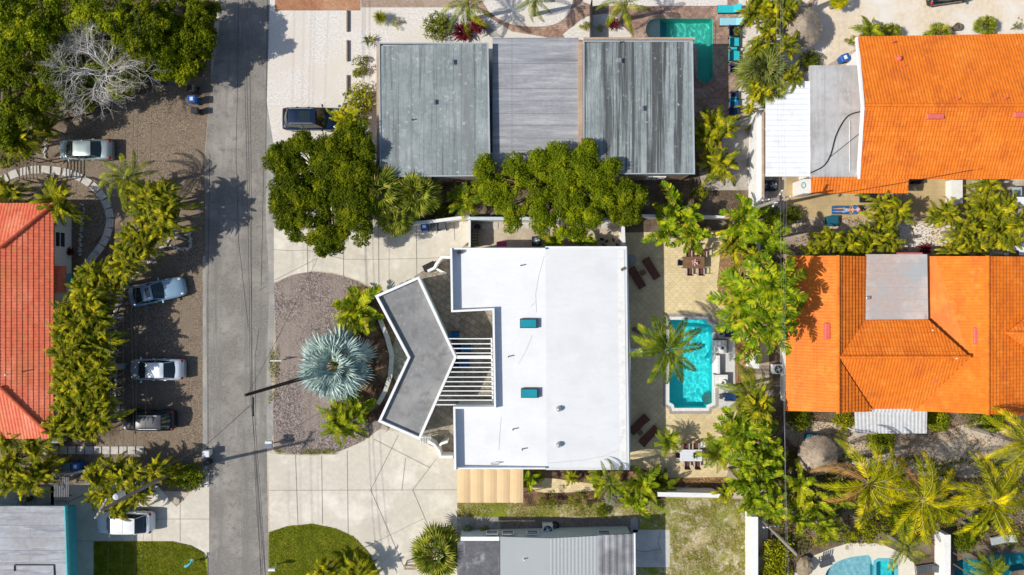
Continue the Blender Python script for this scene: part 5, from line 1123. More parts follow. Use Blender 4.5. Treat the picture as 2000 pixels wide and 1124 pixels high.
# ---------------------------------------------------------------- furniture
m_brn = M('brown_cushion', (.16, .065, .045), (.12, .05, .035), 4, space='O', rough=.9); m_teak = M('teak', (.27, .15, .075), (.19, .10, .05), 4, space='O', rough=.7, brick=(3, .1, .006, (.06, .035, .02), 0, .5, .85))
m_chairm = M('white_metal_frame', (.62, .6, .55), space='O', rough=.5); m_cy1 = M('turquoise_fabric', (.03, .50, .56), (.02, .42, .48), 6, space='O', rough=.8); m_cy2 = M('light_blue_fabric', (.32, .62, .72), (.26, .54, .64), 6, space='O', rough=.8); m_nv = M('navy_fabric', (.012, .04, .13), (.01, .03, .1), 6, space='O', rough=.85); m_aq = M('blue_fabric', (.01, .13, .33), (.01, .1, .27), 6, space='O', rough=.85)
def lounger(px, py, rz, cush, frame, label, L_=1.95, w=.68, back=.32, group=None, name='sun_lounger', pillow=False):
    c = W(px, py, .35); t = T(name, label, 'sun lounger', (c.x, c.y, 0), R(rz), group); xb = L_*.5-L_*.32; z = .32
    mb = MB(); mb.box(0, 0, z-.05, L_, w, .05); P(mb, 'frame', frame, t, bevel=.01)
    mb = MB(); mb.prism([(-L_/2+.02, -w/2+.03), (xb, -w/2+.03), (xb, w/2-.03), (-L_/2+.02, w/2-.03)], z+.002, z+.07); P(mb, 'seat_cushion', cush, t, bevel=.02)
    mb = MB(); xe = L_/2; mb.obox(((xb+xe)/2, 0, z+.05+back/2), ((xe-xb)/2, 0, back/2), (0, w/2-.03, 0), (-.02, 0, .035)); bo = P(mb, 'backrest', cush, t, bevel=.02)
    for x in (-L_/2+.12, L_/2-.2):
        for y in (-w/2+.06, w/2-.06): mb = MB(); mb.box(x, y, 0, .06, .06, z-.05); P(mb, 'leg', frame, t)
    if pillow: mb = MB(); mb.blob((xe-.2, 0, z+back+.08), .15, .25, .06); link('pillow', mb.mesh('pillow', cush, smooth=True), bo)
    return t
def chair(px, py, rz, cush, frame, label, group=None, w=.56, name='patio_chair', zs=.42, folded=False):
    """faces +x; backrest at -x"""
    c = W(px, py, .45); t = T(name, label, 'chair', (c.x, c.y, 0), R(rz), group)
    mb = MB(); mb.box(.02, 0, zs-.04, w*.9, w*.9, .05); P(mb, 'seat', cush, t, bevel=.02)
    mb = MB(); mb.obox((-w*.5, 0, zs+.26), (.025, 0, 0), (0, w*.45, 0), (-.06, 0, .25)); P(mb, 'backrest', cush, t, bevel=.015)
    for x in (-w*.42, w*.42):
        for y in (-w*.46, w*.46): mb = MB(); mb.box(x, y, 0, .045, .045, zs-.04 if x < 0 else zs+.2); P(mb, 'leg', frame, t)
    for y in (-w*.46, w*.46): mb = MB(); mb.box(0, y, zs+.2, w*.9, .06, .035); P(mb, 'armrest', frame, t)
    return t
def table(px, py, sx, sy, rz, top, frame, label, h=.74, name='dining_table', cat='table'):
    c = W(px, py, h); t = T(name, label, cat, (c.x, c.y, 0), R(rz)); mb = MB(); mb.box(0, 0, h-.05, sx, sy, .05); P(mb, 'tabletop', top, t, bevel=.008); mb = MB(); mb.box(0, 0, h-.13, sx*.86, sy*.8, .078); P(mb, 'apron', frame, t)
    for x in (-1, 1):
        for y in (-1, 1): mb = MB(); mb.box(x*(sx/2-.08), y*(sy/2-.08), 0, .08, .08, h-.05); P(mb, 'leg', frame, t)
    return t
lounger(1272, 525, 122, m_brn, m_teak, 'brown lounger nearer the sun of the pair on the upper patio'); lounger(1244, 543, 122, m_brn, m_teak, 'brown lounger nearest the white roof on the upper patio'); table(1256, 533, .42, .42, 32, m_teak, m_teak, 'small brown side table between the two upper brown loungers', .4, 'side_table')
lounger(1248, 830, 45, m_brn, m_teak, 'brown lounger nearest the white roof on the lower patio'); lounger(1268, 852, 225, m_brn, m_teak, 'brown lounger furthest from the house on the lower patio'); table(1250, 845, .42, .42, 45, m_teak, m_teak, 'small brown side table between the two lower brown loungers', .4, 'side_table')
c = W(1233, 507, .5); t = T('cement_bench', 'grey hexagonal low table half hidden beside the white roof edge', 'table', (c.x, c.y, 0)); mb = MB(); mb.lathe([(.4, 0), (.36, .3), (.42, .34), (.42, .4)], 0, 0, 6); P(mb, 'block', m_conc_old, t); mb = MB(); mb.lathe([(.3, .405), (.28, .42)], 0, 0, 6); P(mb, 'top', m_conc_old, t)
table(1355, 513, 1.82, .98, 0, m_teak, m_teak, 'rectangular brown dining table under the large banana plant')
ct = m_teak
for x, y, rz, lab in ((1344, 496, -90, 'left chair on the far side of the brown dining table'), (1373, 496, -90, 'right chair on the far side of the brown dining table'), (1346, 531, 90, 'left chair on the near side of the brown dining table'), (1368, 531, 90, 'right chair on the near side of the brown dining table')): chair(x, y, rz, m_brn, m_chairm, lab, 'chairs round the brown dining table')
chair(1329, 514, 0, M('grey_sling', (.12, .12, .12), space='O'), m_chairm, 'grey chair at the left end of the brown dining table'); chair(1352, 487, -100, ct, ct, 'spare brown chair pushed back beneath the banana leaves')
def flowers(px, py, h, label, mat, n, R_, seed):
    c = W(px, py, h); t = T('table_centrepiece', label, 'flowers', (c.x, c.y, .74)); g = np.random.default_rng(seed); d = g.normal(0, 1, (n, 3)); d[:, 2] = abs(d[:, 2])*.4; d = unit(d)*R_*(.5+.5*g.random((n, 1))); w = unit(np.cross(d, g.normal(0, 1, (n, 3))))*.05
    o = np.array([0, 0, .12]); q = np.stack([o+d*.2, o+d*.6-w, o+d, o+d*.6+w], 1); link('petals', qmesh('petals', q, mat), t); mb = MB(); mb.lathe([(.06, 0.002), (.08, .1), (.05, .16)], 0, 0, 10); P(mb, 'vase', m_white, t)
flowers(1357, 513, .9, 'pink and white flowers in a vase on the brown dining table', leafM('pink_petals', (.75, .25, .35), (.8, .6, .6), (.7, .45, .5), .2), 60, .36, 1); 
table(1350, 890, 1.85, .98, 0, M('white_slatted_top', (.74, .75, .77), (.66, .68, .71), 3, space='O', rough=.45, brick=(4, .12, .008, (.4, .42, .45), 0, .5, .98)), m_white, 'white slatted dining table on the lower patio')
flowers(1359, 890, .9, 'dark leafy sprigs in a vase on the white dining table', m_leaf_d, 46, .42, 2)
for x, y, rz, lab in ((1339, 871, -90, 'left chair on the far side of the white dining table'), (1358, 871, -90, 'middle chair on the far side of the white dining table'), (1341, 907, 90, 'left chair on the near side of the white dining table'), (1361, 907, 90, 'right chair on the near side of the white dining table'), (1325, 889, 0, 'chair at the left end of the white dining table'), (1376, 888, 180, 'chair at the right end of the white dining table')): chair(x, y, rz, m_brn, m_chairm, lab, 'chairs round the white dining table')
t = chair(1374, 868, -90, m_white, m_chairm, 'white-seated chair on the far side of the white dining table')
# pool deck furniture
for y, k in ((650, 'upper'), (775, 'lower')):
    chair(1424, y, 180, m_nv, m_dark, 'dark blue lounge chair at the %s end of the white pool deck' % k, w=.74); table(1409, y, .3, .42, 0, m_bgrey, m_dark, 'small grey footstool in front of the %s dark blue lounge chair' % k, .35, 'footstool', 'stool')
def feature(px, py, label):
    c = W(px, py, .45); t = T('raised_planter_block', label, 'planter', (c.x, c.y, 0)); mb = MB(); mb.box(0, 0, 0.03, 1.1, 1.1, .42); P(mb, 'block', m_coping, t, bevel=.02); mb = MB(); mb.box(.58, .0, 0.03, .06, 1.1, .5); P(mb, 'side_panel', m_bgrey, t); mb = MB(); mb.box(0, .58, 0.03, 1.2, .06, .5); P(mb, 'back_panel', m_bgrey, t)
    mb = MB(); mb.lathe([(.2, .452), (.24, .6), (.24, .68), (.15, .68), (.13, .6), (.05, .55)], .1, -.1, 16); P(mb, 'bowl', m_white, t, smooth=False); mb = MB(); mb.blob((.1, -.1, .6), .12, .12, .07); P(mb, 'soil', m_dirt, t)
feature(1408, 677, 'pale square planter block with a round bowl at the upper pool deck'); feature(1409, 745, 'pale square planter block with a round bowl at the lower pool deck')
c = W(1400, 712); t = T('deck_bench', 'low white bench wall between the two planter blocks on the pool deck', 'bench', (c.x, c.y, .0)); mb = MB(); mb.box(0, 0, .03, .28, 1.6, .42); P(mb, 'seat', m_coping, t, bevel=.02); mb = MB(); mb.box(.18, 0, .03, .06, 1.6, .5); P(mb, 'backboard', m_bgrey, t)
# NE pool chairs
lounger(1424, 18, 0, m_cy1, m_dark, 'turquoise lounger at the top right of the terracotta pool yard', 1.9, .7, .3); lounger(1429, 43, 0, m_cy2, m_dark, 'pale blue lounger just below the turquoise lounger', 2.05, .68, .25)
for y, mt, lab, wd in ((62, m_nv, 'navy folding chair below the pale blue lounger', .95), (83, m_cy1, 'turquoise folding chair, upper one of two by the green-blue pool', .9), (110, m_cy1, 'turquoise folding chair, lower one of two by the green-blue pool', 1.0), (134, m_nv, 'navy folding chair half under the shaggy fan palm', .8), (187, m_nv, 'small navy folding chair under the shaggy fan palm, above the blue ones', .7), (204, m_aq, 'blue folding chair, second from the bottom of the poolside row', .85), (222, m_nv, 'navy folding chair at the bottom end of the poolside row', .95)):
    chair(1434, y, 0, mt, m_dark, lab, w=wd)
table(1434, 97, .5, .45, 0, m_cy1, m_dark, 'small turquoise table between the two turquoise folding chairs', .45, 'side_table'); table(1432, 194, .55, .4, 0, m_cy1, m_dark, 'small turquoise table among the navy chairs under the fan palm', .45, 'side_table')
# under the pergola
for x, y, mt, lab in ((889, 656, m_aq, 'blue chair poking out above the pergola'), (896, 680, m_nv, 'navy outdoor armchair under the upper pergola slats'), (912, 682, m_aq, 'blue outdoor armchair under the upper pergola slats'), (892, 712, m_nv, 'navy outdoor armchair under the middle pergola slats'), (908, 710, m_aq, 'bright blue armchair under the middle pergola slats')): chair(x, y, 0, mt, m_dark, lab, w=.75)
table(900, 700, .5, .5, 0, m_brn, m_dark, 'small reddish table between the armchairs under the pergola', .5, 'side_table')
# bottom right deck chairs and sundries
for i, x in enumerate((1590,)):
    c = W(1614, 1098, .6); t = T('slatted_deck_chair', 'grey slatted deck chair beside the pale blue curved pool', 'chair', (c.x, c.y, 0), R(18)); mb = MB()
    for k in range(5): mb.obox((-.45+.2*k, .35, .55), (.05, 0, 0), (0, .3, .15), (0, 0, .02))
    P(mb, 'back_slats', m_bgrey, t); mb = MB(); mb.box(0, -.2, .35, 1.05, .55, .04); P(mb, 'seat', m_bgrey, t)
    for x_ in (-.48, .48):
        for y_ in (-.42, .1): mb = MB(); mb.box(x_, y_, 0, .06, .06, .35); P(mb, 'leg', m_bgrey, t)
c = W(1575, 1110, .7); t = T('boulder', 'large tan boulder at the left end of the pale blue curved pool', 'boulder', (c.x, c.y, 0)); mb = MB(); mb.blob((0, 0, .35), .75, .95, .55, 9, 7, .14, 8); P(mb, 'rock', M('tan_rock', (.34, .27, .18), (.2, .16, .11), 3, rough=.95, bump=.6, bs=6, space='O'), t); mb = MB(); mb.blob((-.5, -.7, .2), .4, .4, .3, 8, 6, .2, 9); P(mb, 'small_rock', m_rock, t)
rocks([(1835, 1045), (1832, 1062), (1838, 1080), (1830, 1098), (1834, 1115)], 26, 'dark rock piled against the white wall between the bottom pools', 'rocks against the wall between the pools', .17, 5)
lounger(1812, 1112, 8, m_bgrey, m_metal, 'grey lounger beside the white wall between the bottom pools'); lounger(1958, 1054, 12, M('pale_sling', (.42, .44, .44), space='O'), m_metal, 'pale sling lounger above the dark teal pool')
for y0 in (0, 1): wire([(1862, 1080+22*y0, 1.1), (1912, 1112+22*y0, 1.1)], ('upper' if not y0 else 'lower')+' brown handrail pole crossing the dark teal pool corner', .05, 0, mat=m_teak)
# thatched umbrellas
def tiki(px, py, rpx, h, label, seed):
    c = W(px, py, h*.85); t = T('thatched_umbrella', label, 'umbrella', (c.x, c.y, 0)); r = rpx/S*(H-h)/H; mb = MB(); mb.lathe([(r, h-.95), (r*.97, h-.9), (r*.5, h-.35), (.12, h), (.05, h+.05)], 0, 0, 22); P(mb, 'roof_cone', m_thatch, t, smooth=True)
    g = np.random.default_rng(seed); n = 5200; a = g.uniform(0, 6.283, n); s0 = np.sqrt(g.random(n))*.9; ln = r*(.22+.14*g.random(n)); z = lambda q: h-(h*0+.98)*np.clip(q, 0, 1.15)+.07
    a2 = a+g.normal(0, .09, n); p0 = np.stack([r*s0*np.cos(a), r*s0*np.sin(a), z(s0)+.03], 1); s1 = s0+ln/r; p2 = np.stack([r*s1*np.cos(a2), r*s1*np.sin(a2), z(s1)-.02+g.random(n)*.07], 1); N = np.stack([-np.sin(a), np.cos(a), 0*a], 1)*.022
    link('thatch', qmesh('thatch', np.stack([p0-N, p2-N*.7, p2+N*.7, p0+N], 1), leafM('thatch_straw', (.15, .115, .085), (.44, .35, .26), (.55, .46, .36), .1, sc_=2)), t); mb = MB(); mb.tube([(0, 0, 0), (0, 0, h-.1)], .07, 8); P(mb, 'post', m_wood, t)
tiki(1570, 47, 36, 2.9, 'round thatched umbrella on pale sand at the top', 1); tiki(1605, 893, 33, 2.6, 'smaller thatched umbrella below the middle orange house', 2)
c = W(1596, 2, 3); t = T('dead_palm_trunk', 'shaggy straw-coloured palm trunk at the top edge by the thatched umbrella', 'palm trunk', (c.x, c.y, 0)); mb = MB(); mb.tube([(0, 0, 0), (.2, .6, 2), (.3, 1.0, 3.4)], .18, 9, .14); P(mb, 'trunk', m_thatch, t); mb = MB(); mb.tube([(.1, .3, 1.0), (.22, .7, 2.4)], .26, 9, .2); P(mb, 'skirt', m_thatch, t)
for px, py, lab in ((1871, 52, 'small dark stump-like pot behind the upper orange roof'), (1595, 400, 'x')):
    if lab == 'x': continue
    c = W(px, py, .5); t = T('plant_pot', lab, 'pot', (c.x, c.y, 0)); mb = MB(); mb.lathe([(.22, 0), (.3, .4), (.32, .55), (.25, .55), (.22, .45)], 0, 0, 14); P(mb, 'pot', m_wood, t); mb = MB(); mb.blob((0, 0, .45), .22, .22, .08); P(mb, 'soil', m_dirt, t)
# air conditioners
def ac(px, py, label, s_=1.0, body=None, h=.85):
    c = W(px, py, h); t = T('air_conditioner', label, 'air conditioner', (c.x, c.y, 0)); w = .86*s_
    mb = MB(); mb.box(0, 0, .05, w, w, h-.1); P(mb, 'case', body or m_metalw, t, bevel=.03); mb = MB(); mb.lathe([(w*.42, h-.05), (w*.42, h), (w*.36, h), (w*.36, h-.03)], 0, 0, 20); P(mb, 'fan_ring', m_bgrey, t); mb = MB()
    mb.lathe([(w*.36, h-.045), (w*.35, h-.044)], 0, 0, 20); P(mb, 'fan_well', m_dark, t); mb = MB()
    for k in range(4): a = k*math.pi/2+.4; mb.obox((math.cos(a)*w*.18, math.sin(a)*w*.18, h-.01), (math.cos(a)*w*.15, math.sin(a)*w*.15, 0), (-math.sin(a)*.07, math.cos(a)*.07, .01), (0, 0, .006))
    P(mb, 'fan_blades', M('fan_grey', (.3, .42, .46), space='O'), t); mb = MB(); mb.lathe([(.08, h), (.06, h+.03)], 0, 0, 10); P(mb, 'hub', m_white, t)
ac(1070, 1036, 'white air conditioner unit at the wall of the low grey house'); ac(1511, 362, 'air conditioner under the white metal cover, right one of two', .95, m_dark); ac(1493, 362, 'air conditioner under the white metal cover, left one of two', .95, m_dark); ac(1048, 471, 'round-topped black air conditioner in the side yard', .9, m_dark); ac(1521, 722, 'grey air conditioner in the gap left of the middle orange house', .9)
mb = MB(); 
for k in range(3): mb.tube([W(1083+9*math.cos(a*.35)*(1-.12*k), 1027+7*math.sin(a*.35)*(1-.1*k), .12+.05*k) for a in range(19)], .03, 5)
tag(link('coiled_hose', mb.mesh('coiled_hose', m_dark)), 'black coiled hose beside the white air conditioner', 'hose')
for px, py, sx, sy, h_, mt, nm, lab, cat in ((1093, 1044, .5, .45, .7, M('pale_blue_box', (.5, .66, .7), space='O'), 'utility_box', 'pale blue box right of the white air conditioner', 'box'), (1040, 1046, .5, .3, .5, m_bgrey, 'utility_box', 'dark grey box left of the white air conditioner', 'box'), (992, 1045, .45, .25, .5, m_bgrey, 'utility_box', 'small grey box at the wall of the light granule roof', 'box'),
     (838, 521, 1.0, .55, .9, m_dark, 'storage_box', 'black storage box outside the north courtyard entry', 'box'), (1515, 397, .4, .3, .8, m_bwht, 'utility_box', 'small white box by the garden wall end near the crossarm pole', 'box'), (1700, 385, 1.6, .9, .3, m_dark, 'solar_mat', 'black square mat beside the lying person', 'mat'), (1796, 354, .7, .35, .8, m_dark, 'storage_box', 'black box in the shade of the upper orange roof', 'box'), (1627, 432, .9, .8, .6, M('dark_teal_plastic', (.01, .11, .16), space='O'), 'storage_tub', 'dark teal tub in the shade below the lying person', 'tub'), (1589, 860, 1.0, .9, .7, M('dark_teal_plastic_b', (.01, .13, .18), space='O'), 'storage_tub', 'dark teal tub above the lower thatched umbrella', 'tub')):
    c = W(px, py, h_); t = T(nm, lab, cat, (c.x, c.y, 0), R(26) if px == 838 else 0); mb = MB(); hh_ = h_ if h_ > .4 else .05; mb.box(0, 0, .02, sx, sy, hh_*.85); P(mb, 'case', mt, t, bevel=.02)
    if cat != 'mat': mb = MB(); mb.box(0, 0, .02+hh_*.85, sx+.05, sy+.05, .05); P(mb, 'lid', mt, t, bevel=.015)
# side yard sundries
c = W(980, 477, .1); t = T('beach_towel', 'crumpled pink towel on the ground of the side yard', 'towel', (c.x, c.y, .02)); mb = MB(); mb.add([(-.4+.1*i, -.2+.4*j, .05+.05*((i*3+j*5) % 3)) for j in range(2) for i in range(9)], [(i, i+1, 10+i, 9+i) for i in range(8)]); P(mb, 'cloth', M('pink_fabric', (.5, .04, .2), space='O'), t)
for i, (x, y) in enumerate(((1175, 470), (1187, 474), (1200, 468), (1208, 478), (1182, 480))):
    c = W(x, y, .3); t = T('scrap_frame', 'dark tangled metal frame among the scrap at the right end of the side yard', 'frame', (c.x, c.y, 0), R(37*i), 'scrap at the right end of the side yard'); mb = MB(); mb.tube([(-.3, 0, .05), (-.25, 0, .6), (.25, 0, .6), (.3, 0, .05)], .03, 5); mb.tube([(-.28, 0, .3), (.28, .1, .35)], .03, 5); P(mb, 'tubing', m_metal if i % 2 else m_dark, t); mb = MB(); mb.box(0, .1, .3, .3, .25, .05); P(mb, 'plate', m_dark, t)
c = W(932, 444, .4); t = T('plant_pot', 'dark pot in the shaded left corner of the side yard', 'pot', (c.x, c.y, 0)); mb = MB(); mb.lathe([(.2, 0), (.26, .35), (.28, .45), (.22, .45)], 0, 0, 14); P(mb, 'pot', m_dark, t); mb = MB(); mb.blob((0, 0, .38), .18, .18, .06); P(mb, 'soil', m_dirt, t)
c = W(1572, 362, 2.3); t = T('life_ring', 'round green-white ring ornament on the white strip by the tan terrace', 'ornament', (c.x-.1, c.y, 2.2)); mb = MB()
mb.tube([(.16*math.cos(a*.35), .22*math.sin(a*.35), .03) for a in range(19)], .035, 6); P(mb, 'ring', m_teal, t); mb = MB(); mb.tube([(-.14, 0, .03), (.14, 0, .03)], .015, 4); P(mb, 'strap', m_white, t)
c = W(1787, 368, .5); t = T('garden_lamp', 'small white curved lamp on the tan terrace under the orange roof', 'lamp', (c.x, c.y, 0)); mb = MB(); mb.tube(catmull([(0, 0, 0), (0, 0, .5), (-.1, .05, .7), (-.3, .05, .72)], 4, False), .03, 6); P(mb, 'stem', m_white, t); mb = MB(); mb.blob((0, -.1, .5), .1, .14, .08); P(mb, 'shade', m_white, t)
c = W(54, 975, .4); t = T('round_shrub_pot', 'round brown clipped topiary in the shaded yard behind the blue-grey roof', 'plant', (c.x, c.y, 0)); mb = MB(); mb.lathe([(.2, 0), (.25, .3), (.22, .32)], 0, 0, 12); P(mb, 'pot', m_dark, t); link('crown', qmesh('crown', clump_leaves([(0, 0, .75, .6)], 110, .05, 4), leafM('brown_leaves', (.10, .08, .03), (.15, .12, .05), (.2, .17, .07))), t)
# ---------------------------------------------------------------- the sunbather
def skin_body(name, joints, bones, mat, parent):
    """continuous body grown by a Skin modifier round a jointed skeleton"""
    me = bpy.data.meshes.new(name); me.from_pydata([j[0] for j in joints], bones, []); o = bpy.data.objects.new(name, me); COL.objects.link(o); o.parent = parent
    sk = o.modifiers.new('skin', 'SKIN'); sk.use_smooth_shade = True
    for i, j in enumerate(joints): me.skin_vertices[0].data[i].radius = (j[1], j[2] if len(j) > 2 else j[1])
    me.skin_vertices[0].data[0].use_root = True; ss = o.modifiers.new('sub', 'SUBSURF'); ss.levels = ss.render_levels = 2; me.materials.append(mat); return o
m_skin = M('tan_skin', (.56, .30, .19), (.50, .26, .16), 6, space='O', rough=.55)  # tan skin tone with slight random mottling
Lg = W(1648, 411, .35)
t = lounger(1648, 411, 0, m_aq, m_metal, 'blue lounger on the tan terrace under the lying person', 2.1, .72, .38)
p = T('person', 'person in pale blue shorts and pink sun hat lying on a blue lounger', 'person', (Lg.x, Lg.y, 0))
J = [((.20, 0, .47), .14, .10), ((.38, 0, .52), .125, .09), ((.58, 0, .62), .145, .09), ((.72, 0, .72), .07, .06), ((.80, 0, .76), .052), ((.88, 0, .80), .075), ((.97, 0, .85), .088), ((1.04, 0, .89), .06),
     ((.10, .10, .46), .09), ((-.28, .13, .56), .062), ((-.62, .12, .45), .05), ((-.90, .12, .43), .034), ((-1.0, .13, .50), .03), ((.10, -.10, .46), .09), ((-.30, -.12, .50), .062), ((-.64, -.12, .45), .05), ((-.92, -.12, .43), .034), ((-1.02, -.13, .50), .03),
     ((.64, .19, .66), .052), ((.48, .33, .58), .042), ((.40, .22, .68), .034), ((.36, .12, .74), .028), ((.64, -.19, .66), .052), ((.48, -.33, .58), .042), ((.40, -.22, .68), .034), ((.36, -.12, .74), .028)]
Bn = [(0, 1), (1, 2), (2, 3), (3, 4), (4, 5), (5, 6), (6, 7), (0, 8), (8, 9), (9, 10), (10, 11), (11, 12), (0, 13), (13, 14), (14, 15), (15, 16), (16, 17), (2, 18), (18, 19), (19, 20), (20, 21), (2, 22), (22, 23), (23, 24), (24, 25)]
for s_, base in ((1, 21), (-1, 25)):     # palm, four fingers and a thumb on each hand
    bx, by, bz = J[base][0]; J.append(((bx-.04, by-s_*.03, bz+.01), .022, .014)); hb = len(J)-1; Bn.append((base, hb))
    for k in range(4): a = len(J); J.append(((bx-.085-.004*k, by-s_*(.055-.02*k)+s_*.0, bz+.015), .009)); J.append(((bx-.12+.006*abs(k-1), by-s_*(.062-.022*k), bz+.0), .008)); Bn += [(hb, a), (a, a+1)]
    a = len(J); J.append(((bx-.03, by-s_*.07, bz+.02), .010)); J.append(((bx-.055, by-s_*.09, bz+.015), .008)); Bn += [(hb, a), (a, a+1)]
skin_body('body', J, Bn, m_skin, p)
JS = [((.24, 0, .475), .155, .115), ((.36, 0, .52), .14, .10), ((.12, .11, .46), .105), ((-.18, .14, .54), .095), ((.12, -.11, .46), .105), ((-.20, -.14, .50), .095)]
skin_body('shorts', JS, [(0, 1), (0, 2), (2, 3), (0, 4), (4, 5)], M('pale_blue_cloth', (.36, .48, .62), (.3, .42, .56), 12, space='O', rough=.9), p)
mb = MB(); mb.blob((.98, 0, .905), .105, .095, .09, 12, 8); P(mb, 'hair', M('dark_hair', (.04, .025, .018), space='O'), p, smooth=True)
hat = MB(); hat.lathe([(.24, .0), (.25, .012), (.13, .03), (.115, .10), (.07, .13), (.02, .135)], 0, 0, 18); ho = P(hat, 'sun_hat', M('pink_straw', (.72, .36, .38), (.62, .3, .32), 9, space='O'), p, smooth=True); ho.location = (.95, 0, .95); ho.rotation_euler = (0, R(22), 0)
hb_ = MB(); hb_.lathe([(.118, .04), (.12, .075), (.11, .08)], 0, 0, 18); link('hat_band', hb_.mesh('hat_band', M('dark_band', (.05, .015, .03), space='O')), ho)
mb = MB(); 
for s_ in (-1, 1): mb.blob((.885, s_*.032, .885), .012, .012, .008, 6, 4)
P(mb, 'eyes', m_trim, p); mb = MB(); mb.blob((.865, 0, .90), .022, .014, .02, 8, 5); P(mb, 'nose', m_skin, p, smooth=True)
mb = MB(); mb.blob((.84, 0, .878), .008, .026, .008, 8, 5); P(mb, 'mouth', M('lips', (.45, .12, .1), space='O'), p, smooth=True)

# cracks and seams in the white roof membrane, leaf litter on flat roofs
rt = [o for o in bpy.data.objects if o.name == 'white_roofed_house'][0]
mb = MB()
for ln in ([(1063, 500), (1052, 540), (1046, 575), (1048, 610)], [(1040, 655), (1025, 690), (1012, 712)], [(979, 815), (976, 850), (974, 880)], [(1046, 590), (1036, 600)], [(1210, 880), (1180, 893), (1140, 900), (1070, 905)]):
    V = [W(a, b_, 3.95) for a, b_ in ln]; z_ = lambda p: (3.7+(.25)*max(0, min(1, ((p.x/54.05*58*23+1000)-880)/185)) if p.x < 2.62 else 3.95-.35*(p.x-2.62)/6.5)+.008
    for a, b_ in zip(V[:-1], V[1:]): mb.tube([(a.x, a.y, z_(a)), (b_.x, b_.y, z_(b_))], .012, 4)
P(mb, 'roof_crack', M('crack_grey', (.45, .45, .44)), rt, world=True)
# ---- woodland at the top left, each tree its own
TL = [(45, 45, [(30, 30, 55), (75, 60, 40), (20, 90, 35)], 6.5, 'dense evergreen tree in the top left corner', m_leaf_m),
      (160, 30, [(130, 15, 45), (185, 25, 45), (220, 55, 35)], 6, 'leafy tree behind the bare white-branched tree at the top edge', m_leaf_m),
      (275, 30, [(260, 20, 50), (300, 60, 45), (255, 85, 35)], 6, 'dark green tree between the bare tree and the road-side thicket', m_leaf_d),
      (370, 35, [(340, 20, 45), (385, 30, 36), (355, 75, 40), (398, 70, 20)], 5, 'dark green tree overhanging the road edge at top left', m_leaf_d),
      (335, 130, [(320, 130, 30), (350, 140, 24), (352, 105, 30)], 3.5, 'bushy round tree beside the gravel yard and white bag', m_leaf_m),
      (50, 170, [(30, 160, 50), (85, 180, 40), (20, 220, 35), (100, 130, 45)], 5.5, 'dense evergreen tree left of the bare tree', m_leaf_d),
      (190, 165, [(160, 150, 50), (215, 160, 40), (190, 110, 50), (250, 130, 38)], 3.5, 'low yellow-green tree growing under the bare white branches', m_leaf_m),
      (110, 80, [(110, 75, 40), (140, 100, 30), (95, 110, 30)], 3.2, 'low bushy tree under the left side of the bare white branches', m_leaf_m),
      (230, 110, [(230, 105, 40), (275, 110, 30), (245, 160, 26)], 4.2, 'yellow-green tree at the right side of the bare white branches', m_leaf_y),
      (395, 45, [(395, 55, 26), (405, 20, 22), (385, 95, 24), (375, 130, 18)], 3.2, 'dark low tree at the edge of the road at top left', m_leaf_d),
      (310, 90, [(305, 85, 34), (325, 55, 30), (285, 60, 30)], 5.0, 'bright leafy tree in the middle of the top left woodland', m_leaf_m),
      (10, 120, [(5, 120, 36), (15, 75, 28), (10, 260, 30)], 4.5, 'leafy tree cut by the left edge beside the woodland palms', m_leaf_m),
      (150, 200, [(150, 195, 26), (120, 180, 26)], 3.0, 'small yellow-green tree at the lower tips of the bare white branches', m_leaf_y)]
for i, (x, y, b, h, lab, mt) in enumerate(TL): tree(x, y, b, h, lab, mt, 'evergreen_tree', seed=10+i, dens=135, size=.085)
def bare(px, py, rpx, h, label):
    c = W(px, py, h*.75); t = T('bare_tree', label, 'tree', (c.x, c.y, 0)); g = random.Random(4); Rm = rpx/S*(H-h)/H
    mb = MB(); mb.tube([(0, 0, 0), (0, .1, h*.4)], .24, 8, .18); P(mb, 'trunk', m_bare, t, smooth=True); tw = MB()
    def grow(p, d, L, r, lv):
        pts = [p]; q = Vector(p)
        for k in range(3):
            d = (d+Vector((g.gauss(0, .16), g.gauss(0, .16), g.gauss(0, .10)))).normalized(); q = q+d*L/3; pts.append(q.copy())
        tw.tube(pts, r, 5 if lv < 2 else 3, r*.6, cap=False)
        if lv >= 5 or len(tw.v) > 60000: return
        for k in range(3):
            a = pts[1+k % 3] if k else pts[-1]
            nd = (d+Vector((g.gauss(0, .55), g.gauss(0, .55), g.gauss(0, .3)+.02))).normalized(); nd.z *= .6; grow(a, nd, L*g.uniform(.6, .85), r*.55, lv+1)
    for k in range(13):
        a = k*.483+g.uniform(-.2, .2); grow(Vector((0, .1, h*.38)), Vector((math.cos(a), math.sin(a), g.uniform(.7, 1.6))).normalized(), Rm*.42*g.uniform(.85, 1.15), .06, 0)
    P(tw, 'branches', m_bare, t)
bare(165, 118, 108, 8.0, 'leafless tree with bleached white branches spreading over the greenery')
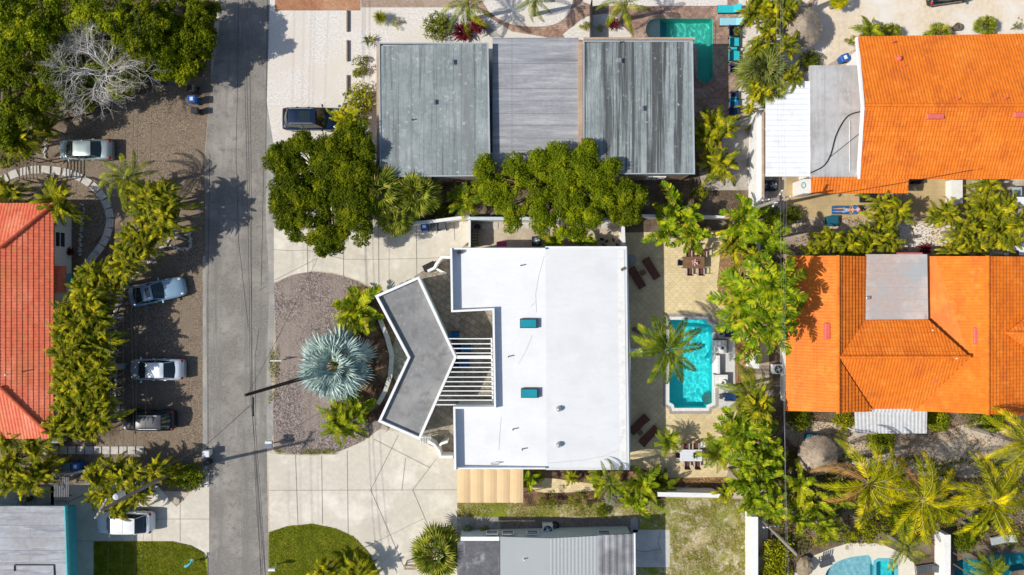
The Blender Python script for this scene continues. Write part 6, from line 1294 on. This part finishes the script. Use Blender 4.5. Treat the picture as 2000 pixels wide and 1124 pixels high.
# ---- big trees in the middle
tree(640, 350, [(600, 300, 48), (553, 312, 34), (690, 262, 42), (655, 310, 55), (580, 370, 55), (545, 395, 24), (640, 380, 60), (700, 330, 35), (690, 390, 45), (600, 440, 48), (640, 470, 30), (690, 440, 40), (565, 425, 28), (630, 488, 12), (715, 290, 20)], 5.2, 'large dark green spreading tree above the upper driveway', m_leaf_d, seed=41, dens=190, sub=17, size=.068, tr=.35)
tree(1090, 365, [(950, 330, 26), (965, 365, 36), (1010, 325, 32), (1050, 315, 26), (1090, 305, 28), (1145, 292, 22), (1135, 318, 26), (1105, 345, 40), (1050, 370, 48), (1000, 400, 38), (1000, 438, 16), (1110, 400, 50), (1125, 440, 26), (1060, 425, 32), (1160, 340, 34), (1180, 380, 40), (1195, 325, 20), (1155, 430, 22), (1100, 452, 12)], 5.0, 'broad bright green tree overlapping the grey roofs and side yard wall', m_leaf_m, seed=42, dens=150, sub=11, size=.064, tr=.3)
tree(1220, 385, [(1225, 375, 28), (1250, 385, 20), (1215, 410, 28), (1240, 415, 18)], 5, 'small darker tree at the right end of the broad bright green tree', m_leaf_d, seed=43, size=.085, tr=.15)
# ---- shrubs and palms round the grey brick house
K('tuft', 743, 34, 17, 1.2, 'round spiky grass clump on the white gravel')
K('loose', 776, 44, 14, .5, 'sprig of low green ground plant beside the spiky grass clump', mat=m_shrub)
K('bush', 853, 50, 29, 1.6, 'light green round shrub left of the red-leaved plants', mat=m_leaf_y)
K('cordyline', 905, 62, 25, 1.2, 'dark red spiky plant under the small palm, left one of two'); K('cordyline', 932, 50, 20, 1.3, 'dark red spiky plant under the small palm, right one of two')
K('cordyline', 1196, 46, 15, .9, 'small dark red spiky plant beside the leaning palm near the pool')
K('agave', 720, 78, 17, .8, 'small agave at the corner of the left grey roof'); K('loose', 700, 124, 25, 1.0, 'sparse pale green shrub beside the timber beams')
K('bush', 702, 194, 33, 1.9, 'clipped round yellow-green bush beside the left grey roof', mat=m_shrub); K('areca', 676, 234, 36, 2.6, 'yellow-leaved palm beside the dark blue car', mat=m_gold)
coco(912, 8, 62/S, 3.2, 'small palm over the red plants at the top edge', [5, 60, 120, 175, 215, 250, 285, 320], name='young_palm')
coco(1045, -2, 45/S, 3.2, 'small palm in the round gravel bed at the top edge', [200, 235, 265, 300, 340, 30, 100, 150], name='young_palm')
coco(1222, 8, 56/S, 3.5, 'leaning small palm left of the green-blue pool', [225, 255, 280, 200, 330, 20, 60, 120, 160], name='young_palm')
K('loose', 1142, 53, 12, .5, 'tiny shrub in the white gravel left of the dark fence', mat=m_shrub); K('loose', 1171, 55, 11, .5, 'tiny shrub in the white gravel right of the dark fence', mat=m_shrub)
K('fan', 742, 372, 58, 5.2, 'left fan palm of the cluster beside the large dark tree'); K('fan', 812, 378, 52, 4.8, 'right fan palm of the cluster beside the large dark tree'); K('fan', 772, 424, 40, 4.2, 'lowest fan palm of the cluster above the upper driveway')
K('feather', 905, 392, 40, 2.6, 'small bright palm above the grey bins', mat=m_banana); K('loose', 858, 415, 22, .8, 'thin shrub on the bare soil behind the blue bin', mat=m_shrub)
K('areca', 1388, 262, 58, 3.6, 'upper of two yellowing palms beside the right grey roof', mat=m_areca, var=0); K('areca', 1400, 322, 50, 3.2, 'lower of two yellowing palms beside the right grey roof')
# strip between pool yard and metal cover
K('banana', 1486, 10, 40, 3.4, 'yellow-green leafy plant by the topmost blue loungers', mat=m_areca); K('areca', 1515, 30, 42, 3.8, 'arching palm at the top edge left of the thatched umbrella')
K('areca', 1498, 68, 34, 3.4, 'arching palm between the dark blue chair and thatched umbrella'); K('areca', 1532, 92, 38, 3.6, 'arching palm just below left of the upper thatched umbrella')
K('fan', 1490, 140, 54, 4.2, 'shaggy fan palm leaning over the poolside chairs', mat=leafM('pale_fan_leaves', (.10, .13, .03), (.20, .23, .05), (.34, .34, .08), .25)); K('fan', 1508, 178, 36, 3.6, 'smaller fan palm over the corner of the white metal cover')
K('bush', 1585, 118, 22, 1.2, 'dark low shrub above the flat grey annex', mat=m_leaf_d); K('loose', 1462, 250, 12, .5, 'tiny shrub on grey sand below the poolside chairs', mat=m_shrub)
K('loose', 1440, 60, 14, .8, 'pale straggly plant beside the light blue lounger')
for x, y, r, lab in ((1466, 28, 30, 'leafy palm directly right of the turquoise lounger'), (1480, 98, 28, 'leafy palm right of the turquoise folding chairs'), (1480, 175, 34, 'yellow-tinged palm over the lower poolside chairs'), (1545, 150, 28, 'palm at the top corner of the white metal cover'), (1535, 15, 32, 'leafy palm touching the top edge left of the straw-coloured trunk'), (1500, 110, 32, 'leafy palm between the shaggy fan palm and the chairs'), (1462, 214, 18, 'small palm beside the blue folding chair at the row end')): K('areca', x, y, r, 3.6, lab)
# top right
K('feather', 1697, 62, 34, 2.8, 'small bright palm over the upper left corner of the orange roof', mat=m_banana); K('fan', 1742, 66, 24, 1.5, 'low palm right of the small bright palm at the orange roof edge'); K('fan', 1838, 66, 27, 1.4, 'low fan palm beside the small stump at the top right')
K('fan', 1928, 50, 22, 1.6, 'small round fan palm on pale sand at the top right'); K('fan', 1640, 0, 18, 2.2, 'yellow palm at the top edge beside the thatched umbrella', mat=m_gold); K('loose', 1662, 82, 14, .9, 'orange-tinged plant at the corner of the orange roof', mat=m_areca)
K('loose', 1985, 52, 14, 1, 'small yellow plant at the right edge above the orange roof')
# ---- left garden
K('areca', 35, 275, 50, 4.2, 'arching palm left of the silver car', var=1); K('areca', 90, 250, 30, 3.2, 'small arching palm at the edge of the woodland by the silver car'); K('feather', 75, 215, 38, 4, 'palm below the bare tree', mat=m_areca)
K('areca', 22, 376, 42, 3.0, 'palm between the curved stone path and the red roof'); K('areca', 118, 400, 54, 4.0, 'palm against the upper corner of the red roof')
coco(246, 348, 60/S, 3.8, 'single feather palm beside the silver car', None, n=12, name='feather_palm'); K('areca', 262, 372, 34, 2.6, 'bushy palm right beneath the single feather palm')
HG = [(300, 392), (322, 420), (282, 425), (300, 455), (318, 378), (262, 462), (248, 488), (262, 505), (206, 528), (236, 526), (165, 566), (196, 556), (222, 552), (140, 600), (176, 604), (196, 592), (128, 650), (165, 652), (190, 644), (130, 700), (168, 704), (194, 696), (128, 750), (165, 752), (191, 742), (128, 800), (165, 806), (190, 790), (150, 838), (185, 832), (120, 835)]
HG += [(335, 400), (280, 395), (330, 440), (180, 575), (132, 625), (134, 680), (132, 726), (133, 776), (200, 620), (203, 670), (202, 720), (203, 770), (205, 815), (150, 630), (150, 680), (148, 725), (148, 775), (125, 835), (245, 520), (285, 485), (180, 535)]
def named(lst, where, axis, rr, hh, group, kind='areca', mat=None):
    o_ = sorted(lst, key=lambda p: p[axis])
    for i, p in enumerate(o_): K(kind, p[0], p[1], p[2] if len(p) > 2 else rgp.uniform(*rr), rgp.uniform(*hh), '%s %s %s' % (ORD[i], 'from the left' if axis == 0 else 'from the top', where), group, mat=mat)
named([p for p in HG if p[1] < 548], 'bushy palm in the hedge above the pale blue coupe', 1, (32, 38), (4.0, 4.8), 'palms of the hedge beside the parked cars')
named([p for p in HG if p[1] >= 548 and p[0] < 140], 'bushy palm in the hedge column nearest the red roof', 1, (32, 38), (3.8, 4.5), 'palms of the hedge beside the parked cars')
named([p for p in HG if p[1] >= 548 and 140 <= p[0] < 190], 'bushy palm in the middle column of the hedge', 1, (32, 38), (4.0, 4.8), 'palms of the hedge beside the parked cars')
named([p for p in HG if p[1] >= 548 and p[0] >= 190], 'bushy palm in the hedge column nearest the cars', 1, (32, 38), (3.8, 4.5), 'palms of the hedge beside the parked cars')
K('cordyline', 136, 492, 11, .8, 'small dark red plant against the red-roofed house wall')
named([(20, 850), (70, 870), (25, 900), (85, 915), (20, 940), (60, 938)], 'bushy palm in the thicket below the red-roofed house', 1, (36, 44), (3, 3.8), 'palms below the red-roofed house', 'areca', None)
named([(190, 928), (225, 912), (268, 922), (205, 968), (248, 976), (310, 918), (228, 990), (272, 965)], 'bushy palm in the clump over the white car', 0, (31, 38), (2.8, 3.6), 'palms above the white car', 'areca', None)
K('banana', 240, 935, 30, 3.2, 'broad-leaved plant in the middle of the clump above the white car', mat=m_areca)
K('bush', 370, 935, 28, 1.5, 'rounded dark shrub at the road corner above the lower left driveway', mat=m_leaf_m); K('bush', 335, 928, 28, 1.6, 'rounded shrub between the palm clump and the road corner', mat=m_shrub)
# ---- front island
K('silver', 652, 714, 78, 4.6, 'large silver-blue fan palm on the gravel island')
K('banana', 697, 600, 58, 3.0, 'glossy dark green arching plant above the silver palm', mat=m_palm, var=1); K('areca', 690, 625, 40, 2.6, 'dense lower plant tucked beneath the glossy arching plant', mat=m_palm)
K('areca', 672, 820, 56, 3.4, 'dark yellow-green palm below the silver palm', mat=m_palm, var=2); K('banana', 690, 800, 44, 3.0, 'broad-leaved plant between the silver palm and lower driveway', mat=m_palm)
K('areca', 635, 1112, 32, 2.2, 'left small palm on the bottom lawn'); K('areca', 700, 1116, 40, 2.6, 'right small palm on the bottom lawn')
K('fan', 853, 1082, 56, 4.0, 'round fan palm beside the dark stained roof')
K('loose', 915, 1037, 14, .5, 'small bright plant by the path of the low grey house', mat=m_leaf_m); K('loose', 945, 1037, 11, .5, 'second small plant by the path of the low grey house', mat=m_leaf_m)
# ---- side yard / south strip of the white house
K('banana', 1085, 472, 30, 2.2, 'banana plant at the wall of the white-roofed house, left one of two'); K('banana', 1140, 472, 30, 2.2, 'banana plant at the wall of the white-roofed house, right one of two')
K('banana', 1035, 935, 24, 2.8, 'broad-leaved plant between the beige awning and white roof'); K('areca', 1115, 930, 20, 1.6, 'small bushy plant under the white roof edge', mat=m_leaf_m and m_shrub)
coco(1190, 945, 46/S, 4.6, 'thin palm touching the lower right roof edge', None, n=11, name='feather_palm'); K('banana', 1175, 940, 38, 3.4, 'broad-leaved plant beneath the thin palm at the roof edge', mat=m_palm)
K('banana', 1255, 945, 46, 2.6, 'dark green broad-leaved plant at the south end of the patio', mat=m_palm); K('banana', 1240, 975, 40, 2.2, 'variegated leafy plant on the edge of the dry lawn'); K('feather', 1295, 948, 32, 1.6, 'dark fern-like palm left of the brown mulch strip', mat=m_leaf_d)
K('loose', 1068, 980, 24, 1.2, 'yellow-green shrub on the dry lawn, left of two'); K('loose', 1128, 982, 26, 1.2, 'yellow-green shrub on the dry lawn, right of two'); K('bush', 1200, 972, 20, 1.2, 'grey-green shrub on the dry lawn', mat=leafM('grey_shrub', (.25, .25, .2), (.36, .36, .3), (.2, .22, .1))); K('bush', 1176, 1000, 12, .9, 'small dark bush on the lawn edge above the ribbed roof', mat=m_leaf_d); K('bush', 1050, 905+25, 14, .9, 'low shrub in the bed under the white roof', mat=m_shrub)
# ---- back garden, east
K('banana', 1322, 418, 62, 4.0, 'large banana plant above the brown dining table', var=0); K('banana', 1300, 450, 46, 3.4, 'banana plant at the left of the clump above the brown table'); K('banana', 1350, 458, 44, 3.2, 'banana plant at the right of the clump above the brown table'); K('loose', 1365, 378, 30, 1.5, 'dark undergrowth behind the large banana plant', mat=m_leaf_d)
K('banana', 1455, 430, 56, 4.2, 'bushy broad-leaved plant right of the patio corner'); K('areca', 1435, 475, 46, 3.6, 'bushy palm right of the brown dining table'); K('banana', 1500, 470, 48, 6.4, 'broad-leaved plant left of the middle orange house', mat=m_banana); K('areca', 1470, 495, 30, 3.2, 'bushy palm under the broad-leaved plants at the garden wall', mat=m_palm)
coco(1480, 592, 84/S, 5.2, 'bird-of-paradise with long torn leaves pointing over the patio', [170, 150, 140, 195, 215, 120, 95, 60, 30, 0, 330, 290, 260, 240], 'leaf', name='bird_of_paradise')
coco(1510, 560, 66/S, 7.0, 'bird-of-paradise against the orange roof edge', [20, 60, 100, 140, 180, 220, 260, 300, 340], 'leaf', name='bird_of_paradise'); coco(1507, 636, 56/S, 6.8, 'bird-of-paradise below the long-leaved one by the garden wall', [30, 70, 110, 150, 220, 260, 300, 340], 'leaf', name='bird_of_paradise')
coco(1466, 655, 52/S, 3.4, 'torn-leaved plant hanging over the brown leaf litter', [265, 280, 240, 60, 110, 150], 'leaf', name='bird_of_paradise')
coco(1462, 770, 62/S, 4.0, 'yellow-green palm right of the pool bottom corner', None, n=13, name='feather_palm'); K('areca', 1478, 790, 40, 5.4, 'bushy palm behind the palm at the pool corner')
coco(1303, 682, 73/S, 5.2, 'tall green palm leaning over the turquoise pool', [92, 62, 37, 9, 325, 300, 272, 243, 187, 162, 140, 115], lean=(1.6, -1.2), kind='dark')
K('feather', 1306, 862, 30, 2.4, 'small bright palm left of the white dining table', mat=m_banana); K('feather', 1398, 885, 42, 3.0, 'bright palm right of the white dining table', mat=m_palm)
BC = [(1456, 842, 40), (1486, 850, 44), (1500, 890, 42), (1460, 900, 44), (1494, 935, 44), (1445, 935, 38), (1470, 972, 42), (1505, 990, 40), (1448, 872, 32), (1480, 910, 38)]
named(BC, 'banana plant right of the white dining table', 1, (36, 44), (3.6, 4.6), 'banana plants in the grove by the dining table', 'banana', None)
coco(1446, 846, 52/S, 3.9, 'torn banana leaves reaching towards the bottom corner of the pool', [140, 165, 120, 200, 240, 90, 40, 300, 0], 'leaf', name='banana_plant'); K('banana', 1412, 965, 22, 2.4, 'orange-tipped banana plant at the end of the mulch strip', mat=m_areca)
# ---- between the orange houses
named([(1620, 470, 38), (1655, 480, 40), (1690, 465, 42), (1720, 440, 42), (1750, 410, 40), (1715, 400, 30), (1735, 470, 34), (1590, 490, 30), (1690, 495, 30)], 'leafy palm between the lying person and sandy patch', 0, (36, 44), (3, 3.8), 'palms left of the sandy patch', 'areca', None)
named([(1845, 420, 34), (1880, 450, 40), (1915, 400, 44), (1940, 440, 44), (1965, 470, 36), (1905, 480, 38), (1860, 490, 30), (1960, 400, 34), (1990, 440, 36), (1925, 360, 34), (1825, 425, 22)], 'leafy palm in the thicket right of the sandy patch', 0, (36, 44), (3, 4), 'palms right of the sandy patch', 'areca', None)
K('cordyline', 1808, 488, 15, 1.0, 'dark red plant at the edge of the pinkish flat roof'); K('bush', 1548, 420, 20, 1.4, 'dark shrub at the left corner of the tan terrace', mat=m_leaf_d); K('bush', 1512, 425, 22, 2, 'green bush at the end of the white garden wall', mat=m_leaf_m)
# ---- south of the middle orange house
K('bush', 1565, 820, 26, 1.2, 'dark shrub under the left end of the middle orange roof', mat=m_leaf_d); K('bush', 1650, 822, 22, 1.3, 'yellow-green shrub left of the aluminium canopy'); K('bush', 1728, 862, 30, 1.0, 'dark green shrub below the aluminium canopy', mat=m_leaf_m); K('bush', 1836, 822, 24, 1.2, 'green shrub right of the aluminium canopy', mat=m_leaf_m)
K('loose', 1895, 820, 22, 1.0, 'light green straggly shrub beneath the orange roof edge'); K('bush', 1945, 822, 28, 1.2, 'green shrub near the right edge beneath the orange roof', mat=m_leaf_m); K('loose', 1645, 850, 20, .9, 'bright straggly shrub left of the aluminium canopy foot')
coco(1697, 944, 100/S, 6.0, 'golden-green coconut palm right of the lower thatched umbrella', [98, 52, 25, 5, 335, 310, 285, 262, 240, 220, 185, 140], 'gold', dead=(9, 11))
coco(1803, 978, 92/S, 6.0, 'golden-green coconut palm, middle one of the bottom right row', None, 'gold', n=13, dead=(4,)); coco(1937, 978, 96/S, 6.4, 'golden-green coconut palm above the dark teal pool', None, 'gold', n=13); coco(2010, 870, 88/S, 6.4, 'golden-green coconut palm at the right edge below the orange roof', None, 'gold', n=13, dead=(3,))
coco(1768, 1068, 60/S, 3.2, 'dark green young palm beside the pale blue curved pool', [10, 60, 100, 150, 200, 245, 290, 330], name='young_palm')
named([(1560, 945, 38), (1590, 985, 42), (1560, 1010, 40), (1610, 1030, 36), (1630, 970, 36)], 'dark leafy plant below the lower thatched umbrella', 1, (36, 44), (3, 3.4), 'plants below the thatched umbrella', 'banana', m_palm)
named([(1610, 1050, 28), (1700, 1035, 30), (1740, 1040, 24), (1660, 1045, 24)], 'straggly shrub above the pale blue pool', 0, (36, 44), (1.1, 1.3), 'shrubs above the pale blue pool', 'loose', m_shrub)
K('bush', 1520, 1085, 34, 1.8, 'dotted green hedge bush at the right of the dry lawn wall, upper one', mat=m_shrub); K('bush', 1518, 1130, 34, 1.8, 'dotted green hedge bush at the bottom edge right of the dry lawn wall', mat=m_shrub)
K('feather', 1935, 1115, 42, 2.6, 'green palm hanging into the dark teal pool', mat=m_palm); K('bush', 1885, 1062, 22, 1.4, 'dark bush right of the white wall between the pools', mat=m_leaf_d); K('banana', 1850, 1000, 30, 2.4, 'dark leafy plant beneath the bottom right coconut palms', mat=m_leaf_d); K('banana', 1900, 1030, 30, 2.2, 'dark leafy plant above the dark teal pool', mat=m_palm); K('bush', 1760, 1010, 30, 1.4, 'dark bush under the middle coconut palm', mat=m_leaf_d)
# weeds: uncountable ground cover
def cover(name, poly, n, size, mat, seed, lay=.05, kind='stuff'):
    g = np.random.default_rng(seed); P2 = [W(*p).xy for p in poly]; xs = [p.x for p in P2]; ys = [p.y for p in P2]; pts = []
    A = np.array([[p.x, p.y] for p in P2]); X = g.uniform(min(xs), max(xs), n*2); Y = g.uniform(min(ys), max(ys), n*2); ins = np.zeros(len(X), bool); m = len(A)
    for i in range(m):
        a, b_ = A[i], A[(i+1) % m]; c = ((a[1] > Y) != (b_[1] > Y)) & (X < (b_[0]-a[0])*(Y-a[1])/((b_[1]-a[1]) or 1e-9)+a[0]); ins ^= c
    X, Y = X[ins], Y[ins]; k = len(X); cl = np.sin(X*1.3+seed)*np.sin(Y*1.7)+g.normal(0, .5, k); s_ = cl > -.2 if size > .05 else np.ones(k, bool); X, Y = X[s_], Y[s_]; k = len(X)
    c = np.stack([X, Y, np.full(k, lay)+g.random(k)*size], 1); a = g.normal(0, 1, (k, 3)); a[:, 2] = abs(a[:, 2])*.6; a = unit(a)*size; b_ = unit(np.cross(a, g.normal(0, 1, (k, 3))))*size*.35
    me = qmesh(name, np.stack([c-a*.5, c-b_, c+a, c+b_], 1), mat); tag(link(name, me), kind=kind)
m_gr = leafM('grass_blades', (.12, .16, .012), (.27, .31, .02), (.40, .38, .03), .2, sc_=1.5); m_grd = leafM('dry_grass_blades', (.15, .16, .02), (.38, .33, .08), (.58, .48, .22), .2, sc_=1.2)
m_dl = leafM('fallen_leaves', (.16, .09, .04), (.38, .22, .09), (.55, .36, .16), .1, sc_=2)
cover('grass', [(525, 1040), (560, 1028), (610, 1023), (655, 1032), (690, 1048), (718, 1078), (745, 1130), (525, 1130)], 26000, .05, m_gr, 1)
cover('grass', [(184, 1058), (335, 1058), (372, 1066), (398, 1080), (405, 1130), (184, 1130)], 20000, .05, m_gr, 2)
cover('grass', [(893, 978), (1466, 975), (1462, 1130), (1310, 1130), (1310, 1035), (1240, 1010), (893, 1008)], 30000, .06, m_grd, 3)
cover('fallen_leaves', [(1425, 490), (1470, 480), (1475, 850), (1440, 850), (1440, 640)], 3500, .09, m_dl, 4); cover('fallen_leaves', [(1290, 936), (1410, 935), (1410, 956), (1290, 958)], 1200, .08, m_dl, 5)
cover('fallen_leaves', [(740, 340), (1480, 345), (1480, 428), (740, 440)], 2200, .09, m_dl, 6); cover('fallen_leaves', [(1500, 800), (2010, 800), (2010, 1060), (1500, 1070)], 7000, .11, m_dl, 7)
cover('ground_cover', [(1500, 880), (2010, 900), (2010, 1070), (1780, 1060), (1600, 1060), (1500, 1130)], 9000, .16, m_leaf_d, 8, .1); cover('weeds', [(526, 670), (545, 670), (545, 770), (524, 790)], 900, .07, m_grd, 9); cover('weeds', [(535, 875), (620, 878), (665, 876), (660, 888), (540, 887)], 900, .06, m_gr, 10)
cover('ground_cover', [(0, 0), (400, 0), (400, 90), (300, 150), (100, 240), (60, 320), (0, 330)], 9000, .2, m_leaf_d, 11, .1); cover('fallen_leaves', [(1500, 425), (1700, 425), (1990, 425), (1990, 500), (1500, 500)], 2500, .1, m_dl, 12)
